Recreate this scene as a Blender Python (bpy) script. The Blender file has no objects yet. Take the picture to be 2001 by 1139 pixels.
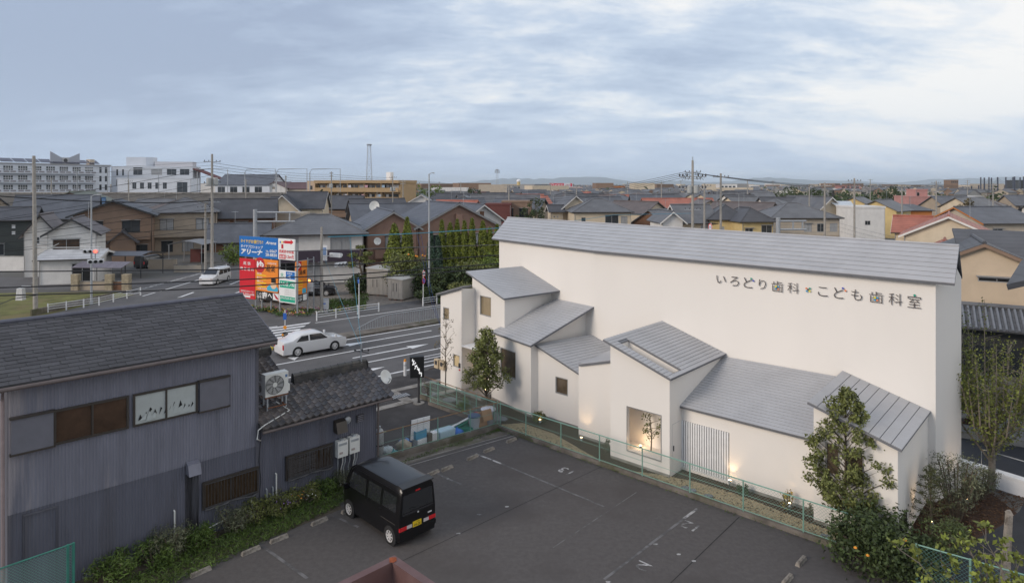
import bpy, math, random
import numpy as np
from mathutils import Vector, Matrix
R = math.radians
rnd = random.Random(7)

# ------------------------------------------------------------------ camera
F, CX, YH, H = 1280.0, 1000.0, 360.0, 11.4      # focal length, centre and horizon in photo pixels, eye height in metres
sc = bpy.context.scene
col = sc.collection
cam_d = bpy.data.cameras.new('camera'); cam = bpy.data.objects.new('camera', cam_d); col.objects.link(cam)
cam.location = (0, 0, H); cam.rotation_euler = (R(90), 0, 0)
cam_d.sensor_width = 36; cam_d.lens = 36 * F / 2001; cam_d.shift_y = -(569.5 - YH) / 2001
cam_d.clip_start = 0.1; cam_d.clip_end = 80000
sc.camera = cam
# ------------------------------------------------------------------ sky, sun, exposure
SUN_AZ, SUN_EL = 238.0, 24.0                      # compass style: 0 = camera forward, clockwise; behind and left
w = bpy.data.worlds.new('World'); sc.world = w; w.use_nodes = True
nt = w.node_tree; N = nt.nodes; N.clear()
def nd(t, **k):
    n = N.new(t)
    for a, b in k.items(): setattr(n, a, b)
    return n
out = nd('ShaderNodeOutputWorld'); bg = nd('ShaderNodeBackground'); bg.inputs[1].default_value = 0.1
sky = nd('ShaderNodeTexSky'); sky.sky_type = 'NISHITA'; sky.sun_disc = False
sky.sun_elevation = R(12); sky.sun_rotation = R(SUN_AZ); sky.air_density = 1.2; sky.dust_density = 2.0
tc = nd('ShaderNodeTexCoord'); sep = nd('ShaderNodeSeparateXYZ'); nt.links.new(tc.outputs['Generated'], sep.inputs[0])
def math_n(op, a, b=None):
    n = nd('ShaderNodeMath', operation=op)
    for i, v in enumerate((a, b)):
        if v is None: continue
        if isinstance(v, (int, float)): n.inputs[i].default_value = v
        else: nt.links.new(v, n.inputs[i])
    return n.outputs[0]
zz = math_n('ADD', math_n('MAXIMUM', sep.outputs[2], 0.0), 0.27)
cmb = nd('ShaderNodeCombineXYZ')
nt.links.new(math_n('DIVIDE', sep.outputs[0], zz), cmb.inputs[0]); nt.links.new(math_n('DIVIDE', sep.outputs[1], zz), cmb.inputs[1])
def noise(scale, detail, rough, sc3=(1, 1, 1), loc=(0, 0, 0), dist=0.0):
    m = nd('ShaderNodeMapping'); m.inputs['Scale'].default_value = sc3; m.inputs['Location'].default_value = loc
    m.inputs['Rotation'].default_value = (0, 0, R(-14))
    nt.links.new(cmb.outputs[0], m.inputs[0])
    n = nd('ShaderNodeTexNoise'); n.inputs['Scale'].default_value = scale; n.inputs['Detail'].default_value = detail
    n.inputs['Roughness'].default_value = rough; n.inputs['Distortion'].default_value = dist
    nt.links.new(m.outputs[0], n.inputs['Vector']); return n.outputs[0]
def ramp(v, stops):
    r = nd('ShaderNodeValToRGB'); e = r.color_ramp.elements
    while len(e) < len(stops): e.new(0.5)
    for i, (p, c) in enumerate(stops): e[i].position = p; e[i].color = (*c, 1) if len(c) == 3 else c
    nt.links.new(v, r.inputs[0]); return r.outputs[0]
n1 = noise(0.95, 12, 0.6, (0.8, 1.25, 1), (3.2, 1.4, 0), 0.2)
n2 = noise(3.4, 12, 0.66, (0.75, 1.5, 1), (0.4, 7.7, 0), 0.25)
# broad drift: cloud cover thins toward the right-hand (bright) side of the sky
drift = math_n('SUBTRACT', math_n('MULTIPLY', sep.outputs[0], 0.20), 0.015)
cov = math_n('ADD', math_n('ADD', math_n('MULTIPLY', n1, 0.62), math_n('MULTIPLY', n2, 0.38)), drift)
SKYK = 1.0
def k(c, m=10.0): return tuple(SKYK * m * x for x in c)
cloud = ramp(cov, [(0.36, (0.172, 0.208, 0.278)), (0.445, (0.208, 0.249, 0.32)), (0.515, (0.256, 0.298, 0.362)),
                   (0.57, (0.345, 0.368, 0.40)), (0.63, (0.43, 0.425, 0.42))])
# near the horizon the veil is paler and bluer
hz = math_n('POWER', math_n('SUBTRACT', 1.0, math_n('MINIMUM', math_n('MULTIPLY', math_n('MAXIMUM', sep.outputs[2], 0.0), 5.5), 1.0)), 2.0)
mixh = nd('ShaderNodeMix', data_type='RGBA'); mixh.inputs['B'].default_value = (0.255, 0.325, 0.425, 1)
nt.links.new(math_n('MULTIPLY', hz, 0.6), mixh.inputs['Factor']); nt.links.new(cloud, mixh.inputs['A'])
mul = nd('ShaderNodeMix', data_type='RGBA', blend_type='MULTIPLY'); mul.inputs['Factor'].default_value = 1.0
nt.links.new(mixh.outputs['Result'], mul.inputs['A']); mul.inputs['B'].default_value = (14.8, 14.8, 14.9, 1)
mixs = nd('ShaderNodeMix', data_type='RGBA'); mixs.inputs['Factor'].default_value = 0.92
nt.links.new(sky.outputs[0], mixs.inputs['A']); nt.links.new(mul.outputs['Result'], mixs.inputs['B'])
nt.links.new(mixs.outputs['Result'], bg.inputs[0]); nt.links.new(bg.outputs[0], out.inputs[0])
sun_d = bpy.data.lights.new('sun', 'SUN'); sun = bpy.data.objects.new('sun', sun_d); col.objects.link(sun)
sun_d.energy = 1.3; sun_d.angle = R(22); sun_d.color = (1.0, 0.88, 0.75)
sd = Vector((math.sin(R(SUN_AZ)) * math.cos(R(SUN_EL)), math.cos(R(SUN_AZ)) * math.cos(R(SUN_EL)), math.sin(R(SUN_EL))))
sun.rotation_euler = sd.to_track_quat('Z', 'Y').to_euler(); sun.location = (0, 0, 60)
vs = sc.view_settings; vs.view_transform = 'Standard'; vs.look = 'None'; vs.exposure = 0.66; vs.gamma = 1.0; vs.use_curve_mapping = False
sc.cycles.use_denoising = True; sc.cycles.max_bounces = 6; sc.cycles.volume_bounces = 2

# ------------------------------------------------------------------ pixel helpers (a pixel gives a direction; depth comes from a surface)
def G(x, y, z=0.0):
    Z = (H - z) * F / (y - YH); return Vector(((x - CX) / F * Z, Z, z))
def at(x, y, Z): return Vector(((x - CX) / F * Z, Z, H - (y - YH) * Z / F))
class Line:                                       # a vertical plane over a ground line
    def __init__(s, p, d): s.p = Vector((p[0], p[1], 0)); s.d = Vector((d[0], d[1], 0)).normalized()
    def off(s, k): n = s.n; return Line(s.p + n * k, s.d)
    @property
    def n(s): return Vector((s.d.y, -s.d.x, 0))   # to the right of d
    def hit(s, x, y):
        r = (x - CX) / F; kk = (r * s.p.y - s.p.x) / (s.d.x - r * s.d.y); q = s.p + s.d * kk
        q.z = H - (y - YH) * q.y / F; return q
    def a(s, x): q = s.hit(x, 400); return (q - s.p).xy.dot(s.d.xy)
    def az(s, x, y): q = s.hit(x, y); return (q - s.p).xy.dot(s.d.xy), q.z
def azd(deg): return Vector((math.sin(R(deg)), math.cos(R(deg)), 0))

# ------------------------------------------------------------------ materials
MATS = {}
def mat(name, c, rough=0.8, var=0.12, scale=3.0, bump=0.0, bscale=40.0, metal=0.0, spec=0.4, emit=None, estr=0.0, stretch=None, island=0.0, dark=None, courses=0.0, cdepth=0.5, rust=None, coat=0.0):
    if name in MATS: return MATS[name]
    m = bpy.data.materials.new(name); m.use_nodes = True; t = m.node_tree; n = t.nodes; l = t.links
    b = n['Principled BSDF']; b.inputs['Roughness'].default_value = rough; b.inputs['Metallic'].default_value = metal
    b.inputs['Specular IOR Level'].default_value = spec; b.inputs['Base Color'].default_value = (*c, 1)
    if coat: b.inputs['Coat Weight'].default_value = coat; b.inputs['Coat Roughness'].default_value = 0.05
    colr = None; tex = None
    def co():
        nonlocal tex
        if tex is None:
            tex = n.new('ShaderNodeTexCoord').outputs['Object']
            if stretch:
                mp = n.new('ShaderNodeMapping'); mp.inputs['Scale'].default_value = stretch; l.new(tex, mp.inputs[0]); tex = mp.outputs[0]
        return tex
    def mixc(a, bcol, fac, mode='MIX'):
        mx = n.new('ShaderNodeMix'); mx.data_type = 'RGBA'; mx.blend_type = mode
        for sock, v in (('A', a), ('B', bcol), ('Factor', fac)):
            if isinstance(v, (int, float)): mx.inputs[sock].default_value = v
            elif isinstance(v, tuple): mx.inputs[sock].default_value = (*v, 1)
            else: l.new(v, mx.inputs[sock])
        return mx.outputs['Result']
    def rmp(v, p0, p1, c0=(0, 0, 0), c1=(1, 1, 1)):
        r = n.new('ShaderNodeValToRGB'); e = r.color_ramp.elements; e[0].position = p0; e[1].position = p1
        e[0].color = (*c0, 1); e[1].color = (*c1, 1); l.new(v, r.inputs[0]); return r.outputs[0]
    colr = c
    if var:
        ns = n.new('ShaderNodeTexNoise'); ns.inputs['Scale'].default_value = scale; ns.inputs['Detail'].default_value = 8; ns.inputs['Roughness'].default_value = 0.65
        l.new(co(), ns.inputs['Vector'])
        lo = tuple(max(0, x * (1 - 2.2 * var)) for x in c); hi = tuple(min(1, x * (1 + 2.2 * var)) for x in c)
        colr = rmp(ns.outputs[0], 0.25, 0.75, lo, hi)
    if dark:                                       # (colour, scale, threshold) stains / patches
        ns = n.new('ShaderNodeTexNoise'); ns.inputs['Scale'].default_value = dark[1]; ns.inputs['Detail'].default_value = 9; ns.inputs['Roughness'].default_value = 0.6
        mp = n.new('ShaderNodeMapping'); mp.inputs['Location'].default_value = (11.3, 4.1, 2.2); l.new(co(), mp.inputs[0]); l.new(mp.outputs[0], ns.inputs['Vector'])
        colr = mixc(colr, dark[0], rmp(ns.outputs[0], dark[2], dark[2] + 0.12))
    if rust:
        ns = n.new('ShaderNodeTexNoise'); ns.inputs['Scale'].default_value = rust[1]; ns.inputs['Detail'].default_value = 10
        l.new(co(), ns.inputs['Vector']); colr = mixc(colr, rust[0], rmp(ns.outputs[0], rust[2], rust[2] + 0.06))
    if island:
        g = n.new('ShaderNodeNewGeometry'); colr = mixc(colr, rmp(g.outputs['Random Per Island'], 0, 1, tuple(x * (1 - island) for x in (1, 1, 1)), tuple(1 + island * x for x in (1, 1, 0.4))), 1.0, 'MULTIPLY')
    hgt = None
    if courses:                                    # horizontal tile courses by height
        sp = n.new('ShaderNodeSeparateXYZ'); l.new(n.new('ShaderNodeTexCoord').outputs['Object'], sp.inputs[0])
        ma = n.new('ShaderNodeMath'); ma.operation = 'MULTIPLY'; ma.inputs[1].default_value = courses; l.new(sp.outputs[2], ma.inputs[0])
        fr = n.new('ShaderNodeMath'); fr.operation = 'FRACT'; l.new(ma.outputs[0], fr.inputs[0])
        colr = mixc(colr, rmp(fr.outputs[0], 0.0, 0.3, (1 - cdepth,) * 3, (1, 1, 1)), 1.0, 'MULTIPLY'); hgt = fr.outputs[0]
    if not isinstance(colr, tuple): l.new(colr, b.inputs['Base Color'])
    if bump:
        nb = n.new('ShaderNodeTexNoise'); nb.inputs['Scale'].default_value = bscale; nb.inputs['Detail'].default_value = 6; l.new(co(), nb.inputs['Vector'])
        bp = n.new('ShaderNodeBump'); bp.inputs['Strength'].default_value = bump; bp.inputs['Distance'].default_value = 0.02
        l.new(nb.outputs[0], bp.inputs['Height']); l.new(bp.outputs[0], b.inputs['Normal'])
    if emit: b.inputs['Emission Color'].default_value = (*emit, 1); b.inputs['Emission Strength'].default_value = estr
    MATS[name] = m; return m
M = {}
M['plaster'] = mat('white_plaster', (0.79, 0.75, 0.70), 0.9, 0.012, 0.4, 0.25, 45, stretch=(1, 1, 0.35))
M['clinic_roof'] = mat('clinic_roof_metal', (0.40, 0.402, 0.415), 0.42, 0.05, 0.8, 0, spec=0.5)
M['seam'] = mat('roof_seam_dark', (0.17, 0.175, 0.19), 0.6, 0.05)
M['asphalt'] = mat('asphalt', (0.096, 0.087, 0.084), 0.92, 0.09, 6.0, 0.6, 70, dark=((0.08, 0.071, 0.068), 0.25, 0.5))
M['asphalt_fine'] = mat('road_asphalt', (0.12, 0.116, 0.117), 0.92, 0.10, 0.4, 0.4, 50, dark=((0.075, 0.073, 0.075), 0.12, 0.55))
M['asphalt_new'] = mat('new_asphalt', (0.032, 0.034, 0.04), 0.85, 0.12, 1.0, 0.4, 60)
M['asphalt_dark'] = mat('dark_asphalt', (0.062, 0.058, 0.058), 0.93, 0.2, 0.6, 0.5, 60, dark=((0.04, 0.037, 0.037), 0.3, 0.5))
M['concrete'] = mat('concrete', (0.27, 0.255, 0.235), 0.9, 0.18, 1.5, 0.3, 40, dark=((0.15, 0.135, 0.115), 1.1, 0.55))
M['concrete_dirty'] = mat('dirty_concrete', (0.165, 0.145, 0.125), 0.95, 0.25, 1.2, 0.4, 30, dark=((0.10, 0.095, 0.06), 0.7, 0.5))
M['kerb_stone'] = mat('stop_stone', (0.27, 0.24, 0.205), 0.95, 0.2, 6, 0.5, 60, dark=((0.14, 0.12, 0.10), 5, 0.52))
M['paint'] = mat('road_paint', (0.72, 0.72, 0.72), 0.7, 0.06, 4, dark=((0.35, 0.34, 0.34), 3.0, 0.62))
M['paint_worn'] = mat('worn_paint', (0.42, 0.41, 0.40), 0.8, 0.1, 4, dark=((0.11, 0.105, 0.105), 2.6, 0.46))
M['paint_faint'] = mat('faint_paint', (0.17, 0.165, 0.165), 0.85, 0.1, 4, dark=((0.09, 0.085, 0.085), 1.8, 0.42))
M['white'] = mat('white_paint', (0.78, 0.78, 0.78), 0.5, 0.04)
M['white_metal'] = mat('white_metal', (0.72, 0.73, 0.74), 0.4, 0.05, 6, rust=((0.4, 0.32, 0.25), 9, 0.66))
M['galv'] = mat('galvanised_steel', (0.36, 0.38, 0.40), 0.45, 0.1, 8, metal=0.3)
M['dark_steel'] = mat('dark_steel', (0.05, 0.05, 0.055), 0.5, 0.1)
M['pole'] = mat('pole_concrete', (0.33, 0.31, 0.28), 0.9, 0.1, 4, dark=((0.22, 0.2, 0.18), 1.5, 0.6))
M['black'] = mat('black', (0.012, 0.012, 0.013), 0.5, 0)
M['rubber'] = mat('rubber', (0.02, 0.02, 0.021), 0.8, 0.1)
M['cable'] = mat('cable_black', (0.018, 0.018, 0.02), 0.6, 0)
M['cable_grey'] = mat('cable_grey', (0.12, 0.125, 0.13), 0.6, 0)
M['cable_blue'] = mat('cable_blue', (0.06, 0.26, 0.36), 0.6, 0)
M['glass'] = mat('window_glass', (0.035, 0.04, 0.045), 0.06, 0.0, spec=0.6)
M['glass_tan'] = mat('window_blind', (0.30, 0.235, 0.145), 0.25, 0.18, 2.0, spec=0.7, stretch=(1, 1, 0.2))
M['glass_lit'] = mat('lit_window', (0.45, 0.36, 0.22), 0.2, 0.15, 3.0, spec=0.6, emit=(1.0, 0.72, 0.36), estr=0.10)
M['glass_brown'] = mat('brown_window', (0.062, 0.036, 0.022), 0.22, 0.25, 2.0, spec=0.5)
M['glass_dim'] = mat('dim_window', (0.12, 0.09, 0.06), 0.12, 0.25, 1.5, spec=0.7)
M['curtain'] = mat('curtain_window', (0.33, 0.335, 0.34), 0.3, 0.12, 3.0, spec=0.6, stretch=(8, 8, 0.3))
M['alu'] = mat('aluminium', (0.42, 0.42, 0.42), 0.35, 0.04, metal=0.5)
M['alu_dark'] = mat('bronze_aluminium', (0.07, 0.06, 0.052), 0.4, 0.06, metal=0.3)
M['mulch'] = mat('bark_mulch', (0.055, 0.030, 0.019), 0.95, 0.35, 22, 0.9, 45)
M['gravel_m'] = mat('gravel', (0.36, 0.29, 0.205), 0.95, 0.22, 25, 0.8, 60, island=0.35)
M['soil'] = mat('soil', (0.085, 0.07, 0.05), 0.95, 0.3, 4, 0.6, 30)
M['fence_green'] = mat('fence_green', (0.20, 0.35, 0.285), 0.5, 0.08, 5, rust=((0.30, 0.30, 0.2), 7, 0.7))
M['fence_teal'] = mat('fence_teal', (0.05, 0.22, 0.17), 0.5, 0.08)
M['fence_wire'] = mat('fence_wire', (0.25, 0.36, 0.29), 0.5, 0.05)
M['fence_rust'] = mat('fence_rusty', (0.24, 0.15, 0.085), 0.8, 0.2, 6, rust=((0.36, 0.38, 0.28), 3.0, 0.60))
M['wire_grey'] = mat('fence_wire_grey', (0.26, 0.26, 0.24), 0.6, 0.1)
M['bark'] = mat('bark', (0.12, 0.095, 0.07), 0.95, 0.25, 12, 0.6, 30)
M['bark_grey'] = mat('bark_grey', (0.17, 0.15, 0.125), 0.95, 0.2, 12, 0.5, 30)
def leafm(name, c, isl=0.45):
    m = mat(name, c, 0.62, 0.22, 1.4, spec=0.35, island=isl); b = m.node_tree.nodes['Principled BSDF']
    b.inputs['Subsurface Weight'].default_value = 0.0; return m
M['leaf_mid'] = leafm('leaf_mid', (0.145, 0.16, 0.055))
M['leaf_dark'] = leafm('leaf_dark', (0.048, 0.07, 0.026))
M['leaf_fresh'] = leafm('leaf_fresh', (0.12, 0.17, 0.035))
M['leaf_yellow'] = leafm('leaf_yellow', (0.145, 0.17, 0.03))
M['leaf_olive'] = leafm('leaf_olive', (0.13, 0.14, 0.095))
M['leaf_blue'] = leafm('leaf_blue', (0.045, 0.08, 0.06))
M['leaf_sparse'] = leafm('leaf_sparse', (0.12, 0.14, 0.035))
M['leaf_brown'] = leafm('leaf_brown', (0.14, 0.115, 0.07))
M['grass'] = leafm('grass_blade', (0.075, 0.12, 0.025), 0.4)
M['grass_gold'] = mat('grass_ground', (0.135, 0.135, 0.04), 0.95, 0.25, 0.6, 0.6, 20, dark=((0.17, 0.14, 0.06), 0.3, 0.5))
M['orange_fruit'] = mat('orange_fruit', (0.75, 0.28, 0.03), 0.5, 0.05)
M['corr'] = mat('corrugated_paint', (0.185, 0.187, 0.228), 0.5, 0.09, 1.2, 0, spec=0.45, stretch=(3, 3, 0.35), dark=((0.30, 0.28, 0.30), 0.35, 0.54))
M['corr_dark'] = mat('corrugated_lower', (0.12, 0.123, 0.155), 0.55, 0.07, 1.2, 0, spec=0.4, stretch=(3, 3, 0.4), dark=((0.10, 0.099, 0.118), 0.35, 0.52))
M['shingle'] = mat('shingle', (0.075, 0.075, 0.083), 0.85, 0.12, 2.5, 0.3, 60, island=0.16, dark=((0.085, 0.085, 0.095), 0.5, 0.58))
M['tile'] = mat('roof_tile', (0.062, 0.06, 0.064), 0.5, 0.16, 3, 0.1, 30, island=0.2, dark=((0.105, 0.095, 0.092), 1.5, 0.56))
M['gutter'] = mat('gutter', (0.13, 0.105, 0.10), 0.6, 0.1)
M['ac_white'] = mat('ac_white', (0.66, 0.66, 0.63), 0.5, 0.05, 3)
M['rust'] = mat('rust', (0.17, 0.07, 0.035), 0.9, 0.25, 8, 0.4, 40)
M['rail_brown'] = mat('rail_brown', (0.155, 0.092, 0.088), 0.55, 0.12, 5, 0.15, 20, rust=((0.30, 0.085, 0.03), 2.2, 0.64), dark=((0.13, 0.07, 0.065), 2.0, 0.5))
M['lamp_glow'] = mat('lamp_glow', (1, 0.8, 0.5), 0.5, 0, emit=(1.0, 0.66, 0.30), estr=14)
M['van_black'] = mat('car_black', (0.005, 0.005, 0.006), 0.3, 0.0, spec=0.4, coat=0.3)
M['car_white'] = mat('car_white', (0.70, 0.70, 0.70), 0.25, 0, spec=0.5, coat=0.5)
M['car_pearl'] = mat('car_pearl', (0.68, 0.63, 0.55), 0.25, 0, spec=0.5, coat=0.5)
M['car_dark'] = mat('car_dark', (0.02, 0.021, 0.025), 0.2, 0, spec=0.5, coat=0.6)
M['car_glass'] = mat('car_glass', (0.022, 0.024, 0.027), 0.04, 0, spec=0.9)
M['chrome'] = mat('alloy', (0.78, 0.77, 0.76), 0.35, 0, metal=0.35)
M['red_lamp'] = mat('red_lamp', (0.55, 0.02, 0.025), 0.2, 0.05, spec=0.6)
M['yellow_plate'] = mat('yellow_plate', (0.75, 0.52, 0.02), 0.5, 0.02)

# ------------------------------------------------------------------ mesh builder
IDF = lambda a, b, z: Vector((a, b, z))
class MB:
    def __init__(s): s.v = []; s.f = []; s.mi = []; s.cur = 0
    def add(s, pts, faces):
        o = len(s.v); s.v.extend(tuple(p) for p in pts)
        for f in faces: s.f.append(tuple(o + i for i in f)); s.mi.append(s.cur)
        return s
    def quad(s, a, b, c, d): return s.add([a, b, c, d], [(0, 1, 2, 3)])
    def poly(s, pts): return s.add(pts, [tuple(range(len(pts)))])
    def box(s, x0, x1, y0, y1, z0, z1, fr=IDF):
        p = [fr(x, y, z) for z in (z0, z1) for x, y in ((x0, y0), (x1, y0), (x1, y1), (x0, y1))]
        return s.add(p, [(3, 2, 1, 0), (4, 5, 6, 7), (0, 1, 5, 4), (1, 2, 6, 5), (2, 3, 7, 6), (3, 0, 4, 7)])
    def hexa(s, b, t):                             # bottom 4 and top 4 points
        return s.add(list(b) + list(t), [(3, 2, 1, 0), (4, 5, 6, 7), (0, 1, 5, 4), (1, 2, 6, 5), (2, 3, 7, 6), (3, 0, 4, 7)])
    def slab(s, pts, th):                          # polygon with thickness along -normal
        pts = [Vector(p) for p in pts]; n = (pts[1] - pts[0]).cross(pts[2] - pts[0]).normalized()
        if n.z < 0: pts.reverse(); n = -n
        k = len(pts); low = [p - n * th for p in pts]
        return s.add(pts + low, [tuple(range(k)), tuple(range(2 * k - 1, k - 1, -1))] + [(i, k + i, k + (i + 1) % k, (i + 1) % k) for i in range(k)])
    def prism(s, poly, z0, z1):                    # vertical prism over an xy outline
        k = len(poly); b = [Vector((p[0], p[1], z0)) for p in poly]; t = [Vector((p[0], p[1], z1)) for p in poly]
        return s.add(b + t, [tuple(range(k, 2 * k)), tuple(range(k - 1, -1, -1))] + [(i, (i + 1) % k, k + (i + 1) % k, k + i) for i in range(k)])
    def tube(s, path, r, n=6, cap=True):
        path = [Vector(p) for p in path]; rs = r if isinstance(r, (list, tuple)) else [r] * len(path); o = len(s.v); up = None
        for i, p in enumerate(path):
            d = (path[min(i + 1, len(path) - 1)] - path[max(i - 1, 0)])
            d = d.normalized() if d.length > 1e-9 else Vector((0, 0, 1))
            a = Vector((0, 0, 1)) if abs(d.z) < 0.9 else Vector((1, 0, 0))
            e1 = d.cross(a).normalized(); e2 = d.cross(e1)
            for j in range(n):
                t = 2 * math.pi * j / n; s.v.append(tuple(p + (e1 * math.cos(t) + e2 * math.sin(t)) * rs[i]))
        for i in range(len(path) - 1):
            for j in range(n):
                s.f.append((o + i * n + j, o + i * n + (j + 1) % n, o + (i + 1) * n + (j + 1) % n, o + (i + 1) * n + j)); s.mi.append(s.cur)
        if cap:
            s.f.append(tuple(o + j for j in range(n - 1, -1, -1))); s.mi.append(s.cur)
            s.f.append(tuple(o + (len(path) - 1) * n + j for j in range(n))); s.mi.append(s.cur)
        return s
    def cyl(s, p, r, h, n=10, r2=None): p = Vector(p); return s.tube([p, p + Vector((0, 0, h))], [r, r if r2 is None else r2], n)
    def lathe(s, c, prof, n=14, axis='z'):
        o = len(s.v); c = Vector(c)
        for (r, hh) in prof:
            for j in range(n):
                t = 2 * math.pi * j / n; x, y = r * math.cos(t), r * math.sin(t)
                s.v.append(tuple(c + (Vector((x, y, hh)) if axis == 'z' else Vector((hh, x, y)) if axis == 'x' else Vector((x, hh, y)))))
        for i in range(len(prof) - 1):
            for j in range(n):
                q = (o + i * n + j, o + i * n + (j + 1) % n, o + (i + 1) * n + (j + 1) % n, o + (i + 1) * n + j)
                s.f.append(q); s.mi.append(s.cur)
        return s
    def build(s, name, m, parent=None, smooth=None, world=False):
        me = bpy.data.meshes.new(name); me.from_pydata(s.v, [], s.f); 
        for x in (m if isinstance(m, (list, tuple)) else [m]): me.materials.append(M[x] if isinstance(x, str) else x)
        if any(s.mi): me.polygons.foreach_set('material_index', s.mi)
        me.update()
        if smooth is not None:
            me.shade_smooth(); me.set_sharp_from_angle(angle=R(smooth))
        return obj(name, me, parent, world)
def obj(name, me, parent=None, world=False):
    o = bpy.data.objects.new(name, me); col.objects.link(o)
    if parent is not None:
        o.parent = parent
        if world: o.matrix_parent_inverse = root_inv(parent)
    return o
def root_inv(p):
    m = Matrix.LocRotScale(p.location, p.rotation_euler, None)
    if p.parent is not None: m = Matrix.LocRotScale(p.parent.location, p.parent.rotation_euler, None) @ p.matrix_parent_inverse @ m
    return m.inverted()
def tag(o, label, cat, group=None):
    o['label'] = label; o['category'] = cat
    if group: o['group'] = group
    return o
def thing(name, label, cat, loc=(0, 0, 0), rz=0.0, group=None):
    o = bpy.data.objects.new(name, None); col.objects.link(o); o.location = loc; o.rotation_euler = (0, 0, rz); o.empty_display_size = 0.2
    return tag(o, label, cat, group)
def struct(o): o['kind'] = 'structure'; return o
def stuff(o, label=None, cat=None):
    o['kind'] = 'stuff'
    if label: o['label'] = label; o['category'] = cat
    return o
def dup(root, loc, rz, label=None, group=None):
    def cp(o, par):
        c = o.copy(); col.objects.link(c); c.parent = par
        for ch in list(o.children): cp(ch, c)
        return c
    r = cp(root, None); r.location = loc; r.rotation_euler = (0, 0, rz)
    if label: r['label'] = label
    if group: r['group'] = group
    return r
def sheet(name, pts, z, m):
    mb = MB(); mb.poly([(p[0], p[1], z) for p in pts]); return struct(mb.build(name, m))
def frame_of(o, d):                                # local a along d, b to the right of d, z up
    o = Vector(o); d = Vector((d[0], d[1], 0)).normalized(); n = Vector((d.y, -d.x, 0))
    return lambda a, b, z: Vector((o.x + d.x * a + n.x * b, o.y + d.y * a + n.y * b, o.z + z))

def wall_holes(mb, P, inw, a0, a1, z0, ztop, holes, reveal=0.1):
    """front wall face from a0..a1, floor z0, roofline ztop(a); holes (a0,a1,z0,z1) get reveals along inw"""
    cuts = sorted({a0, a1} | {h[0] for h in holes} | {h[1] for h in holes}); cuts = [c for c in cuts if a0 - 1e-6 <= c <= a1 + 1e-6]
    for c0, c1 in zip(cuts, cuts[1:]):
        mid = (c0 + c1) / 2; hs = sorted([h for h in holes if h[0] < mid < h[1]], key=lambda h: h[2]); z = z0
        for h in hs:
            if h[2] > z + 1e-5: mb.quad(P(c0, z), P(c1, z), P(c1, h[2]), P(c0, h[2]))
            z = h[3]
        mb.quad(P(c0, z), P(c1, z), P(c1, ztop(c1)), P(c0, ztop(c0)))
    for h in holes:
        c = [P(h[0], h[2]), P(h[1], h[2]), P(h[1], h[3]), P(h[0], h[3])]; b = [p + inw * reveal for p in c]
        for i in range(4): mb.quad(c[i], b[i], b[(i + 1) % 4], c[(i + 1) % 4])
def add_window(parent, P, inw, h, pane='glass', frame='alu', depth=0.07, fw=0.05, mull=1, world=True, bars=0, name='window'):
    a0, a1, z0, z1 = h; mb = MB()
    def bar(x0, x1, y0, y1):
        b = [P(x0, y0), P(x1, y0), P(x1, y1), P(x0, y1)]
        mb.hexa([p + inw * 0.09 for p in b], [p + inw * (0.02) for p in b])
    bar(a0, a1, z0, z0 + fw); bar(a0, a1, z1 - fw, z1); bar(a0, a0 + fw, z0 + fw, z1 - fw); bar(a1 - fw, a1, z0 + fw, z1 - fw)
    for i in range(1, mull + 1):
        x = a0 + (a1 - a0) * i / (mull + 1); bar(x - fw * 0.4, x + fw * 0.4, z0 + fw, z1 - fw)
    fo = mb.build(name, frame, parent, world=world)
    p2 = MB(); b = [P(a0, z0), P(a1, z0), P(a1, z1), P(a0, z1)]; p2.quad(*[p + inw * depth for p in b])
    po = p2.build('pane', pane, fo); 
    if world: po.matrix_parent_inverse = root_inv(fo) if False else Matrix()
    return fo

# ------------------------------------------------------------------ text
TXT = {}
def text_pts(s, bold=0.0):
    key = (s, bold)
    if key not in TXT:
        cu = bpy.data.curves.new('txt', 'FONT'); cu.body = s; cu.size = 1; cu.offset = bold; cu.resolution_u = 2
        o = bpy.data.objects.new('txt', cu); col.objects.link(o); bpy.context.view_layer.update()
        dg = bpy.context.evaluated_depsgraph_get(); me = bpy.data.meshes.new_from_object(o.evaluated_get(dg))
        v = [tuple(x.co) for x in me.vertices]; f = [tuple(p.vertices) for p in me.polygons]
        bpy.data.objects.remove(o); bpy.data.curves.remove(cu); bpy.data.meshes.remove(me); TXT[key] = (v, f)
    return TXT[key]
def text_on(s, P, rect, m, parent, name='lettering', off=0.006, bold=0.0, world=True, shear=0.0):
    """fit text s into rect (a0,a1,z0,z1) of the plane P(a,z,offset)"""
    v, f = text_pts(s, bold)
    if not v: return None
    xs = [p[0] for p in v]; ys = [p[1] for p in v]; x0, x1, y0, y1 = min(xs), max(xs), min(ys), max(ys)
    a0, a1, z0, z1 = rect; mb = MB(); pts = []
    for x, y, _ in v:
        u = (x - x0) / max(x1 - x0, 1e-6); t = (y - y0) / max(y1 - y0, 1e-6); u = min(1, u * (1 - shear) + shear * t)
        pts.append(P(a0 + u * (a1 - a0), z0 + t * (z1 - z0), off))
    mb.add(pts, f); return mb.build(name, m, parent, world=world)

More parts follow.
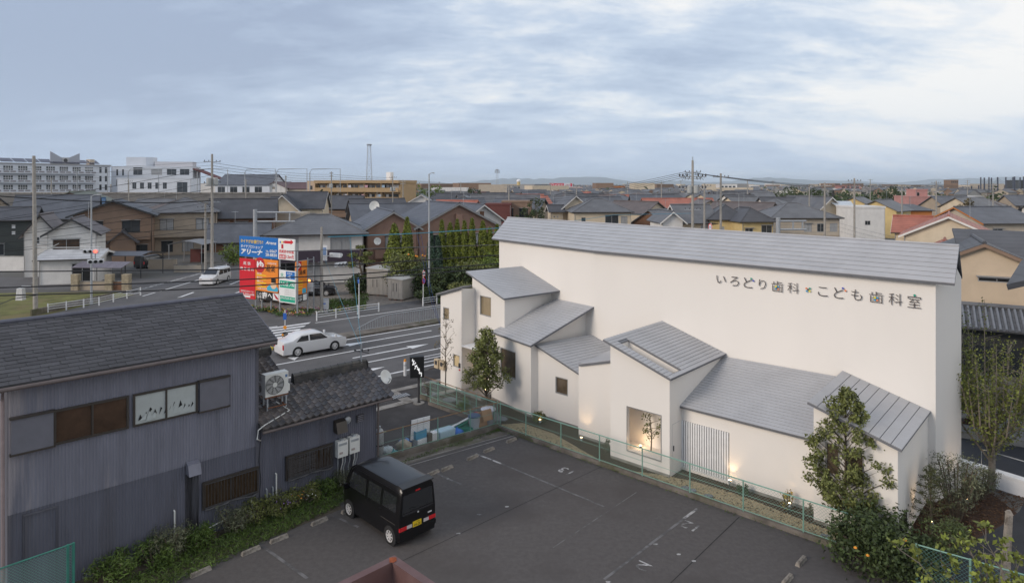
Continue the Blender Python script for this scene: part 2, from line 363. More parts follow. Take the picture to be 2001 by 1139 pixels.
# ================================================================== GROUND, ROADS
rr = azd(49.7); rm = Vector((-rr.y, rr.x, 0))                      # main road: along rr, across rm
def RD(p, q, z=0.0): return Vector((rr.x * p + rm.x * q, rr.y * p + rm.y * q, z))
g = mat('town_ground', (0.13, 0.126, 0.117), 0.95, 0.2, 0.02, 0.3, 3, dark=((0.085, 0.10, 0.035), 0.006, 0.56))
mb = MB(); GS = 26000
mb.quad((-GS, -300, 0), (GS, -300, 0), (GS, 2 * GS, 0), (-GS, 2 * GS, 0)); struct(mb.build('ground', g))
sheet('road', [RD(-90, 34.2), RD(140, 34.2), RD(140, 52.2), RD(25, 52.2), RD(22, 60), RD(-90, 60)], 0.004, 'asphalt_fine')
sheet('side_street', [(-42.2, 44), (-28.3, 54), (-27.6, 78), (-27, 150), (-41, 150), (-41.6, 80)], 0.008, 'asphalt_fine')
sheet('lane', [(-110, 66), (-41.8, 71.5), (-41.8, 79), (-110, 84)], 0.0105, 'asphalt_fine')
sheet('lawn', [G(-160, 575), G(215, 570), G(262, 576), G(130, 606), G(60, 622), G(-160, 680)], 0.012, 'grass_gold')
sheet('pavement', [RD(-60, 29.4), RD(34, 29.4), RD(34, 34.0), RD(-60, 34.0)], 0.008, 'asphalt_dark')
sheet('far_pavement', [RD(25, 52.3), RD(120, 52.3), RD(120, 55), RD(26, 55)], 0.008, 'asphalt_fine')
# gutter strips beside the pavement, each concrete slab a piece
for nm, q, p0, p1, st in (('gutter_strip', 31.75, 15.5, 27.5, 1.0), ('inner_gutter_strip', 29.7, 12.5, 21.5, 1.0)):
    base = struct(MB().quad(RD(p0, q - 0.26, 0.012), RD(p1, q - 0.26, 0.012), RD(p1, q + 0.26, 0.012), RD(p0, q + 0.26, 0.012)).build(nm, 'soil'))
    p = p0
    while p < p1 - 0.1:
        b = MB(); b.box(p + 0.015, min(p + st, p1) - 0.015, q - 0.24, q + 0.24, 0.0, 0.03 + rnd.random() * 0.006, lambda a, b_, z: RD(a, b_, z)); b.build('slab', 'concrete', base); p += st
sheet('cross_gutter', [G(757, 770), G(776, 765), G(806, 781), G(790, 787)], 0.014, 'concrete')
gr = thing('drain_grating', 'dark steel drain grating set in the concrete gutter by the black sign post', 'grating', G(780, 775))
fg = frame_of(G(780, 775), rr)
b = MB(); b.box(-0.6, 0.6, -0.28, 0.28, 0.016, 0.03, fg); b.build('frame', 'dark_steel', gr, world=True)
for i in range(8): b = MB(); b.box(-0.52 + i * 0.14, -0.46 + i * 0.14, -0.24, 0.24, 0.031, 0.045, fg); b.build('bar', 'galv', gr, world=True)
# painted markings
def mark(name, pts, m='paint', z=0.014): return sheet(name, pts, z, m)
def lane(name, q, p0, p1, wd=0.16, m='paint', z=0.014): return mark(name, [RD(p0, q - wd / 2), RD(p1, q - wd / 2), RD(p1, q + wd / 2), RD(p0, q + wd / 2)], m, z)
lane('edge_line', 34.77, 13, 90, 0.2); lane('lane_line', 37.95, 5, 90, 0.17); lane('lane_line', 41.15, 5, 90, 0.17); lane('edge_line', 44.5, 17.5, 120, 0.17)
for p in range(4, 90, 10): lane('lane_dash', 39.5, p + 15.8, p + 21.3, 0.17); lane('lane_dash', 42.95, p + 18.2, p + 24.2, 0.17)
for q in (35.55, 36.2, 36.75): lane('hatch_line', q, 22.5, 34, 0.13)
def arrow(p, q, s=1.0):
    sh = [(0, -.11), (2.6, -.11), (2.6, -.42), (4.2, 0), (2.6, .42), (2.6, .11), (0, .11)]
    mark('lane_arrow', [RD(p + a * s, q + b_ * s) for a, b_ in sh], z=0.018)
arrow(18.5, 42.95); arrow(21.5, 39.5); arrow(16.2, 36.3)
lane('edge_line', 51.5, 22.5, 120, 0.15); 
for i in range(7):
    q = 46.35 + i * 0.87; mark('crosswalk_stripe', [RD(10.5, q), RD(17.3 + (q - 46.3) * 0.88, q), RD(17.7 + (q - 46.3) * 0.88, q + 0.45), RD(10.5, q + 0.45)])
mark('crosswalk_stripe', [G(505, 642), G(542, 637.3), G(540, 640), G(503, 645)])
mark('stop_band', [G(561, 699.5), G(575, 704), G(610, 675), G(591, 676)], z=0.018)
for a in ((278, 579, 302.5, 571.8), (313, 569, 367, 553), (367, 553, 393, 545)):
    p0, p1 = G(a[0], a[1]), G(a[2], a[3]); mark('centre_line', [p0 + Vector((-.1, 0, 0)), p0 + Vector((.1, 0, 0)), p1 + Vector((.1, 0, 0)), p1 + Vector((-.1, 0, 0))])
p0, p1 = G(276, 565), G(393, 534); mark('side_line', [p0 + Vector((-.25, 0, 0)), p0 + Vector((.25, 0, 0)), p1 + Vector((.25, 0, 0)), p1 + Vector((-.25, 0, 0))], 'paint_worn')
mark('turn_arrow', [G(345, 582), G(356, 580), G(380, 571.5), G(376, 571)])
for a in ((449, 556, 470, 548), (455, 575, 469, 569.5)):
    p0, p1 = G(a[0], a[1]), G(a[2], a[3]); mark('side_line', [p0 + Vector((-.12, 0, 0)), p0 + Vector((.12, 0, 0)), p1 + Vector((.12, 0, 0)), p1 + Vector((-.12, 0, 0))])
# median with kerb
b = MB(); mp = [RD(16.6, 45.0), RD(17.0, 44.8), RD(120, 44.85), RD(120, 46.15), RD(17.4, 46.15), RD(16.6, 45.7)]
b.prism(mp, 0.0, 0.15); struct(b.build('median_kerb', 'concrete_dirty'))
b = MB(); b.prism([RD(16.52, 45.05), RD(17.3, 44.76), RD(17.3, 44.8), RD(16.6, 45.1), RD(16.6, 45.65), RD(16.5, 45.65)], 0.0, 0.17); struct(b.build('kerb_nose_paint', mat('yellow_paint', (0.75, 0.55, 0.03), 0.6, 0.1, 4)))

# ---- parking lot
uu = azd(42.8); vv = azd(-47.2)
KL = Line(G(1171, 908), vv)                                        # fence line along the clinic plot
lot = [KL.p + vv * -14, KL.p + vv * 6.55, G(735, 915), G(660, 975), G(668, 994), G(340, 1127), G(340, 1127) - azd(46) * 12, Vector((8, 5, 0))]
sheet('parking_lot', lot, 0.006, 'asphalt')
sheet('dirt_strip', [G(985, 838), G(1003, 845), G(745, 922), G(700, 930), G(690, 925), G(716, 910)], 0.0135, 'concrete_dirty')
sheet('verge', [G(340, 1127) - azd(46) * 12, G(340, 1127), G(668, 994), G(715, 930), G(640, 925), G(100, 1100), G(100, 1100) - azd(46) * 8], 0.004, 'soil')
sheet('back_lot', [G(716, 908), G(978, 833), G(930, 812), G(824, 773), G(806, 781), G(735, 800), G(690, 850)], 0.010, 'asphalt_dark')
# double drainage line at the lot edge, stall lines and numbers
for a in ((742, 917, 1000, 847.5), (752, 923.5, 1006, 851)):
    p0, p1 = G(a[0], a[1]), G(a[2], a[3]); n = (p1 - p0).normalized(); n = Vector((n.y, -n.x, 0)) * 0.03
    mark('drain_line', [p0 - n, p1 - n, p1 + n, p0 + n], 'concrete', 0.0185)
def stroke(name, pts, wd, m, z=0.012):
    pts = [Vector(p) for p in pts]; mb = MB()
    for p0, p1 in zip(pts, pts[1:]):
        n = (p1 - p0).normalized(); n = Vector((n.y, -n.x, 0)) * wd / 2
        mb.quad(*[Vector((q.x, q.y, z)) for q in (p0 - n, p1 - n, p1 + n, p0 + n)]); z += 0.0008
    return struct(mb.build(name, m))
stroke('stall_line', [G(928.7, 886.3), G(986, 908.7)], 0.10, 'paint_worn'); stroke('stall_line', [G(986, 908.7), G(1180, 990)], 0.09, 'paint_faint')
stroke('stall_line', [G(846, 921), G(876, 936)], 0.11, 'paint_worn'); stroke('stall_line', [G(876, 936), G(900, 946)], 0.09, 'paint_faint')
stroke('stall_line', [G(652, 1008), G(700, 1030)], 0.10, 'paint_faint'); stroke('stall_line', [G(505, 1062), G(600, 1130)], 0.10, 'paint_faint')
stroke('stall_line', [G(1362, 994), G(1336, 1013)], 0.1, 'paint_worn'); stroke('stall_line', [G(1336, 1013), G(1180, 1132)], 0.09, 'paint_faint')
stroke('seam_line', [G(1444, 1010), G(1310, 1139)], 0.035, mat('crack', (0.035, 0.033, 0.033), 0.95, 0.1)); stroke('seam_line', [G(1243, 962), G(1080, 1070)], 0.03, 'paint_faint')
stroke('seam_line', [G(760, 1108), G(1200, 900)], 0.025, mat('crack', (0.035, 0.033, 0.033)))
def digit(ch, c, px, py, m):
    o = G(px, py); e1 = vv * -1; e2 = uu * 1
    return struct(text_on(ch, lambda a, z, off: Vector((o.x + e1.x * a * -1 + e2.x * z * -1, o.y + e1.y * a * -1 + e2.y * z * -1, 0.013)), (-c * .55, c * .55, -c / 2, c / 2), m, None, 'stall_number', world=False))
digit('12', 0.5, 1346, 1027, 'paint_worn'); digit('2', 0.42, 1255, 1106, 'paint_worn'); digit('13', 0.5, 1105, 920, 'paint_worn')
for x, y in ((1279, 1063), (1326, 1083), (1355, 1096), (1188, 1137), (990, 990), (936, 1005), (895, 1042), (1073, 945), (1097, 921)):
    o = G(x, y); a = rnd.random() * 3; mb = MB(); mb.poly([(o.x + math.cos(a + t) * (.06 + .05 * rnd.random()), o.y + math.sin(a + t) * 0.05, 0.0125) for t in np.linspace(0, 6, 6)]); struct(mb.build('paint_chip', 'paint_worn'))

# ---- the plot of the clinic: bark, gravel and new asphalt
sheet('plot_bed', [G(800, 745), KL.hit(990, 500).xy.to_3d(), KL.p + vv * -13, Vector((17, 18, 0)), Vector((18, 27, 0)), Vector((5, 40, 0)), Vector((-4, 44, 0))], 0.0025, 'mulch')
sheet('drive', [Vector((9, 4, 0)), Vector((11.2, 16.2, 0)), G(1800, 1085), G(1860, 1070), G(1905, 1054), G(1962, 1024), G(1992, 998), G(2004, 975), G(2080, 985), Vector((40, 20, 0)), Vector((40, 2, 0))], 0.0075, 'asphalt_new')
sheet('street', [Vector((17.4, 26.0, 0)), Vector((60, 12, 0)), Vector((70, 30, 0)), Vector((24, 40, 0))], 0.009, 'asphalt_new')

# ================================================================== THE CLINIC
LR = Line((15.2, 23.5), vv); PR = LR.p.copy(); PF = LR.hit(1157, 500); PF.z = 0
LL = Line(PF, azd(-35.6)); PL = LL.hit(975, 500); PL.z = 0
PRB = Vector((16.86, 24.58, 0))
clinic = thing('clinic_building', 'white plastered dental clinic of clustered lean-to houses before a tall gabled wall with dark lettering', 'building', (PF.x, PF.y, 0))
E_R = LR.off(-.3).hit(1865, 555); E_F = LR.off(-.3).hit(1155, 490.2); E_L = LL.off(-.3).hit(960.4, 466.6)
R_R = G(1874, 482.6, 9.12); R_L = G(991.6, 426.4, 9.12); R_F = R_L + (R_R - R_L) * 0.30
def refl(e, r): q = 2 * r - e; q.z = e.z; return q
B_R, B_F, B_L = refl(E_R, R_R), refl(E_F, R_F), refl(E_L, R_L); B_R = at(1880.2, 541, 24.75)
mb = MB()
zR, zF, zL = E_R.z - .02, E_F.z - .02, E_L.z - .02
def W(p, z): return Vector((p.x, p.y, z))
mb.quad(W(PR, 0), W(PF, 0), W(PF, zF + .1), W(PR, zR + .1)); mb.quad(W(PF, 0), W(PL, 0), W(PL, zL + .1), W(PF, zF + .1))
ap = (PR + PRB) / 2
mb.poly([W(PR, 0), W(PRB, 0), W(PRB, zR), W(ap, 8.95), W(PR, zR)])
PLB = B_L - (B_L - R_L) * 0.12
mb.poly([W(PL, 0), W(PLB, 0), W(PLB, zL), W((PL + PLB) / 2, 8.95), W(PL, zL)]); mb.quad(W(PRB, 0), W(PLB, 0), W(PLB, zL), W(PRB, zR))
mb.build('wall', 'plaster', clinic, world=True)
def lerp(a, b, t): return a + (b - a) * t
def bil(c, s, t): return lerp(lerp(c[0], c[1], s), lerp(c[3], c[2], s), t)      # c: FL FR BR BL ; s left>right, t front>back
def up_n(c):
    n = (c[1] - c[0]).cross(c[3] - c[0]).normalized(); return n if n.z > 0 else -n
def panel(quads, parent, gap_axis, m='clinic_roof', th=0.022, lift=0.012):
    mb = MB()
    for q in quads:
        n = up_n(q); mb.hexa([p + n * lift for p in q], [p + n * (lift + th) for p in q])
    return mb.build('roof_panel', m, parent, world=True)
def deck(name, c, th=0.07):
    n = up_n(c); mb = MB(); mb.hexa([p - n * th for p in c], c); return mb.build(name, 'seam', clinic, world=True)
mb = MB()
for i in range(8):
    for a, b_, ra, rb in ((E_F, E_R, R_F, R_R), (E_L, E_F, R_L, R_F)):
        q = [lerp(a, ra, i / 8), lerp(b_, rb, i / 8), lerp(b_, rb, (i + 1) / 8), lerp(a, ra, (i + 1) / 8)]; n_ = up_n(q); mb.hexa([p - n_ * .07 for p in q], q)
mb.hexa([p - Vector((0, 0, .07)) for p in (R_F, R_R, B_R, B_F)], [R_F, R_R, B_R, B_F]); mb.hexa([p - Vector((0, 0, .07)) for p in (R_L, R_F, B_F, B_L)], [R_L, R_F, B_F, B_L])
main_roof = mb.build('roof', 'seam', clinic, world=True)
for i in range(8):
    t0, t1 = i / 8 + (0.006 if i else 0), (i + 1) / 8 - 0.010
    qs = [[lerp(a, ra, t0), lerp(b_, rb, t0), lerp(b_, rb, t1), lerp(a, ra, t1)] for a, b_, ra, rb in ((E_F, E_R, R_F, R_R), (E_L, E_F, R_L, R_F))]
    panel(qs, main_roof, 0)
mb = MB(); mb.tube([R_L + Vector((0, 0, .05)), R_R + Vector((0, 0, .05))], 0.05, 6); mb.build('ridge_cap', 'clinic_roof', main_roof, world=True)

def volume(front, xl, xr, roof_px, back, n, axis, holes=(), slot=None, side=uu, wins=(), zb=0.0, ov=0.25, reveal=0.12):
    """roof_px: FL, FR, BR, BL pixels; front corners lie on the front plane (overhang ov), back corners on 'back' lines"""
    fo = front.off(-ov); c = [fo.hit(*roof_px[0]), fo.hit(*roof_px[1]), back[1].hit(*roof_px[2]), back[0].hit(*roof_px[3])]
    c[2] = c[2] - LR.n * 0.01; c[3] = c[3] - LR.n * 0.01
    aL, aR = front.a(xl), front.a(xr); d = front.d
    # wall tops follow the front edge of the roof
    e0, e1 = c[0], c[1]; t_of = lambda a: ((front.p + d * a) - e0).xy.dot((e1 - e0).xy) / (e1 - e0).xy.length_squared
    zt = lambda a: e0.z + (e1.z - e0.z) * t_of(a) - 0.075
    P = lambda a, z, off=0.0: Vector((front.p.x + d.x * a - front.n.x * off, front.p.y + d.y * a - front.n.y * off, z))
    inw = front.n; mb = MB(); lo, hi = min(aL, aR), max(aL, aR)
    hs = []
    for (x0, y0, x1, y1) in list(holes) + [q[0] for q in wins]:
        a0, z1 = front.az(x0, (y0)); a1, z0 = front.az(x1, y1); zc0 = front.az((x0 + x1) / 2, y1)[1]; zc1 = front.az((x0 + x1) / 2, y0)[1]
        hs.append((min(a0, a1), max(a0, a1), zc0, zc1))
    wall_holes(mb, P, inw, lo, hi, zb, zt, hs, reveal)
    for a, ce, cb in ((aL, c[0], c[3]), (aR, c[1], c[2])):
        p = P(a, 0); kk = max(0.1, ((cb - p).xy.dot(side.xy))); q = p + side * (kk + 0.4)
        zfro = zt(a); zback = cb.z - 0.075 + (cb.z - ce.z) * 0.05
        mb.quad(W(p, zb), W(q, zb), W(q, zback), W(p, zfro))
    wl = mb.build('house_wall', 'plaster', clinic, world=True)
    for i, wn in enumerate(wins): add_window(clinic, P, inw, hs[len(holes) + i], **wn[1])
    n_ = up_n(c)
    if slot is None: rf = deck('lean_to_roof', c)
    else:
        s0, s1, t0, t1 = slot; mb = MB()
        for (a, b_, e, f_) in ((0, 1, 0, t0), (0, 1, t1, 1), (0, s0, t0, t1), (s1, 1, t0, t1)):
            q = [bil(c, a, e), bil(c, b_, e), bil(c, b_, f_), bil(c, a, f_)]; mb.hexa([p - n_ * .07 for p in q], q)
        rf = mb.build('lean_to_roof', 'seam', clinic, world=True)
    gp = 0.022
    for i in range(n):
        if axis == 't':                            # courses parallel to the front edge
            L = (c[3] - c[0]).length; g_ = gp / L / 2; q = [bil(c, 0, i / n + g_), bil(c, 1, i / n + g_), bil(c, 1, (i + 1) / n - g_), bil(c, 0, (i + 1) / n - g_)]
            panel([q], rf, 0)
        else:
            L = (c[1] - c[0]).length; g_ = gp / L / 2; a, b_ = i / n + g_, (i + 1) / n - g_
            if slot and a < slot[1] and b_ > slot[0]:
                qs = [[bil(c, a, 0), bil(c, b_, 0), bil(c, b_, slot[2]), bil(c, a, slot[2])], [bil(c, a, slot[3]), bil(c, b_, slot[3]), bil(c, b_, 1), bil(c, a, 1)]]
            else: qs = [[bil(c, a, 0), bil(c, b_, 0), bil(c, b_, 1), bil(c, a, 1)]]
            panel(qs, rf, 0)
    return c, P, hs, wl
vA = azd(-45); uA = azd(45)
FA = Line(G(902, 768), azd(-44)); C1d = azd(-35.6); FC1 = Line(G(1037, 815), C1d)
pb = FA.p + uA * 1.0; FB = Line(pb, azd(-39))
LB = Line(FB.p + FB.n * 4.6, FB.d)
# A: slim entrance tower
cA = volume(FA, 860.5, 901.5, [(851, 575), (902, 560.5), (932, 556), (885, 566)], (FA.off(2.2), FA.off(2.2)), 5, 't', side=azd(44), ov=0.2,
    wins=[((865.5, 601, 877, 624.5), dict(pane='glass_tan', mull=0, frame='alu')), ((885, 693, 897.5, 717.5), dict(pane='glass_lit', mull=0, frame='alu'))])
# B: upper house
cB = volume(FB, 922.5, 985.5, [(909.7, 531), (984.3, 584.3), (1094, 568.8), (1019.4, 520.9)], (LL, LL), 18, 's', side=azd(52), ov=0.2,
    wins=[((937, 579, 959, 617.5), dict(pane='glass_tan', mull=0))])
# C1
cC1 = volume(FC1, 960, 1037, [(958.8, 648.7), (1036, 676.3), (1160.5, 600), (1086, 584.5)], (LL, LR), 20, 't', side=azd(54.4), ov=0.25,
    wins=[((977, 683, 1007, 736), dict(pane='glass_dim', mull=0))])
# C2
pc2 = FC1.p + azd(54.4) * 0.42; FC2 = Line(pc2, vv)
cC2 = volume(FC2, 1050, 1134, [(1043, 672.5), (1131, 730.5), (1236, 700), (1155, 654.5)], (LR, LR), 13, 's', side=uu, ov=0.22,
    wins=[((1084.7, 738, 1109, 771), dict(pane='glass_dim', mull=0))])
# C3
FC3 = Line(G(1130, 852), vv)
cC3 = volume(FC3, 1130.3, 1200, [(1130, 712.6), (1200, 704.5), (1262, 667), (1199, 682)], (FC3.off(2.6), FC3.off(2.6)), 1, 's', side=uu, ov=0.1)
# D with light court
FD = Line(G(1308, 932.6), vv)
cD, PD, hD, wD = volume(FD, 1192.3, 1308, [(1178, 663.5), (1310.5, 741.5), (1419, 691.8), (1293, 627.6)], (LR, LR), 17, 's', side=uu,
    holes=[(1225.4, 803, 1291, 889)], slot=(0.155, 0.935, 0.10, 0.245), reveal=0.15)
h = hD[0]; fD = lambda a, b_, z: PD(a, z) + uu * b_
# courtyard box behind the opening: floor, back wall, cheeks up to the slot
mb = MB(); a0, a1 = .10, 2.5; b0, b1 = .17, 1.0; nD = up_n([cD[0], cD[1], cD[2], cD[3]])
def zroof(p): return cD[0].z - (nD.x * (p.x - cD[0].x) + nD.y * (p.y - cD[0].y)) / nD.z - .04
def rt(a, b_): p = fD(a, b_, 0); p.z = zroof(p); return p
zf = h[2] - .02
mb.quad(fD(a0, b0, zf), fD(a1, b0, zf), fD(a1, b1, zf), fD(a0, b1, zf)); mb.quad(fD(a0, b1, zf), fD(a1, b1, zf), rt(a1, b1), rt(a0, b1))
mb.quad(fD(a0, b0, zf), fD(a0, b1, zf), rt(a0, b1), rt(a0, b0)); mb.quad(fD(a1, b0, zf), fD(a1, b1, zf), rt(a1, b1), rt(a1, b0))
mb.quad(fD(a0, b0, h[3]), fD(a1, b0, h[3]), rt(a1, b0), rt(a0, b0))
mb.build('light_court', 'plaster', clinic, world=True)
mb = MB()
for q in ((h[0], h[1], h[2] - .05, h[2]), (h[0], h[1], h[3], h[3] + .03), (h[0] - .03, h[0], h[2] - .05, h[3] + .03), (h[1], h[1] + .03, h[2] - .05, h[3] + .03)):
    mb.hexa([PD(q[0], q[2]), PD(q[1], q[2]), PD(q[1], q[3]), PD(q[0], q[3])], [PD(q[0], q[2], .02), PD(q[1], q[2], .02), PD(q[1], q[3], .02), PD(q[0], q[3], .02)])
mb.build('opening_trim', 'alu', clinic, world=True)
# E: louvred wing
FE = Line(G(1330.6, 916), vv)
LOUV = (1331.5, 820, 1424.5, 935)
cE, PE, hE, wE = volume(FE, 1329, 1592, [(1326, 793.5), (1592, 860.5), (1632, 735.5), (1414, 697)], (LR, LR), 22, 't', side=uu, ov=0.2)
aL, aR = FE.a(1331.5), FE.a(1424.5); zt_ = FE.az(1331.5, 820)[1]
mb = MB(); mb.hexa([PE(aL, .16, -.004), PE(aR, .16, -.004), PE(aR, zt_, -.004), PE(aL, zt_, -.004)], [PE(aL, .16, .006), PE(aR, .16, .006), PE(aR, zt_, .006), PE(aL, zt_, .006)])
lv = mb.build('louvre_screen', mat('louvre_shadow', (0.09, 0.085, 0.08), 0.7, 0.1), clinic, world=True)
for i in range(20):
    a = lerp(aL, aR, (i + .5) / 20); wd = 0.034; mb = MB()
    mb.hexa([PE(a - wd, .12, .01), PE(a + wd, .12, .01), PE(a + wd, zt_, .01), PE(a - wd, zt_, .01)], [PE(a - wd, .12, .05), PE(a + wd, .12, .05), PE(a + wd, zt_, .05), PE(a - wd, zt_, .05)])
    mb.build('slat', 'white', lv, world=True)
# F
FF = Line(G(1589.5, 1019), vv)
cF, PFf, hF, wF = volume(FF, 1589.5, 1754, [(1577.5, 785.5), (1762, 880), (1818.5, 804.5), (1645, 725)], (LR, LR), 9, 's', side=uu, ov=0.25,
    wins=[((1612, 866, 1640, 930), dict(pane='glass_dim', mull=0)), ((1652, 885, 1688, 950), dict(pane='glass_dim', mull=0))])
# low window in the right cheek of F
aR = FF.a(1754); Pr = lambda a, z, off=0.0: PFf(aR, 0) + uu * a + vv * (-off) + Vector((0, 0, z))
add_window(clinic, Pr, vv * 1.0, (0.15, 1.15, 0.35, 0.85), pane='glass', frame='alu', mull=0)
for nm, q in (('side_window_trim', (0.12, 1.18, 0.32, 0.88)),):
    mb = MB(); mb.hexa([Pr(q[0], q[2], .004), Pr(q[1], q[2], .004), Pr(q[1], q[3], .004), Pr(q[0], q[3], .004)], [Pr(q[0], q[2], .012), Pr(q[1], q[2], .012), Pr(q[1], q[3], .012), Pr(q[0], q[3], .012)]); mb.build(nm, 'glass', clinic, world=True)
# concrete plinth strips under the front walls
for fr_, xl, xr in ((FC1, 962, 1037), (FC2, 1051, 1129), (FC3, 1131, 1191), (FD, 1193, 1308), (FE, 1426, 1588), (FF, 1590, 1753), (FA, 861, 901)):
    a0, a1 = fr_.a(xl), fr_.a(xr); mb = MB(); q = lambda a, z, o_: fr_.p + fr_.d * a - fr_.n * o_ + Vector((0, 0, z))
    mb.hexa([q(a0, 0, -.02), q(a1, 0, -.02), q(a1, 0, .03), q(a0, 0, .03)], [q(a0, .1, -.02), q(a1, .1, -.02), q(a1, .1, .03), q(a0, .1, .03)]); mb.build('plinth', 'concrete', clinic, world=True)
# side door in the right cheek of D
aD = FD.a(1308); Pd = lambda a, z, off=0.0: PD(aD, 0) + uu * a + vv * (-off) + Vector((0, 0, z))
mb = MB()
for q in ((.2, .215, .1, 2.0), (.2, .85, 1.99, 2.005)): mb.hexa([Pd(q[0], q[2]), Pd(q[1], q[2]), Pd(q[1], q[3]), Pd(q[0], q[3])], [Pd(q[0], q[2], .004), Pd(q[1], q[2], .004), Pd(q[1], q[3], .004), Pd(q[0], q[3], .004)])
dj = mb.build('side_door_joint', mat('joint_grey', (.5, .49, .48), .9, .02), clinic, world=True)
mb = MB(); mb.box(.27, .31, 0, .03, .95, 1.15, lambda a, b_, z: Pd(a, z, b_)); mb.build('handle', 'dark_steel', dj, world=True)
# entrance: canopy, door, step, intercom, meter boxes
pe = FA.p + azd(44) * 0.35
fe = frame_of(pe, -FA.d)
mb = MB(); mb.box(0.05, 1.25, -.15, -0.65 - .6, 2.55, 2.62, lambda a, b_, z: fe(a, b_ * -1 - .2 - .9, z) if False else fe(a, b_ + .55, z)); mb.build('entrance_canopy', 'white', clinic, world=True)
mb = MB(); mb.box(0.05, 1.7, -.65, .45, 0, .2, fe); mb.build('entrance_step', 'concrete', clinic, world=True)
PB_ = lambda a, z, off=0.0: FB.p + FB.d * a - FB.n * off + Vector((0, 0, z))
ad = FB.a(938); mb = MB(); mb.hexa([PB_(ad - .45, .2, .01), PB_(ad + .45, .2, .01), PB_(ad + .45, 2.3, .01), PB_(ad - .45, 2.3, .01)], [PB_(ad - .45, .2, .05), PB_(ad + .45, .2, .05), PB_(ad + .45, 2.3, .05), PB_(ad - .45, 2.3, .05)])
dr = mb.build('entrance_door', mat('door_white', (.6, .58, .55), .6, .03), clinic, world=True)
mb = MB(); mb.tube([PB_(ad + .35, .9, .1), PB_(ad + .35, 1.7, .1)], .018, 6); mb.build('door_handle', 'dark_steel', dr, world=True)
PA_ = lambda a, z, off=0.0: FA.p + FA.d * a - FA.n * off + Vector((0, 0, z))
def fbox(P, a0, a1, z0, z1, o0, o1, name, m, par=clinic): 
    mb = MB(); mb.hexa([P(a0, z0, o0), P(a1, z0, o0), P(a1, z1, o0), P(a0, z1, o0)], [P(a0, z0, o1), P(a1, z0, o1), P(a1, z1, o1), P(a0, z1, o1)]); return mb.build(name, m, par, world=True)
fbox(PA_, .12, .25, 1.35, 1.6, 0, .04, 'intercom', 'dark_steel'); fbox(PA_, .13, .22, 1.2, 1.27, 0, .04, 'intercom_lamp', 'red_lamp')
beige = mat('meter_beige', (.55, .44, .30), .6, .05)
for a in (1.35, 1.85): 
    o_ = fbox(PA_, a, a + .36, 1.0, 1.5, 0, .22, 'meter_box', beige); fbox(PA_, a + .08, a + .28, 1.2, 1.42, .22, .235, 'meter_dial', 'dark_steel', o_)
# lettering
dark_let = mat('letter_dark', (.075, .06, .055), .5, .03)
Z45 = 4.5477
PW = lambda a, z, off=0.0: LR.p + LR.d * a - LR.n * (off + .02) + Vector((0, 0, z))
chars = [('い', 95, 178, 84, 152), ('ろ', 215, 295, 92, 176), ('と', 335, 412, 102, 192), ('り', 470, 535, 118, 205), ('歯', 583, 687, 132, 228), ('科', 725, 828, 146, 240),
         ('こ', 995, 1082, 184, 266), ('と', 1135, 1222, 190, 286), ('も', 1290, 1388, 207, 302), ('歯', 1450, 1575, 226, 326), ('科', 1622, 1745, 240, 346), ('室', 1790, 1912, 258, 370)]
for ch, x0, x1, y0, y1 in chars:
    x0, x1, y0, y1 = 1380 + x0 / Z45, 1380 + x1 / Z45, 520 + y0 / Z45, 520 + y1 / Z45; xm = (x0 + x1) / 2
    z0, z1 = LR.az(xm, y1)[1], LR.az(xm, y0)[1]
    o_ = text_on(ch, PW, (LR.a(x0), LR.a(x1), z0, z1), dark_let, clinic, 'letter', 0.05, bold=-0.006)
cols = dict(g=(.03, .32, .22), b=(.08, .10, .45), o=(.75, .25, .12), y=(.75, .65, .05), c=(.05, .30, .50))
dots = [('g', 403, 110), ('b', 422, 128), ('b', 1217, 195), ('o', 1240, 216), ('g', 1853, 257),
        ('o', 893, 196), ('g', 924, 197), ('c', 897, 220), ('y', 922, 220)]
for cx_, cy_ in ((633, 190), (1512, 289)): dots += [('y', cx_ - 11, cy_ - 10), ('c', cx_ + 11, cy_ - 8), ('o', cx_ + 10, cy_ + 12), ('c', cx_ - 11, cy_ + 8)]
for c_, x, y in dots:
    p = LR.hit(1380 + x / Z45, 520 + y / Z45); mb = MB(); e1 = LR.d; k_ = 0.042
    mb.add([p - LR.n * .075 + e1 * math.cos(t) * k_ + Vector((0, 0, math.sin(t) * k_)) for t in np.linspace(0, 2 * math.pi, 9)[:-1]], [tuple(range(8))]); mb.build('colour_dot', mat('dot_' + c_, cols[c_], .4, 0), clinic, world=True)
for x, y, k_ in ((909, 208, .075), (633, 192, .07), (1512, 290, .07)):
    p = LR.hit(1380 + x / Z45, 520 + y / Z45) - LR.n * .07; mb = MB()
    for t in (math.pi / 4, -math.pi / 4):
        e1 = LR.d * math.cos(t) + Vector((0, 0, math.sin(t))); e2 = LR.d * -math.sin(t) + Vector((0, 0, math.cos(t))); mb.quad(p - e1 * k_ - e2 * .016, p + e1 * k_ - e2 * .016, p + e1 * k_ + e2 * .016, p - e1 * k_ + e2 * .016)
    mb.build('star_mark', dark_let, clinic, world=True)

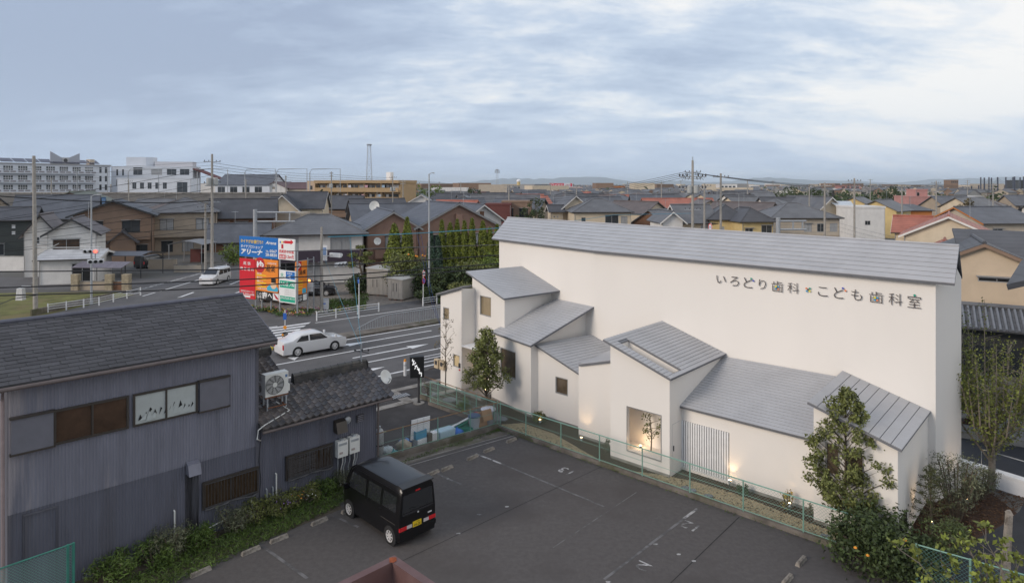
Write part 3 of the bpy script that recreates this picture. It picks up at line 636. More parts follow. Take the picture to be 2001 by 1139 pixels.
# garden uplights
def uplight(px, py, aim, label, power=11.0, ang=75):
    p = G(px, py) ; p.z = 0.05; t = thing('garden_uplight', label, 'lamp', p, 0, 'uplights in the planting beds round the clinic')
    d = (Vector(aim) - p).normalized()
    MB().cyl((0, 0, -.05), .02, .16, 6).build('stake', 'dark_steel', t)
    MB().tube([Vector((0, 0, .12)), Vector((0, 0, .12)) + d * .12], [.05, .06], 10).build('head', 'galv', t)
    q = Vector((0, 0, .12)) + d * .125; MB().tube([q, q + d * .012], .05, 10).build('lens', 'lamp_glow', t)
    L = bpy.data.lights.new('uplight_beam', 'SPOT'); L.energy = power; L.spot_size = R(ang); L.spot_blend = .8; L.color = (1, .66, .34); L.shadow_soft_size = .05
    lo = bpy.data.objects.new('uplight_beam', L); col.objects.link(lo); lo.parent = t; lo.location = Vector((0, 0, .12)) + d * .16; lo.rotation_euler = (-d).to_track_quat('Z', 'Y').to_euler()
    return t
def wallpt(front, x, z): q = front.hit(x, 500); q.z = z; return q
uplight(1135, 868, wallpt(FC3, 1140, 1.3), 'small uplight at the wall foot between the square window and the tree niche')
uplight(1425, 953, wallpt(FE, 1432, 1.2), 'small uplight just right of the white louvred screen')
uplight(1543, 1000, wallpt(FE, 1530, 1.2), 'small uplight beside the yellow-leaved shrub on the long low wall')
uplight(1055, 832, wallpt(FC2, 1050, 1.2), 'small uplight half hidden in the round shrub under the clinic windows', 14)
uplight(949, 772, wallpt(FB, 944, 1.2), 'small uplight on the entrance step of the clinic', 12)
uplight(1888, 992, Vector((16.6, 23.9, 1.5)), 'small uplight glowing under the grey olive shrub', 22)
uplight(1923, 936, Vector((18.2, 25.6, 2.5)), 'small uplight at the foot of the tall thin tree by the white kerb wall', 14)
uplight(1822, 1036, Vector((13.5, 21.9, 1.6)), 'small uplight hidden behind the little conifer at the clinic corner', 14)
Lc = bpy.data.lights.new('court_lamp', 'POINT'); Lc.energy = 3.2; Lc.color = (1, .66, .34); Lc.shadow_soft_size = .08
t = thing('court_uplight', 'small warm lamp on the floor of the tree niche', 'lamp', fD(h[1] - .25, .6, h[2]))
MB().cyl((0, 0, -.02), .05, .08, 8).build('body', 'dark_steel', t); MB().cyl((0, 0, .06), .04, .02, 8).build('lens', 'lamp_glow', t)
lo = bpy.data.objects.new('court_lamp', Lc); col.objects.link(lo); lo.parent = t; lo.location = (0, 0, .22)
# white kerb wall and thin rail at the right edge of the plot
kw = thing('kerb_wall', 'low white kerb wall behind the bark bed on the right', 'wall', G(1940, 940))
p0, p1 = G(1872, 930), G(2040, 985); d = (p1 - p0).normalized(); fk = frame_of(p0, d); L_ = (p1 - p0).length
MB().box(0, L_, -.3, 0, 0, .55, fk).build('wall_face', 'white', kw, world=True); MB().box(-.02, L_, -.34, .03, .552, .62, fk).build('coping', 'white', kw, world=True)
tr = thing('thin_rail', 'thin steel hand rail behind the white kerb wall', 'rail', fk(1, -.5, 0))
MB().tube([fk(.6, -.5, 0), fk(.6, -.5, 1.15), fk(3.4, -.5, 1.15), fk(3.4, -.5, 0)], .02, 6).build('tube', 'galv', tr, world=True)

# ================================================================== THE CORRUGATED SHOP (left foreground)
DD = azd(46); DL = Line(G(495, 1012), DD); DN = DL.n                # DN points to the camera side
fr_d = frame_of(DL.p, DD)
shop = thing('corrugated_house', 'dark grey corrugated metal house with shingle roof and tiled lean-to beside the parking lot', 'house', DL.p)
aL_ = DL.a(14); aM = DL.a(501); aE = DL.a(735)
def corr(a0, a1, z0, z1, b0, m, name, pitch=0.085, amp=0.016):
    mb = MB(); n = int((a1 - a0) / pitch * 4); pts = []
    prof = (0, 0, 1, 1)
    for i in range(n + 1): pts.append((a0 + (a1 - a0) * i / n, b0 + amp * prof[i % 4]))
    for (x0, y0), (x1, y1) in zip(pts, pts[1:]): mb.quad(fr_d(x0, y0, z0), fr_d(x1, y1, z0), fr_d(x1, y1, z1), fr_d(x0, y0, z1))
    return mb.build(name, m, shop, world=True)
EZ = 6.02                                                           # eave of the main part
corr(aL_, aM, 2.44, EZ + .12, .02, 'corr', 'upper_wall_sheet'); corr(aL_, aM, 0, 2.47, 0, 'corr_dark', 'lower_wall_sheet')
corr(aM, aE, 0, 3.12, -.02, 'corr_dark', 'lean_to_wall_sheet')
mb = MB()                                                            # closed volumes behind the sheets
wz = lambda w: EZ + .1 + .39 * min(w, 5.2 - w)
for a in (aL_, aM - .02): mb.poly([fr_d(a, 0, 0), fr_d(a, -5.2, 0), fr_d(a, -5.2, EZ), fr_d(a, -2.55, 7.1), fr_d(a, 0, EZ)])
mb.quad(fr_d(aL_, -5.2, 0), fr_d(aM, -5.2, 0), fr_d(aM, -5.2, EZ), fr_d(aL_, -5.2, EZ))
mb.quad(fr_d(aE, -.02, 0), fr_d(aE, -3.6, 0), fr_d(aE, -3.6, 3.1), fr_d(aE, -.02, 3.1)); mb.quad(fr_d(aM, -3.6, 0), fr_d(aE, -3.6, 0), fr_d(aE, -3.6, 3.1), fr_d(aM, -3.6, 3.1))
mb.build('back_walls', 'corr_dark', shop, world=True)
# ---- shingle roof
TH = math.atan(0.39); OV = 0.45
def roofpt(a, w, k=0.0): return fr_d(a, OV - w, 6.06 + w * 0.39) + (DN * math.sin(TH) + Vector((0, 0, math.cos(TH)))) * k
A0, A1, WR = aL_ - .9, aM + .52, 3.0
mb = MB(); mb.hexa([roofpt(A0, 0, -.09), roofpt(A1, 0, -.09), roofpt(A1, WR, -.09), roofpt(A0, WR, -.09)], [roofpt(A0, 0), roofpt(A1, 0), roofpt(A1, WR), roofpt(A0, WR)])
back = [fr_d(A0, OV - 2 * WR, 6.06), fr_d(A1, OV - 2 * WR, 6.06)]
mb.hexa([roofpt(A0, WR, -.09), roofpt(A1, WR, -.09), back[1] - Vector((0, 0, .09)), back[0] - Vector((0, 0, .09))], [roofpt(A0, WR), roofpt(A1, WR), back[1], back[0]])
sroof = mb.build('shingle_roof', 'shingle', shop, world=True)
def place(me, name, parent, m4): o = obj(name, me, parent, True); o.matrix_basis = m4; return o
ex = DD; ey = (-DN * math.cos(TH) + Vector((0, 0, math.sin(TH)))); ez = (DN * math.sin(TH) + Vector((0, 0, math.cos(TH))))
rotm = Matrix((ex, ey, ez)).transposed().to_4x4()
nrow, sw = 17, 0.46; rl = (WR / math.cos(TH)) / nrow; meshes = []
for dw in (0.0, 0.012, 0.024):
    b = MB(); b.hexa([(0.006 + dw, 0, 0), (sw - .006, 0, 0), (sw - .006, rl * 1.15, -.012), (.006 + dw, rl * 1.15, -.012)], [(.006 + dw, 0, .020 + dw * .3), (sw - .006, 0, .018), (sw - .006, rl * 1.15, .004), (.006 + dw, rl * 1.15, .004)])
    me = bpy.data.meshes.new('shingle'); me.from_pydata(b.v, [], b.f); me.materials.append(M['shingle']); meshes.append(me)
tints = [mat('shingle_%d' % i, tuple(c * f for c in (0.075, 0.075, 0.083)), .85, .12, 2.5, .3, 60) for i, f in enumerate((.86, .94, 1.0, 1.07, 1.16))]
var_me = []
for t_ in tints:
    for me in meshes: m2 = me.copy(); m2.materials.clear(); m2.materials.append(t_); var_me.append(m2)
cnt = 0; rest = MB()
for r in range(nrow):
    a = A0 + (0.23 if r % 2 else 0) + rnd.uniform(-.05, .05)
    while a < A1 - .1:
        p = roofpt(a, r * rl * math.cos(TH), .001); m4 = Matrix.Translation(p) @ rotm
        if a + sw > A1: m4 = m4 @ Matrix.Diagonal(((A1 - a) / sw, 1, 1, 1))
        if cnt < 300: place(rnd.choice(var_me), 'shingle', sroof, m4); cnt += 1
        else:
            me = rnd.choice(meshes); rest.add([m4 @ v.co for v in me.vertices], [tuple(q.vertices) for q in me.polygons])
        a += sw
stuff(rest.build('upper_shingles', 'shingle', sroof, world=True))
mb = MB(); mb.tube([roofpt(A0, WR, .04), roofpt(A1, WR, .04)], .07, 8); mb.build('ridge_cap', 'corr_dark', sroof, world=True)
def gutter(p0, p1, name='gutter', r=.06):
    mb = MB(); mb.tube([p0, p1], r, 8); return mb.build(name, 'gutter', shop, world=True, smooth=40)
gutter(fr_d(A0, OV + .05, 5.97), fr_d(A1 - .03, OV + .05, 5.97))
mb = MB(); mb.hexa([roofpt(A1, 0, -.2), roofpt(A1 + .03, 0, -.2), roofpt(A1 + .03, WR, -.2), roofpt(A1, WR, -.2)], [roofpt(A1, 0, .02), roofpt(A1 + .03, 0, .02), roofpt(A1 + .03, WR, .02), roofpt(A1, WR, .02)]); mb.build('verge_board', 'corr_dark', sroof, world=True)
mb = MB(); mb.tube([fr_d(aL_ - .15, OV, 5.95), fr_d(aL_ - .12, .12, 5.6), fr_d(aL_ - .1, .1, 0)], .045, 8); mb.build('downpipe', mat('pipe_pinkgrey', (.25, .2, .2), .6, .08), shop, world=True)
# ---- tiled lean-to roof
T2 = math.atan(.38); EO = .42; za = 3.06
def tp(a, w, k=0.0): return fr_d(a, EO - w, za + w * .38) + (DN * math.sin(T2) + Vector((0, 0, math.cos(T2)))) * k
aT0, aT1 = aM + .02, aE + .45; W1, W2, aS = 1.95, 3.9, aM + 1.95
mb = MB()
for (x0, x1, w0, w1) in ((aT0, aT1, 0, W1), (aT0, aS, W1, W2)):
    mb.hexa([tp(x0, w0, -.1), tp(x1, w0, -.1), tp(x1, w1, -.1), tp(x0, w1, -.1)], [tp(x0, w0), tp(x1, w0), tp(x1, w1), tp(x0, w1)])
bz = fr_d(aT0, EO - 2 * W1, za); mb.quad(tp(aS, W1), tp(aT1, W1), fr_d(aT1, EO - 2 * W1, za), fr_d(aS, EO - 2 * W1, za)); mb.quad(tp(aT0, W2), tp(aS, W2), fr_d(aS, EO - 2 * W2, za), fr_d(aT0, EO - 2 * W2, za))
mb.poly([tp(aS, W1), tp(aS, W2), fr_d(aS, EO - 2 * W2 , za)])
troof = mb.build('tile_roof', 'tile', shop, world=True)
tw, tl = .262, .225; N_ = 7; pts = []; fs = []
prof = [(-.5, .012), (-.36, .03), (-.18, .006), (0.02, -.004), (.2, .004), (.36, .026), (.5, .044)]
for j, (yy, dz) in enumerate(((-.02, .03), (tl * 1.08, .004))):
    for x, z in prof: pts.append((x * tw * 1.0, yy, z * 2.0 + dz * 1.5 + .012))
for x, z in prof: pts.append((x * tw * 1.0, -.02, z * 2.0 + .0))
for i in range(N_ - 1): fs.append((i, i + 1, N_ + i + 1, N_ + i)); fs.append((2 * N_ + i, 2 * N_ + i + 1, i + 1, i))
tile_me = []
for i, f in enumerate((.8, .95, 1.1, 1.3)):
    me = bpy.data.meshes.new('tile'); me.from_pydata(pts, [], fs); me.materials.append(mat('tile_%d' % i, tuple(c * f for c in ((.125, .118, .12), (.135, .118, .11))[i % 2]), .45, .14, 4, .1, 30)); me.shade_smooth(); me.set_sharp_from_angle(angle=R(50)); tile_me.append(me)
ey2 = (-DN * math.cos(T2) + Vector((0, 0, math.sin(T2)))); ez2 = (DN * math.sin(T2) + Vector((0, 0, math.cos(T2)))); rot2 = Matrix((DD, ey2, ez2)).transposed().to_4x4()
w = 0.0; r = 0
while w < W2 - .1:
    a = aT0 + tw / 2; lim = aT1 if w < W1 - .15 else aS
    while a < lim:
        place(rnd.choice(tile_me), 'tile', troof, Matrix.Translation(tp(a, w, rnd.uniform(0, .006))) @ rot2 @ Matrix.Rotation(rnd.uniform(-.02, .02), 4, 'Z')); a += tw
    w += tl * math.cos(T2); r += 1
def ridge(a0, a1, wv):
    c0, c1 = tp(a0, wv, .0), tp(a1, wv, .0); up = Vector((0, 0, 1)); mb = MB()
    for i in range(4):
        hw = .17 - i * .014; z = .02 + i * .06; q = [c0 - DN * hw, c1 - DN * hw, c1 + DN * hw, c0 + DN * hw]; mb.hexa([p + up * z for p in q], [p + up * (z + .048) for p in q])
    o = mb.build('ridge_course', 'tile', troof, world=True); n = max(2, int((a1 - a0) / .3))
    for i in range(n):
        p0, p1 = lerp(c0, c1, i / n) + up * .29, lerp(c0, c1, (i + 1.06) / n) + up * .29; mb = MB(); mb.tube([p0, p1], [.115, .098], 8); mb.build('ridge_tile', 'tile', troof, world=True, smooth=50)
    mb = MB(); e = c1 + DD * .04; mb.lathe((0, 0, 0), [(0, .03), (.15, .03), (.19, 0), (.19, -.03)], 12); mb.v = [tuple(e + up * .17 + DN * v[0] + up * v[1] + DD * v[2]) for v in mb.v]; mb.build('ridge_end_tile', 'tile', troof, world=True)
ridge(aS - .55 + .62, aT1 - .02, W1); ridge(aT0, aS, W2)
gutter(tp(aT0, -.05, -.06), tp(aT1, -.05, -.06), 'lean_to_gutter', .05)
mb = MB(); mb.tube([fr_d(aE + .1, .25, 3.0), fr_d(aE + .05, .06, 2.8), fr_d(aE + .03, .06, 0)], .035, 8); mb.build('downpipe', 'gutter', shop, world=True)
# ---- windows and fittings on the wall
PS = lambda a, z, off=0.0: fr_d(a, .045 + off, z)
def srect(x0, x1, ya, yb, xref=None):
    xr = xref if xref else (x0 + x1) / 2; return DL.a(x0), DL.a(x1), DL.az(xr, yb)[1], DL.az(xr, ya)[1]
def sbox(q, o0, o1, name, m, par=shop): return fbox(PS, q[0], q[1], q[2], q[3], o0, o1, name, m, par)
def window_on(q, name, pane, frame='alu_dark', mull=1, fw=.06, proud=.07):
    mb = MB()
    def bar(a0, a1, z0, z1): mb.hexa([PS(a0, z0, 0), PS(a1, z0, 0), PS(a1, z1, 0), PS(a0, z1, 0)], [PS(a0, z0, proud), PS(a1, z0, proud), PS(a1, z1, proud), PS(a0, z1, proud)])
    a0, a1, z0, z1 = q; bar(a0, a1, z0 - fw, z0); bar(a0, a1, z1, z1 + fw); bar(a0 - fw, a0, z0 - fw, z1 + fw); bar(a1, a1 + fw, z0 - fw, z1 + fw)
    for i in range(1, mull + 1): x = lerp(a0, a1, i / (mull + 1)); bar(x - .025, x + .025, z0, z1)
    o = mb.build(name, frame, shop, world=True)
    n = mull + 1
    for i in range(n):
        x0, x1 = lerp(a0, a1, i / n) + (.025 if i else 0), lerp(a0, a1, (i + 1) / n) - (.025 if i < n - 1 else 0); dd = .025 + .015 * (i % 2)
        mb = MB(); mb.quad(PS(x0, z0, dd), PS(x1, z0, dd), PS(x1, z1, dd), PS(x0, z1, dd)); mb.build('pane', pane, o, world=True)
    return o
zb_, zt2 = DL.az(259, 829)[1], DL.az(259, 773)[1]
shut = mat('shutter_box', (.15, .15, .175), .5, .05)
def shutter(x0, x1):
    q = (DL.a(x0), DL.a(x1), zb_ - .03, zt2 + .04); o = sbox(q, 0, .12, 'shutter_box', shut); sbox((q[0] - .04, q[1] + .04, q[3], q[3] + .05), 0, .17, 'shutter_trim', 'alu_dark', o); sbox((q[0] - .04, q[1] + .04, q[2] - .05, q[2]), 0, .15, 'shutter_trim', 'alu_dark', o)
shutter(20, 102); shutter(387, 443)
window_on((DL.a(108), DL.a(245), zb_, zt2), 'brown_window', 'glass_brown')
pw = mat('window_paper', (.42, .45, .44), .5, .05, 2, spec=.5)
pq = (DL.a(262), DL.a(380), zb_, zt2); wo = window_on(pq, 'papered_window', pw)
for i in range(2):                                                   # torn paper: dark gaps with jagged edges, pale flaps in front
    x0 = lerp(pq[0], pq[1], i / 2) + .08; x1 = lerp(pq[0], pq[1], (i + 1) / 2) - .06; x = x0
    while x < x1:
        h_ = rnd.uniform(.1, .5); wdt = rnd.uniform(.05, .14); b = zb_ + rnd.uniform(.1, .28); mb = MB()
        mb.poly([PS(x, b, .046), PS(x + wdt, b + rnd.uniform(.02, .2), .046), PS(x + wdt * .5, b + h_ * .5, .046)]); mb.build('torn_gap', 'black', wo, world=True); x += wdt + rnd.uniform(.0, .1)
    for j in range(6):
        x = rnd.uniform(x0, x1 - .15); b = zb_ + rnd.uniform(0, .1); mb = MB(); mb.poly([PS(x, b, .055), PS(x + .18, b + .02, .075), PS(x + rnd.uniform(.05, .2), b + rnd.uniform(.12, .3), .052)]); mb.build('paper_flap', pw, wo, world=True)
lit = mat('dim_lit_window', (.022, .017, .012), .18, .6, 2.2, spec=.5, stretch=(6, 6, 1), emit=(1, .55, .2), estr=.005)
def barred(x0, x1, xr, ya, yb, name):
    q = (DL.a(x0), DL.a(x1), DL.az(xr, yb)[1], DL.az(xr, ya)[1]); o = window_on(q, name, lit, 'alu_dark', 1)
    n = int((q[1] - q[0]) / .1)
    for i in range(n + 1): a = lerp(q[0], q[1], i / n); mb = MB(); mb.tube([PS(a, q[2] - .02, .12), PS(a, q[3] + .02, .12)], .009, 4); mb.build('bar', 'dark_steel', o, world=True)
    for z in (q[2], q[3]): mb = MB(); mb.tube([PS(q[0], z, .12), PS(q[1], z, .12)], .014, 4); mb.build('bar_rail', 'dark_steel', o, world=True)
    mb = MB(); pts = [PS(lerp(q[0], q[1], t), q[2] - .05 - .05 * math.sin(t * 9) * t, .12 + .03 * math.sin(t * 23)) for t in np.linspace(0, 1, 14)]; mb.tube(pts, .03, 6); mb.build('sagging_net', mat('net_grey', (.09, .09, .095), .9, .2, 10), o, world=True)
    return o, q
barred(397, 499, 397, 944, 990, 'barred_window'); ow, q_ = barred(559, 645, 559, 893, 934, 'netted_window')
mb = MB()                                                            # coarse net over the right window
for i in range(46): x = lerp(q_[0], q_[1], i / 45); mb.tube([PS(x, q_[2], .135), PS(x + .05 * rnd.uniform(-1, 1), q_[3], .135)], .006, 3)
for i in range(22): z = lerp(q_[2], q_[3], i / 21); mb.tube([PS(q_[0], z, .138), PS(lerp(q_[0], q_[1], .6), z + .03 * rnd.uniform(-1, 1), .138)], .006, 3)
stuff(mb.build('window_net', mat('net_grey', (.09, .09, .095)), ow, world=True))
def hood(x0, x1, ya, yb, m='corr'):
    q = srect(x0, x1, ya, yb); mb = MB(); P2 = lambda a, z, o: PS(a, z, o)
    mb.add([P2(q[0], q[2], 0), P2(q[1], q[2], 0), P2(q[1], q[3], 0), P2(q[0], q[3], 0), P2(q[0], q[2], .32), P2(q[1], q[2], .32), P2(q[1], q[3] - .05, .2), P2(q[0], q[3] - .05, .2)], [(4, 5, 6, 7), (7, 6, 2, 3), (0, 4, 7, 3), (5, 1, 2, 6)])
    return mb.build('vent_hood', m, shop, world=True), q
_, qh = hood(362, 386, 899, 922); hood(650, 670, 818, 841, 'alu_dark')
soot = mat('soot', (.028, .028, .033), .9, .5, 1.6, stretch=(5, 5, .5), dark=((.075, .076, .09), .5, .55))
corr(qh[0] - .02, qh[1] + .02, 0, qh[2] - .02, .014, soot, 'soot_stained_sheet', .085, .016)
q = srect(672, 681, 813, 826); mb = MB(); c = PS((q[0] + q[1]) / 2, (q[2] + q[3]) / 2, .0); mb.lathe((0, 0, 0), [(.14, 0), (.14, .06), (.09, .1), (0, .11)], 14); mb.v = [tuple(c + DD * v[0] + Vector((0, 0, v[1])) + DN * v[2]) for v in mb.v]; mb.build('round_vent', 'galv', shop, world=True, smooth=40)
q = srect(695, 708, 809, 823); lo_ = sbox(q, 0, .04, 'louvre_vent', 'alu_dark')
for i in range(4): z = lerp(q[2], q[3], (i + .3) / 4); sbox((q[0] + .02, q[1] - .02, z, z + .03), .04, .06, 'vent_slat', 'corr', lo_)
corner_tr = mat('sheet_trim', (.10, .10, .12), .6, .1)
mb = MB(); mb.box(aM - .05, aM + .05, 0, .05, 0, EZ, fr_d); mb.build('corner_trim', corner_tr, shop, world=True)
# blocked doorway outline on the left
for q in ((DL.a(44), DL.a(46), 0, 2.3), (DL.a(109), DL.a(111), 0, 2.3), (DL.a(44), DL.a(111), 2.3, 2.36)): sbox(q, -.02, .012, 'door_outline', corner_tr)
# water heaters
for x0, x1, ya, yb in ((652.5, 672, 857, 888), (676, 695, 849, 880)):
    q = srect(x0, x1, ya, yb); wh = sbox(q, .0, .24, 'water_heater', 'ac_white'); mid = (q[0] + q[1]) / 2
    sbox((q[0] + .05, q[1] - .05, q[3] - .16, q[3] - .08), .24, .25, 'heater_grille', 'galv', wh); sbox((mid - .06, mid + .06, q[3] - .02, q[3] + .06), .02, .2, 'heater_flue', 'galv', wh)
    sbox((q[0] + .06, q[0] + .2, q[2] + .12, q[2] + .2), .24, .246, 'heater_label', mat('label_grey', (.35, .3, .28), .6), wh)
    for i in range(4):
        a = lerp(q[0] + .06, q[1] - .05, i / 3); mb = MB(); mb.tube([PS(a, q[2], .12), PS(a, q[2] - .25, .12), PS(a + rnd.uniform(-.06, .06), q[2] - .5, .06), PS(a + rnd.uniform(-.05, .05), .05, .05)], .018 + .008 * (i % 2), 6); mb.build('heater_pipe', ('galv', 'dark_steel', 'ac_white')[i % 3], wh, world=True)
for x, y0, y1, m_ in ((339, 997, 1062, 'ac_white'), (489.5, 977, 1005, 'ac_white'), (537.5, 925, 985, 'ac_white'), (519, 955, 990, 'galv'), (531, 951, 985, 'galv')):
    a = DL.a(x); z = DL.az(x, y0)[1]; mb = MB(); mb.tube([PS(a, 0, .04), PS(a, z, .04), PS(a, z + .02, -.02)], .025, 6); mb.build('wall_pipe', m_, shop, world=True)
a0, a1 = DL.a(404), DL.a(440); mb = MB(); mb.tube([PS(a0, .25, .06), PS(a1, .36, .06)], .02, 6); mb.build('wall_pipe', 'ac_white', shop, world=True)
mb = MB(); mb.tube([PS(aM + .08 + .03 * math.sin(i), 3.0 - i * .22, .03) for i in range(14)], .012, 5); mb.build('wall_cable', 'cable', shop, world=True)
# condensate pipe on the lean-to roof
ca = DL.a(560); mb = MB(); mb.tube([tp(ca - .1, 1.1, .1), tp(ca + .15, .55, .08), tp(ca - .95, .12, .1), tp(ca - 1.2, .02, .05), tp(ca - 1.25, -.1, -.2), fr_d(aM + .12, .05, 2.6)], .02, 6); mb.build('drain_hose', 'ac_white', shop, world=True)

# ---- air conditioner on a rusty stand
LA = DL.off(.15 - .45)
ac_a0, ac_a1 = LA.a(518), LA.a(563); z0, z1 = LA.az(541, 772)[1], LA.az(541, 729)[1]
ac = thing('air_conditioner', 'white outdoor air conditioner on a rusty stand on the tiled roof', 'air conditioner', fr_d((ac_a0 + ac_a1) / 2, -.3, z0 - .5))
fa = lambda a, b_, z: fr_d(a, -.3 + b_, z)
MB().box(ac_a0, ac_a1, -.32, 0, z0, z1, fa).build('case', 'ac_white', ac, world=True)
cc = fa(lerp(ac_a0, ac_a1, .4), .012, (z0 + z1) / 2); rr_ = (z1 - z0) * .43
mb = MB(); mb.lathe((0, 0, 0), [(0, 0), (rr_, 0), (rr_, .012)], 24); mb.v = [tuple(cc + DD * v[0] + Vector((0, 0, v[1])) + DN * v[2]) for v in mb.v]; fan = mb.build('fan_opening', mat('fan_dark', (.10, .10, .10), .6), ac, world=True)
mb = MB()
for k_ in range(9):
    t_ = 2 * math.pi * k_ / 9; mb.add([cc + DN * .006 + (DD * math.cos(t_ + x) + Vector((0, 0, math.sin(t_ + x)))) * r_ for x, r_ in ((0, .09), (.5, .12), (.75, rr_ * .95), (.3, rr_ * .95))], [(0, 1, 2, 3)])
mb.build('fan_blades', mat('fan_grey', (.3, .3, .3), .5), fan, world=True)
mb = MB()
for k_ in range(7):
    r_ = rr_ * (k_ + 1) / 7; mb.tube([cc + DN * .02 + (DD * math.cos(t) + Vector((0, 0, math.sin(t)))) * r_ for t in np.linspace(0, 2 * math.pi, 25)], .004, 3, False)
mb.build('fan_grille', 'ac_white', fan, world=True)
mb = MB(); mb.lathe((0, 0, 0), [(0, .03), (.08, .026), (.085, .01)], 14); mb.v = [tuple(cc + DD * v[0] + Vector((0, 0, v[1])) + DN * v[2]) for v in mb.v]; mb.build('hub', 'ac_white', fan, world=True)
MB().box(lerp(ac_a0, ac_a1, .86), lerp(ac_a0, ac_a1, .96), 0, .004, z1 - .2, z1 - .1, fa).build('label_plate', mat('label_blue', (.12, .2, .35), .5), ac, world=True)
MB().box(ac_a1, ac_a1 + .08, -.25, -.05, z0 + .05, z0 + .3, fa).build('valve_cover', 'ac_white', ac, world=True)
def zroof_at(b_): return za + (EO - b_) * .38
for a in (ac_a0 + .08, ac_a1 - .08):
    for b_ in (-.02, -.34):
        mb = MB(); mb.box(a - .025, a + .025, b_ - .025, b_ + .025, zroof_at(-.3 + b_) - .02, z0, fa); mb.build('stand_leg', 'galv', ac, world=True)
for b_ in (-.02, -.34): mb = MB(); mb.box(ac_a0, ac_a1, b_ - .03, b_ + .03, z0 - .05, z0 - .002, fa); mb.build('stand_rail', 'rust', ac, world=True)
for a in (ac_a0 + .08, ac_a1 - .08): mb = MB(); mb.tube([fa(a, .1, zroof_at(-.2) + .07), fa(a, -.5, zroof_at(-.8) + .07)], .025, 4); mb.build('stand_skid', 'rust', ac, world=True)
mb = MB(); mb.tube([fa(ac_a0 + .08, .02, zroof_at(-.28) + .2), fa(ac_a1 - .08, .02, zroof_at(-.28) + .2)], .022, 4); mb.build('stand_brace', 'rust', ac, world=True)
# ---- satellite dish at the gable of the lean-to
def dish(name, label, c, face, r, arm_to, m='ac_white'):
    t = thing(name, label, 'dish', c); face = Vector(face).normalized(); e1 = face.cross(Vector((0, 0, 1))).normalized(); e2 = e1.cross(face)
    mb = MB(); mb.lathe((0, 0, 0), [(0, -.18 * r), (r * .5, -.13 * r), (r, .05 * r), (r * 1.02, .03 * r), (r * .5, -.16 * r), (0, -.22 * r)], 22); mb.v = [tuple(e1 * v[0] + e2 * v[1] * 1.05 + face * v[2]) for v in mb.v]; mb.build('reflector', m, t, smooth=60)
    f = face * r * 1.0 - e2 * r * .55; mb = MB(); mb.tube([-e2 * r * .95, f], .018, 5); mb.build('feed_arm', 'galv', t); MB().tube([f, f - face * .1 + e2 * .05], .045, 8).build('feed_horn', m, t)
    mb = MB(); mb.tube([-face * r * .2, Vector(arm_to) - Vector(c)], .022, 6); mb.build('mount', 'galv', t); return t
dish('satellite_dish', 'white satellite dish on the gable end of the tiled lean-to', at(753.5, 736, 26.6), (.75, -.55, .45), .27, fr_d(aE + .3, -.9, 3.4))
# ridge bracket carrying blue drop wires
bk = thing('wire_bracket', 'small steel wire bracket standing on the tiled ridge', 'bracket', tp(aT1 - .25, W1, .2))
MB().tube([(0, 0, 0), (0, 0, .85)], .035, 6).build('post', 'galv', bk); MB().tube([(-.3, .1, .55), (.35, -.1, .5)], .02, 5).build('crossarm', 'dark_steel', bk)
for x in (-.25, .05, .3): MB().lathe((x, -.02, .6), [(0, .05), (.035, .03), (.035, -.04), (0, -.05)], 8).build('insulator', 'dark_steel', bk)

# ================================================================== FENCES
def mesh_panel(p0, p1, z0, z1, step=.11, r=.0032):
    L = (p1 - p0).length; d = (p1 - p0).normalized(); hgt = z1 - z0; mb = MB(); x = -hgt
    def pt(a, z): return Vector((p0.x + d.x * a, p0.y + d.y * a, z))
    while x < L:
        for sgn in (1, -1):
            a0, a1 = x, x + hgt; s0, s1 = max(a0, 0), min(a1, L)
            if s1 <= s0: continue
            za_, zb2 = (s0 - a0), (s1 - a0)
            if sgn > 0: mb.tube([pt(s0, z0 + za_), pt(s1, z0 + zb2)], r, 3, False)
            else: mb.tube([pt(s0, z1 - za_), pt(s1, z1 - zb2)], r, 3, False)
        x += step
    return mb
def fence(root, pts, z0, hgt, post_m, rail_m, wire_m, pr=.025, midr=True, step=.11, wr=.0032):
    for i, p in enumerate(pts):
        mb = MB(); mb.tube([Vector((p.x, p.y, z0 - .02)), Vector((p.x, p.y, z0 + hgt + .02))], pr, 6); mb.build('post', post_m, root, world=True)
    for p, q in zip(pts, pts[1:]):
        for z, m_, r_ in ((z0 + hgt, rail_m, .022), (z0 + .05, post_m, .014)) + (((z0 + hgt * .55, post_m, .008),) if midr else ()):
            mb = MB(); mb.tube([Vector((p.x, p.y, z)), Vector((q.x, q.y, z))], r_, 5); mb.build('rail', m_, root, world=True)
        mesh_panel(p, q, z0 + .05, z0 + hgt, step, wr).build('wire_mesh', wire_m, root, world=True)
kb = MB(); fk2 = frame_of(KL.p, vv); kb.box(-10.2, 10.7, -.07, .08, 0, .16, fk2); wl_ = kb.build('boundary_kerb', 'concrete_dirty'); tag(wl_, 'low concrete kerb wall under the green mesh fence along the clinic plot', 'kerb')
f1 = thing('mesh_fence', 'long pale green wire mesh fence between the parking lot and the clinic', 'fence', KL.p)
fence(f1, [fk2(-10 + i * 2.0, 0, 0) for i in range(11)] + [fk2(10.6, 0, 0)], .16, 1.05, 'fence_green', 'fence_green', 'fence_wire')
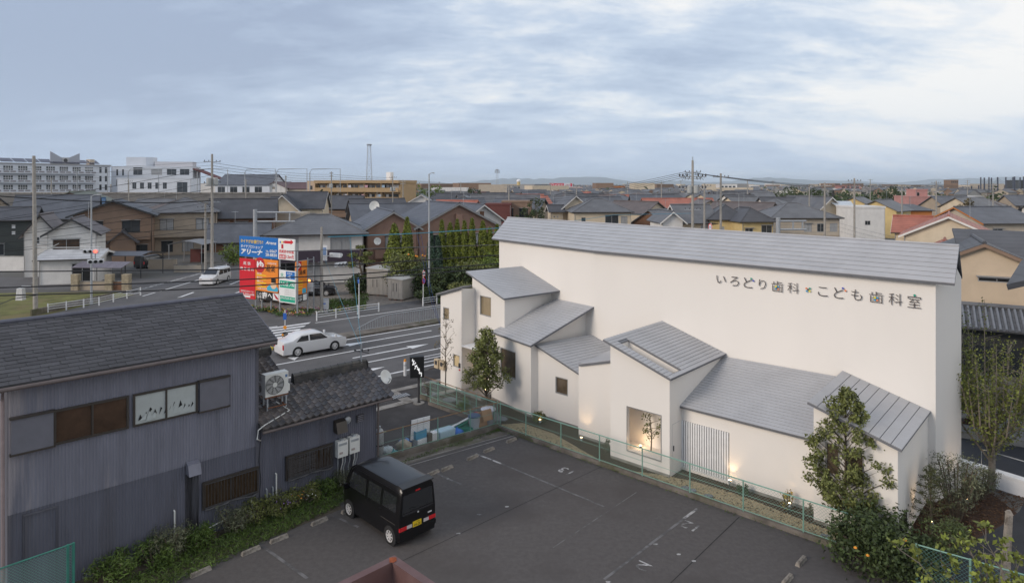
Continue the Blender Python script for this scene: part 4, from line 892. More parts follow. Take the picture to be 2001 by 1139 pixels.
# rusty fence round the little back lot
cnr = G(977.5, 836); e0 = G(713, 912); e2 = G(822, 778)
for nm, lab, a, b_, n in (('rusty_fence', 'rusty topped wire mesh fence behind the crates at the parking lot edge', e0, cnr, 4), ('rusty_side_fence', 'rusty topped wire mesh fence running from the crates to the black sign', cnr + Vector((-.15, .1, 0)), e2, 4)):
    t = thing(nm, lab, 'fence', (a + b_) / 2); kk = MB(); fx = frame_of(a, (b_ - a)); kk.box(0, (b_ - a).length, -.08, .08, 0, .22, fx); kk.build('footing', 'concrete_dirty', t, world=True)
    fence(t, [lerp(a, b_, i / n) for i in range(n + 1)], .22, 1.0, 'fence_green', 'fence_rust', 'wire_grey', step=.11)
# teal fence in the lower left corner
p0, p1 = G(-60, 1131, 1.8), G(143, 1061, 1.8); t = thing('teal_fence', 'dark teal wire mesh fence in the bottom left corner', 'fence', (p1.x, p1.y, 0))
fence(t, [Vector((q.x, q.y, 0)) for q in (p0, lerp(p0, p1, .94), p1)], 0.0, 1.8, 'fence_teal', 'fence_teal', mat('wire_teal', (.12, .26, .24), .5, 0), .035, False, .075, .005)
# teal fence in the lower right corner
p0, p1 = G(1790, 1063, 1.2), G(2010, 1125, 1.2); t = thing('corner_fence', 'green mesh fence half hidden by branches in the bottom right corner', 'fence', (p0.x, p0.y, 0))
fence(t, [Vector((lerp(p0, p1, i / 2).x, lerp(p0, p1, i / 2).y, 0)) for i in range(3)], .1, 1.1, 'fence_green', 'fence_green', mat('wire_teal', (.12, .26, .24)), .03, False)
gp_ = G(1962, 1150); t = thing('stone_post', 'old grey concrete post leaning by the bottom right fence', 'post', gp_)
mb = MB(); mb.hexa([(-.09, -.09, 0), (.09, -.09, 0), (.09, .09, 0), (-.09, .09, 0)], [(.07, -.06, 2.1), (.2, -.06, 2.1), (.2, .06, 2.15), (.07, .06, 2.15)]); mb.build('shaft', 'kerb_stone', t); mb = MB(); mb.hexa([(.06, -.07, 2.1), (.21, -.07, 2.1), (.21, .07, 2.15), (.06, .07, 2.15)], [(.1, -.03, 2.2), (.18, -.03, 2.2), (.18, .03, 2.22), (.1, .03, 2.22)]); mb.build('cap', 'kerb_stone', t)
# gravel strip in front of the clinic
gm = MB(); bx0 = -10.0
gpoly = [fk2(a, -b_, 0) for a, b_ in ((6.3, -.12), (-9.2, -.12), (-9.2, -.9), (-7, -1.15), (-5.3, -1.35), (-3.6, -1.25), (-2.2, -.85), (-1.2, -.35), (0, -.3), (1.6, -.75), (3.4, -1.3), (5.4, -1.35))]
sheet('gravel_bed', gpoly, 0.0065, 'gravel_m')
rg = random.Random(3)
def pnp(p, poly):
    c = False; j = len(poly) - 1
    for i in range(len(poly)):
        if ((poly[i].y > p.y) != (poly[j].y > p.y)) and (p.x < (poly[j].x - poly[i].x) * (p.y - poly[i].y) / (poly[j].y - poly[i].y) + poly[i].x): c = not c
        j = i
    return c
mb = MB(); k_ = 0
while k_ < 5200:
    p = fk2(rg.uniform(-9.2, 6.3), rg.uniform(.1, 1.4), 0)
    if not pnp(p, gpoly): continue
    s = rg.uniform(.018, .04); a = rg.random() * 6; c_, s_ = math.cos(a) * s, math.sin(a) * s
    mb.add([(p.x + c_, p.y + s_, .004), (p.x - s_, p.y + c_, .004), (p.x - c_, p.y - s_, .004), (p.x + s_, p.y - c_, .004), (p.x + c_ * .3, p.y, .006 + s * .9)], [(0, 1, 4), (1, 2, 4), (2, 3, 4), (3, 0, 4)]); k_ += 1
stuff(mb.build('gravel', 'gravel_m'), 'beige gravel strip between the green fence and the clinic wall', 'gravel')
mb = MB()
def mulch_scatter(poly, n):
    xs = [p.x for p in poly]; ys = [p.y for p in poly]; k_ = 0
    while k_ < n:
        p = Vector((rg.uniform(min(xs), max(xs)), rg.uniform(min(ys), max(ys)), 0))
        if not pnp(p, poly): continue
        s = rg.uniform(.02, .06); a = rg.random() * 6; c_, s_ = math.cos(a) * s, math.sin(a) * s * .5; z = .006 + rg.random() * .03
        mb.quad((p.x + c_, p.y + s_, z), (p.x - s_, p.y + c_ * .5, z + .02), (p.x - c_, p.y - s_, z + .012), (p.x + s_, p.y - c_ * .5, z)); k_ += 1
mulch_scatter([fk2(7, .1, 0), fk2(-11, .1, 0), fk2(-11, 2.6, 0), fk2(7, 2.4, 0)], 3800); mulch_scatter([G(1755, 1075), G(1860, 1068), G(1960, 1022), G(2010, 975), G(1880, 940), G(1800, 985)], 3800)
stuff(mb.build('bark_chips', mat('bark_chip', (.085, .045, .028), .95, .3, 12, island=.5)), 'brown bark chips round the clinic walls', 'bark')
for i, (x, y) in enumerate(((1339, 955), (1353, 960), (1384, 971), (1612, 1050), (842, 772), (878, 782), (905, 788), (930, 800), (958, 812), (975, 820))):
    o = G(x, y); r_ = .16 if x > 1300 else .42; n = 9; mb = MB(); ol = [Vector((o.x + r_ * math.cos(t) * rg.uniform(.8, 1.1), o.y + r_ * math.sin(t) * rg.uniform(.7, 1.0), 0)) for t in np.linspace(0, 2 * math.pi, n + 1)[:-1]]
    mb.prism(ol, 0, .06); s_ = mb.build('stepping_stone', mat('step_stone', (.17, .18, .2), .9, .2, 8, .4, 30)); tag(s_, ('small blue-grey stone in the gravel below the louvres, ' + ('leftmost', 'middle', 'rightmost')[i] + ' of three' if x < 1500 else 'flat blue-grey stone in the bark near the rightmost wing') if x > 1300 else 'flat stepping stone, ' + ('first', 'second', 'third', 'fourth', 'fifth', 'last')[i - 4] + ' from the street on the clinic path', 'stone', 'stones in the clinic beds')

# wheel stops
ws_px = [(392, 1120), (490, 1078.5), (545, 1055), (624, 1021), (682, 998), (846, 926), (873, 917), (923, 895.5), (955, 881), (999, 862)]
mb = MB(); mb.hexa([(-.3, -.075, 0), (.3, -.075, 0), (.3, .075, 0), (-.3, .075, 0)], [(-.27, -.05, .11), (.27, -.05, .11), (.27, .05, .11), (-.27, .05, .11)])
mb.hexa([(-.22, -.02, .11), (.22, -.02, .11), (.22, .02, .11), (-.22, .02, .11)], [(-.21, -.01, .125), (.21, -.01, .125), (.21, .01, .125), (-.21, .01, .125)])
def wheel_stop(p, az, lab):
    o = ws0 if ws0.get('used') is None else ws0.copy()
    if o is not ws0: col.objects.link(o)
    if 'used' in o: del o['used']
    ws0['used'] = 1 if o is ws0 else ws0.get('used', 1); o.location = p; o.rotation_euler = (0, 0, R(90 - az)); tag(o, lab, 'wheel stop', 'concrete wheel stops in the parking lot'); return o
ws0 = mb.build('wheel_stop', 'kerb_stone')
order = ['nearest the bottom left corner', 'second from the bottom left', 'third from the bottom left', 'fourth from the bottom left', 'half under the front wheel of the black van']
order2 = ['just right of the black van roof', 'second right of the black van', 'at the upper end of the painted stall line', 'second from the far fence corner', 'nearest the far fence corner']
stops = []
for i, (x, y) in enumerate(ws_px):
    c = ws0.copy() if i else ws0
    if i: col.objects.link(c)
    c.location = G(x, y); c.rotation_euler = (0, 0, R(90 - 43.5 + rg.uniform(-2, 2))); tag(c, 'weathered concrete wheel stop ' + (order + order2)[i], 'wheel stop', 'concrete wheel stops in the parking lot')
for x, y, l in ((1565, 1099, 'on the right, nearer the green bush'), (1538, 1135, 'on the right, cut by the bottom edge')):
    c = ws0.copy(); col.objects.link(c); c.location = G(x, y); c.rotation_euler = (0, 0, R(90 - 44)); tag(c, 'weathered concrete wheel stop ' + l, 'wheel stop', 'concrete wheel stops in the parking lot')

# ================================================================== THINGS IN THE BACK LOT
def box_thing(name, label, cat, p, rz, w_, d_, h_, m, z=0.0, taper=.0, lid=None, rim=None):
    t = thing(name, label, cat, Vector((p.x, p.y, z)), rz); a, b_ = w_ / 2, d_ / 2; k_ = 1 - taper; mb = MB()
    mb.hexa([(-a * k_, -b_ * k_, 0), (a * k_, -b_ * k_, 0), (a * k_, b_ * k_, 0), (-a * k_, b_ * k_, 0)], [(-a, -b_, h_), (a, -b_, h_), (a, b_, h_), (-a, b_, h_)]); mb.build('body', m, t)
    if lid: mb = MB(); mb.hexa([(-a * 1.04, -b_ * 1.04, h_ + .004), (a * 1.04, -b_ * 1.04, h_ + .004), (a * 1.04, b_ * 1.04, h_ + .004), (-a * 1.04, b_ * 1.04, h_ + .004)], [(-a * .98, -b_ * .95, h_ + .06), (a * .98, -b_ * .95, h_ + .06), (a * .98, b_ * .95, h_ + .06), (-a * .98, b_ * .95, h_ + .06)]); mb.build('lid', lid, t)
    return t
rz0 = R(90 - 46)
foam = mat('styrofoam', (.72, .75, .76), .8, .06, 8); crate_b = mat('crate_blue', (.10, .36, .55), .5, .06); cooler_m = mat('cooler_pale', (.42, .58, .66), .5, .06, 5)
fx = frame_of(e0, cnr - e0)
def onlot(a, b_): return fx(a, b_, 0)
LT = (cnr - e0).length
def la(x): return Line(e0, cnr - e0).off(-.45).a(x)
st = box_thing('foam_box', 'white foam box under the blue crate by the rusty fence', 'box', onlot(la(821), -.42), rz0, .62, .42, .34, foam, .01, .04, foam)
cr = thing('blue_crate', 'open light blue plastic crate stacked on the white foam box', 'crate', Vector((onlot(la(817), -.42).x, onlot(la(817), -.42).y, .42)), rz0)
for nm, q in (('side', (-.28, .28, -.2, -.18)), ('side', (-.28, .28, .18, .2)), ('end', (-.28, -.26, -.18, .18)), ('end', (.26, .28, -.18, .18))): MB().box(q[0], q[1], q[2], q[3], 0, .34, ).build(nm, crate_b, cr)
MB().box(-.26, .26, -.18, .18, 0, .02).build('bottom', crate_b, cr)
for z in (.1, .2, .32): MB().box(-.29, .29, -.212, -.2, z, z + .02).build('rib', crate_b, cr)
c2 = box_thing('small_blue_tub', 'small blue tub behind the open blue crate', 'tub', onlot(la(798), -.75), rz0, .45, .35, .3, mat('tub_blue', (.06, .22, .5), .5, .05), .01, .1)
box_thing('white_carton', 'white carton with a red mark beside the grey block', 'box', onlot(la(843), -.35), rz0, .38, .32, .5, 'white', .01)
box_thing('grey_block', 'grey concrete block between the blue crate and the white carton', 'block', onlot(la(833), -.3), rz0, .22, .3, .55, 'concrete_dirty', .01, -.0)
mkr = MB(); q = onlot(la(846), -.17); 
co = box_thing('cooler_box', 'pale blue cooler box with rounded lid by the rusty fence', 'cooler', onlot(la(868), -.42), rz0, .85, .46, .42, cooler_m, .01, .06, cooler_m)
for x in (-.44, .44): MB().box(x - .02, x + .02, -.1, .1, .28, .34).build('handle', 'white', co)
def lump(name, label, cat, p, r, m, seed, squash=.7, z=0.0):
    rg_ = random.Random(seed); mb = MB(); n, k_ = 12, 7; o = thing(name, label, cat, Vector((p.x, p.y, z)))
    for i in range(k_ + 1):
        ph = math.pi * i / k_
        for j in range(n):
            t = 2 * math.pi * j / n; q = r * (1 + rg_.uniform(-.22, .22)); mb.v.append((q * math.sin(ph) * math.cos(t), q * math.sin(ph) * math.sin(t) * .8, max(0.0, r * squash * (1 - math.cos(ph)) * .9 + rg_.uniform(-.04, .04) * r)))
    for i in range(k_):
        for j in range(n): mb.f.append((i * n + j, i * n + (j + 1) % n, (i + 1) * n + (j + 1) % n, (i + 1) * n + j)); mb.mi.append(0)
    mb.build('bag', m, o, smooth=70); MB().tube([(0, 0, r * squash * 1.7), (.02, .02, r * squash * 1.7 + .08)], [.05, .02], 6).build('knot', m, o); return o
lump('cloth_sack', 'crumpled beige sack left of the white foam box', 'sack', onlot(la(788), -.4), .36, mat('sack_beige', (.38, .34, .26), .9, .2, 6), 4, .75)
lump('plastic_bag', 'pale plastic bag beside the van roof', 'bag', onlot(la(757), -.45), .3, mat('bag_pale', (.42, .48, .5), .5, .2, 6), 5, .7)
lump('teal_bag', 'teal plastic bag at the foot of the rusty fence', 'bag', onlot(la(764), -.28), .22, mat('bag_teal', (.05, .27, .3), .5, .15, 6), 6, .6)
lump('blue_sheet', 'bright blue bundled sheet beside the cooler box', 'sheet', onlot(la(891), -.4), .3, mat('sheet_blue', (.03, .16, .55), .5, .1, 5), 7, .7)
gc = thing('green_net', 'bundle of green netting and poles by the rusty fence', 'net', onlot(la(908), -.5)); gnm = mat('net_green', (.02, .2, .13), .7, .2, 8)
for i in range(9):
    p = Vector((rg.uniform(-.35, .35), rg.uniform(-.2, .2), .1 + i * .05)); MB().tube([p + Vector((-.35, -.25, -.05)), p + Vector((0, 0, .1 * rg.random())), p + Vector((.35, .35, .12))], .045, 5).build('roll', gnm if i < 7 else 'white', gc)
MB().box(-.4, .4, -.25, .2, 0, .28).build('green_case', gnm, gc)
def bin_(name, label, p, r, h_, m, lidm):
    t = thing(name, label, 'bin', p); MB().lathe((0, 0, 0), [(0, 0), (r * .82, 0), (r, h_), (r * 1.03, h_ + .01)], 14).build('tub', m, t, smooth=40); MB().lathe((0, 0, 0), [(r * 1.08, h_ - .03), (r * 1.08, h_ + .03), (r * .9, h_ + .07), (0, h_ + .09)], 14).build('lid', lidm, t, smooth=40); return t
bin_('waste_bin', 'pale grey waste bin with navy lid by the cardboard', onlot(la(925), -.4), .27, .72, mat('bin_pale', (.5, .54, .58), .5, .04), mat('lid_navy', (.06, .10, .18), .5, .1))
bin_('lidded_bin', 'grey round bin with white lid in the fence corner', onlot(la(956), -.55), .33, .8, mat('bin_grey', (.36, .36, .38), .5, .05), mat('lid_white', (.66, .66, .72), .5, .04))
box_thing('red_box', 'red topped box behind the pale waste bin', 'box', onlot(la(938), -.85), rz0, .5, .4, .6, mat('box_red', (.4, .06, .09), .6, .1), .01)
cb = mat('cardboard', (.36, .22, .12), .85, .12, 6)
ct = thing('cardboard_boxes', 'flattened brown cardboard boxes leaning against the bins', 'cardboard', onlot(la(944), -.22))
for i in range(4):
    a = rz0 + rg.uniform(-.3, .3); c_, s_ = math.cos(a), math.sin(a); o_ = Vector((rg.uniform(-.25, .25), rg.uniform(-.12, .12), .12 + .12 * i)); wd, hh = rg.uniform(.22, .34), rg.uniform(.35, .5); mb = MB()
    f_ = lambda x, y, z: o_ + Vector((c_ * x - s_ * (y + z * .35), s_ * x + c_ * (y + z * .35), z)); mb.box(-wd, wd, -.03, .03, 0, hh, f_); mb.build('flap', cb, ct)
# leaning panel sign with legs
pn = thing('panel_board', 'blank white panel board standing on thin legs in the back lot', 'board', G(823, 872))
dpn = azd(52); P_ = lambda a, z, o=0.0: Vector((dpn.x * a + dpn.y * o, dpn.y * a - dpn.x * o, z))
mb = MB(); mb.hexa([P_(-.55, .4), P_(.38, .4), P_(.42, 1.25), P_(-.5, 1.25)], [P_(-.55, .4, .03), P_(.38, .4, .03), P_(.42, 1.25, .03), P_(-.5, 1.25, .03)]); mb.build('panel', 'white', pn)
for i in range(1, 3): 
    x = -.55 + i * .31; mb = MB(); mb.hexa([P_(x, .41, .031), P_(x + .012, .41, .031), P_(x + .04, 1.24, .031), P_(x + .028, 1.24, .031)], [P_(x, .41, .036), P_(x + .012, .41, .036), P_(x + .04, 1.24, .036), P_(x + .028, 1.24, .036)]); mb.build('joint', 'galv', pn)
for z in (.68, .97): mb = MB(); mb.hexa([P_(-.54, z, .031), P_(.4, z, .031), P_(.4, z + .012, .031), P_(-.54, z + .012, .031)], [P_(-.54, z, .035), P_(.4, z, .035), P_(.4, z + .012, .035), P_(-.54, z + .012, .035)]); mb.build('joint', 'galv', pn)
for x in (-.52, .38): MB().tube([P_(x, 0, -.15), P_(x, 1.25, -.01)], .015, 5).build('leg', 'dark_steel', pn)
tk = thing('gas_cylinder', 'grey gas cylinder standing at the corner of the tiled lean-to', 'gas cylinder', G(741, 893)); MB().lathe((0, 0, 0), [(0, 0), (.17, 0), (.18, .04), (.18, 1.05), (.13, 1.16), (.06, 1.2), (.06, 1.3), (0, 1.3)], 16).build('body', 'galv', tk, smooth=50); MB().lathe((0, 0, .5), [(.183, 0), (.188, .03), (.183, .06)], 16).build('strap', 'dark_steel', tk)
for x, y, r_, l in ((898, 838, .42, 'round manhole cover with pale rim behind the green netting'), (875, 847, .36, 'plain round manhole cover behind the cooler box'), (778, 883, .38, 'round manhole cover behind the beige sack')):
    t = thing('manhole_cover', l, 'manhole', G(x, y), 0, 'manhole covers in the back lot'); MB().lathe((0, 0, 0), [(r_, .012), (r_, .03), (r_ * .78, .034), (r_ * .78, .02)], 20).build('rim', 'concrete', t); MB().lathe((0, 0, 0), [(r_ * .77, .022), (0, .022)], 20).build('plate', 'asphalt_dark', t)
# black sign on a post
sp_ = G(818, 788); sg = thing('shop_sign', 'black box sign with white brush lettering on a black post', 'sign', sp_)
Ls = Line(sp_, azd(76)); qa, qb = Ls.a(801), Ls.a(828); zs0, zs1 = Ls.az(818, 737)[1], Ls.az(810, 697)[1]
fs_ = frame_of(sp_, azd(76)); MB().box(qa, qb, -.3, .08, zs0, zs1, fs_).build('box', 'black', sg, world=True)
MB().tube([fs_(0, -.1, 0), fs_(0, -.1, zs0 + .05)], .06, 8).build('post', 'dark_steel', sg, world=True); MB().lathe(sp_ + Vector((0, 0, 0)), [(.3, .0), (.3, .05), (.1, .06)], 12).build('footing', 'concrete', sg, world=True)
mb = MB(); rg2 = random.Random(12); path = [(.16, .86), (.24, .78), (.2, .66), (.34, .70), (.40, .58), (.36, .48), (.5, .52), (.56, .42), (.62, .38), (.66, .26), (.76, .22), (.8, .12)]
def sb(x, y): return fs_(lerp(qa, qb, x), .084, lerp(zs0, zs1, y))
for i, (x, y) in enumerate(path):
    for j in range(2):
        a = rg2.uniform(0, math.pi); l = rg2.uniform(.05, .09); w_ = rg2.uniform(.012, .022); e = (math.cos(a) * l, math.sin(a) * l); f_ = (-math.sin(a) * w_, math.cos(a) * w_)
        mb.quad(sb(x - e[0] - f_[0], y - e[1] - f_[1]), sb(x + e[0] - f_[0], y + e[1] - f_[1]), sb(x + e[0] + f_[0], y + e[1] + f_[1]), sb(x - e[0] + f_[0], y - e[1] + f_[1]))
mb.build('brush_lettering', mat('sign_glow', (.85, .85, .85), .5, 0, emit=(1, 1, 1), estr=.35), sg, world=True)
bo = thing('bollard', 'white bollard with orange top at the road side by the black sign', 'bollard', G(791, 734)); MB().cyl((0, 0, 0), .09, .85, 12).build('tube', 'white_metal', bo, smooth=40); MB().cyl((0, 0, .851), .085, .14, 12, .05).build('reflector_cap', mat('orange_refl', (.8, .3, .02), .4, 0), bo, smooth=40); MB().cyl((0, 0, .6), .094, .06, 12).build('band', 'galv', bo)

# ================================================================== RUSTY STEEL CORNER under the viewpoint
zt3 = 9.2; ap_ = G(770, 1084, zt3); l_ = azd(-135.5) ; r3 = azd(134.5)
rc = thing('steel_parapet', 'rusty brown steel parapet corner at the bottom edge', 'parapet', (ap_.x, ap_.y, 8.2))
inn = -(l_ + r3) * -.5
def arm(d1, d2):                                                    # flange along d1, thickness towards d2
    mb = MB(); p = ap_; L_ = 2.2; 
    mb.hexa([p + Vector((0, 0, -.03)), p + d1 * L_ + Vector((0, 0, -.03)), p + d1 * L_ + d2 * .05 + Vector((0, 0, -.03)), p + d1 * .05 + d2 * .05 + Vector((0, 0, -.03))], [p, p + d1 * L_, p + d1 * L_ + d2 * .05, p + d1 * .05 + d2 * .05]); mb.build('top_flange', 'rail_brown', rc, world=True)
    mb = MB(); q0, q1 = p + d1 * .04 + d2 * .04, p + d1 * L_ + d2 * .04; mb.hexa([q0 + Vector((0, 0, -.03)), q1 + Vector((0, 0, -.03)), q1 + d2 * .01 + Vector((0, 0, -.03)), q0 + d1 * .01 + d2 * .01 + Vector((0, 0, -.03))], [q0 + Vector((0, 0, -1.0)), q1 + Vector((0, 0, -1.0)), q1 + d2 * .01 + Vector((0, 0, -1.0)), q0 + (d1 + d2) * .01 + Vector((0, 0, -1.0))]); mb.build('web_plate', 'rail_brown', rc, world=True)
arm(l_, r3); arm(r3, l_)
mb = MB(); q = ap_ + (l_ + r3) * .035 + Vector((0, 0, .003)); mb.poly([q + Vector((.03 * math.cos(t) * rg.uniform(.6, 1.2), .03 * math.sin(t) * rg.uniform(.6, 1.2), 0)) for t in np.linspace(0, 6, 8)]); mb.build('rust_patch', mat('rust_bright', (.28, .07, .025), .9, .2, 20), rc, world=True)

# ================================================================== CARS
def interp(tab, x):
    for (x0, y0), (x1, y1) in zip(tab, tab[1:]):
        if x <= x1: return y0 + (y1 - y0) * max(0, (x - x0)) / (x1 - x0)
    return tab[-1][1]
def make_car(name, label, cat, loc, rz, L, Wd, top, belt, wb, ro, body, glass, wheel_r=.28, side_glass=(), rear_glass=None, wind=None, taper=.86, clr=.2, group=None, tails=True, front_lights=None, plate='white', plate_text=None, low_tails=False, detail=True):
    """x forward, rear axle at 0; top: contour [(x, z)]"""
    t = thing(name, label, cat, loc, rz, group); hw = Wd / 2; x0 = -ro; x1 = L - ro
    def hwz(x, z):
        zr = interp(top, x); e = 1 - .10 * max(0, (x - (x1 - .5)) / .5) ** 2 - .05 * max(0, ((x0 + .25) - x) / .25) ** 2
        if z <= belt: k_ = 1 - .05 * max(0, (clr + .22 - z) / .22)
        else: k_ = 1 - (1 - taper) * ((z - belt) / max(.15, 1.02 * (max(q[1] for q in top)) - belt)) ** 1.15
        return hw * e * k_
    def S(x, z, s, o=0.0): return Vector((x, s * (hwz(x, z) + o), z))
    xs = sorted(set([x0, x0 + .04, x0 + .15, x0 + .4] + [q[0] for q in top] + list(np.linspace(x0 + .5, x1 - .3, 9)) + [x1 - .12, x1 - .03, x1]))
    mb = MB(); n = 0; rows = []
    for x in xs:
        zr = interp(top, x); half = []
        for z in (clr, clr + .1, clr + .25, belt * .7 + .1, belt): half.append((hwz(x, min(z, zr - .08)), min(z, zr - .08)))
        zt_2 = max(zr, belt * .6); b_ = min(belt, zr - .08)
        for f_ in (.35, .7, .88): z = b_ + (zt_2 - b_) * f_; half.append((hwz(x, z), z))
        hh = hwz(x, zt_2); half.append((hh - .05, zt_2 - .012)); half.append((hh - .16, zt_2 + .012)); half.append((0, zt_2 + .035))
        rows.append([(x, y, z) for y, z in half] + [(x, -y, z) for y, z in reversed(half[:-1])])
    k_ = len(rows[0])
    for r_ in rows: mb.v.extend(r_)
    for i in range(len(rows) - 1):
        for j in range(k_ - 1): mb.f.append((i * k_ + j, (i + 1) * k_ + j, (i + 1) * k_ + j + 1, i * k_ + j + 1)); mb.mi.append(0)
    mb.f.append(tuple(range(k_))); mb.f.append(tuple((len(rows) - 1) * k_ + j for j in range(k_ - 1, -1, -1))); mb.mi += [0, 0]
    bd = mb.build('body', body, t, smooth=38)
    for s in (1, -1):
        for g_ in side_glass:
            mb = MB(); pts = []; n = 5
            for i in range(n):
                xb, xt = lerp(g_[0], g_[1], i / (n - 1)), lerp(g_[2], g_[3], i / (n - 1)); pts.append((S(xb, g_[4], s, .006), S(lerp(xb, xt, .5), (g_[4] + g_[5]) / 2, s, .008), S(xt, g_[5], s, .006)))
            for a, b_ in zip(pts, pts[1:]):
                for i in range(2): mb.quad(a[i], b_[i], b_[i + 1], a[i + 1])
            mb.build('side_window', glass, t)
    if rear_glass:
        z0, z1, ww, ww2 = rear_glass; mb = MB(); mb.quad((x0 - .006, -ww, z0), (x0 - .006, ww, z0), (x0 - .006, ww2, z1), (x0 - .006, -ww2, z1)); mb.build('rear_window', glass, t)
    if wind:
        (xa, za2), (xb, zb2) = wind; ya, yb = hwz(xa, za2) * .9, hwz(xb, zb2) * .86; nrm = Vector((zb2 - za2, 0, xa - xb)).normalized() * .02; nrm = nrm if nrm.x > 0 else -nrm
        mb = MB(); mb.quad(Vector((xa, ya, za2)) + nrm * 4, Vector((xa, -ya, za2)) + nrm * 4, Vector((xb, -yb, zb2)) + nrm * 4, Vector((xb, yb, zb2)) + nrm * 4); mb.build('windscreen', glass, t)
    for ax in (0, wb):
        for s in (1, -1):
            c = Vector((ax, s * (hw - .10), wheel_r)); mb = MB(); mb.lathe(c, [(0, .06 * s), (wheel_r + .045, .06 * s), (wheel_r + .045, .103 * s), (wheel_r * .9, .1045 * s)], 22, 'y'); mb.build('wheel_arch', 'rubber', t)
            mb = MB(); mb.lathe(c, [(wheel_r * .5, -.1 * s), (wheel_r, -.09 * s), (wheel_r, .1 * s), (wheel_r * .72, .118 * s), (wheel_r * .68, .09 * s), (0, .08 * s)], 22, 'y'); wh = mb.build('wheel', 'rubber', t, smooth=40)
            mb = MB(); cc_ = c + Vector((0, .105 * s, 0)); rr2 = wheel_r * .68
            mb.lathe(cc_, [(rr2, .015 * s), (rr2 * .9, .012 * s), (rr2 * .86, -.02 * s)], 22, 'y')
            for q in range(8):
                a = 2 * math.pi * q / 8; e = Vector((math.cos(a), 0, math.sin(a))); f_ = Vector((-math.sin(a), 0, math.cos(a))); o2 = Vector((0, .008 * s, 0)); mb.quad(cc_ + f_ * .03 + o2, cc_ - f_ * .03 + o2, cc_ + e * rr2 * .9 - f_ * .022 + o2, cc_ + e * rr2 * .9 + f_ * .022 + o2)
            mb.lathe(cc_, [(.045, .016 * s), (0, .02 * s)], 10, 'y'); mb.build('rim', 'chrome', wh)
    if tails:
        z0, z1 = (clr + .34, clr + .46) if low_tails else (belt * .62, belt * .98)
        for s in (1, -1):
            y0, y1 = (hw * .58, hw * .96) if low_tails else (hw * .78, hw * .96); lm = MB(); lm.box(x0 - .012, x0 + .06, min(s * y0, s * y1), max(s * y0, s * y1), z0, z1); lo2 = lm.build('tail_light', 'red_lamp', t)
            if low_tails: MB().box(x0 - .014, x0 + .02, min(s * y0, s * (y0 - .2)), max(s * y0, s * (y0 - .2)), z0 + .01, z1 - .01).build('reverse_lamp', mat('clear_lamp', (.55, .5, .5), .15, .0, spec=.7), lo2)
    if front_lights:
        for s in (1, -1): y0, y1 = hw * .55, hw * .9; MB().box(x1 - .16, x1 + .004, min(s * y0, s * y1), max(s * y0, s * y1), front_lights[0], front_lights[1]).build('headlight', mat('clear_lamp', (.55, .5, .5)), t)
        MB().box(x1 - .05, x1 + .006, -hw * .45, hw * .45, front_lights[0] - .12, front_lights[0] + .02).build('grille', 'dark_steel', t)
    for s in (1, -1): MB().box(wb - .02 + (.0), wb + .08, min(s * (hw + .02), s * (hw + .17)), max(s * (hw + .02), s * (hw + .17)), belt + .02, belt + .2).build('mirror', body, t)
    return t, S, x0, x1, hw
vz = G(765, 1062); fwd = azd(-44.8); lft = Vector((-fwd.y, fwd.x, 0))
vloc = vz - lft * .66; vloc.z = 0.006
van, S, x0, x1, hw = make_car('kei_van', 'black boxy mini van with yellow number plate parked beside the corrugated house', 'van', vloc, math.atan2(fwd.y, fwd.x), 3.395, 1.475,
    [(-.48, 1.80), (-.44, 1.84), (-.2, 1.87), (1.9, 1.87), (2.2, 1.82), (2.42, 1.66), (2.66, 1.22), (2.76, 1.06), (2.88, .96), (2.915, .86)], .98, 2.43, .48, 'van_black', 'car_glass', .275,
    side_glass=[(-.32, .42, -.30, .42, 1.10, 1.58), (.55, 1.28, .55, 1.28, 1.08, 1.60), (1.42, 2.5, 1.42, 2.28, 1.06, 1.58)], rear_glass=(1.08, 1.62, .60, .56), wind=((2.72, 1.14), (2.42, 1.64)), taper=.84, low_tails=True, front_lights=(.62, .85))
MB().box(x0 - .02, x0 + .0, -.13, .20, .53, .70).build('number_plate', 'yellow_plate', van)
text_on('44-08', lambda a, z, o: Vector((x0 - .022 - o, -a, z)), (-.16, .09, .545, .635), 'black', van, 'plate_digits', .002, world=False); text_on('580', lambda a, z, o: Vector((x0 - .022 - o, -a, z)), (-.06, .06, .655, .69), 'black', van, 'plate_digits', .002, world=False)
MB().box(x0 - .018, x0, -.09, .09, 1.64, 1.68).build('high_brake_light', 'red_lamp', van)
MB().box(x0 - .03, x0 - .004, -.6, .6, 1.0, 1.06).build('rear_garnish', mat('car_trim', (.02, .02, .024), .15, 0, spec=.6, coat=.6), van)
MB().lathe((x0 - .02, .0, .965), [(0, -.012), (.03, -.01), (.03, 0)], 10, 'x').build('emblem', 'chrome', van); MB().box(x0 - .012, x0, -.55, -.4, .78, .82).build('badge', 'chrome', van)
MB().tube([(x0 - .03, -.02, 1.1), (x0 - .035, .3, 1.16)], .012, 4).build('rear_wiper', 'rubber', van)
MB().box(x0 - .03, x0 + .1, -.71, .71, .36, .5).build('bumper', 'van_black', van)
for s in (1, -1):
    q = [S(-.3, .72, s, .004), S(.5, .72, s, .004), S(.5, .735, s, .006), S(-.3, .735, s, .006)]; MB().quad(*q).build('door_track', mat('car_trim_grey', (.12, .11, .10), .4, 0), van)
    for x in (1.35, .55): p = S(x, .96, s, .012); MB().box(p.x - .07, p.x + .05, p.y - .012, p.y + .012, p.z - .015, p.z + .02).build('door_handle', 'van_black', van)
    MB().tube([S(-.38, 1.72, s, .012), S(2.1, 1.74, s, .012)], .012, 4).build('drip_rail', 'van_black', van)
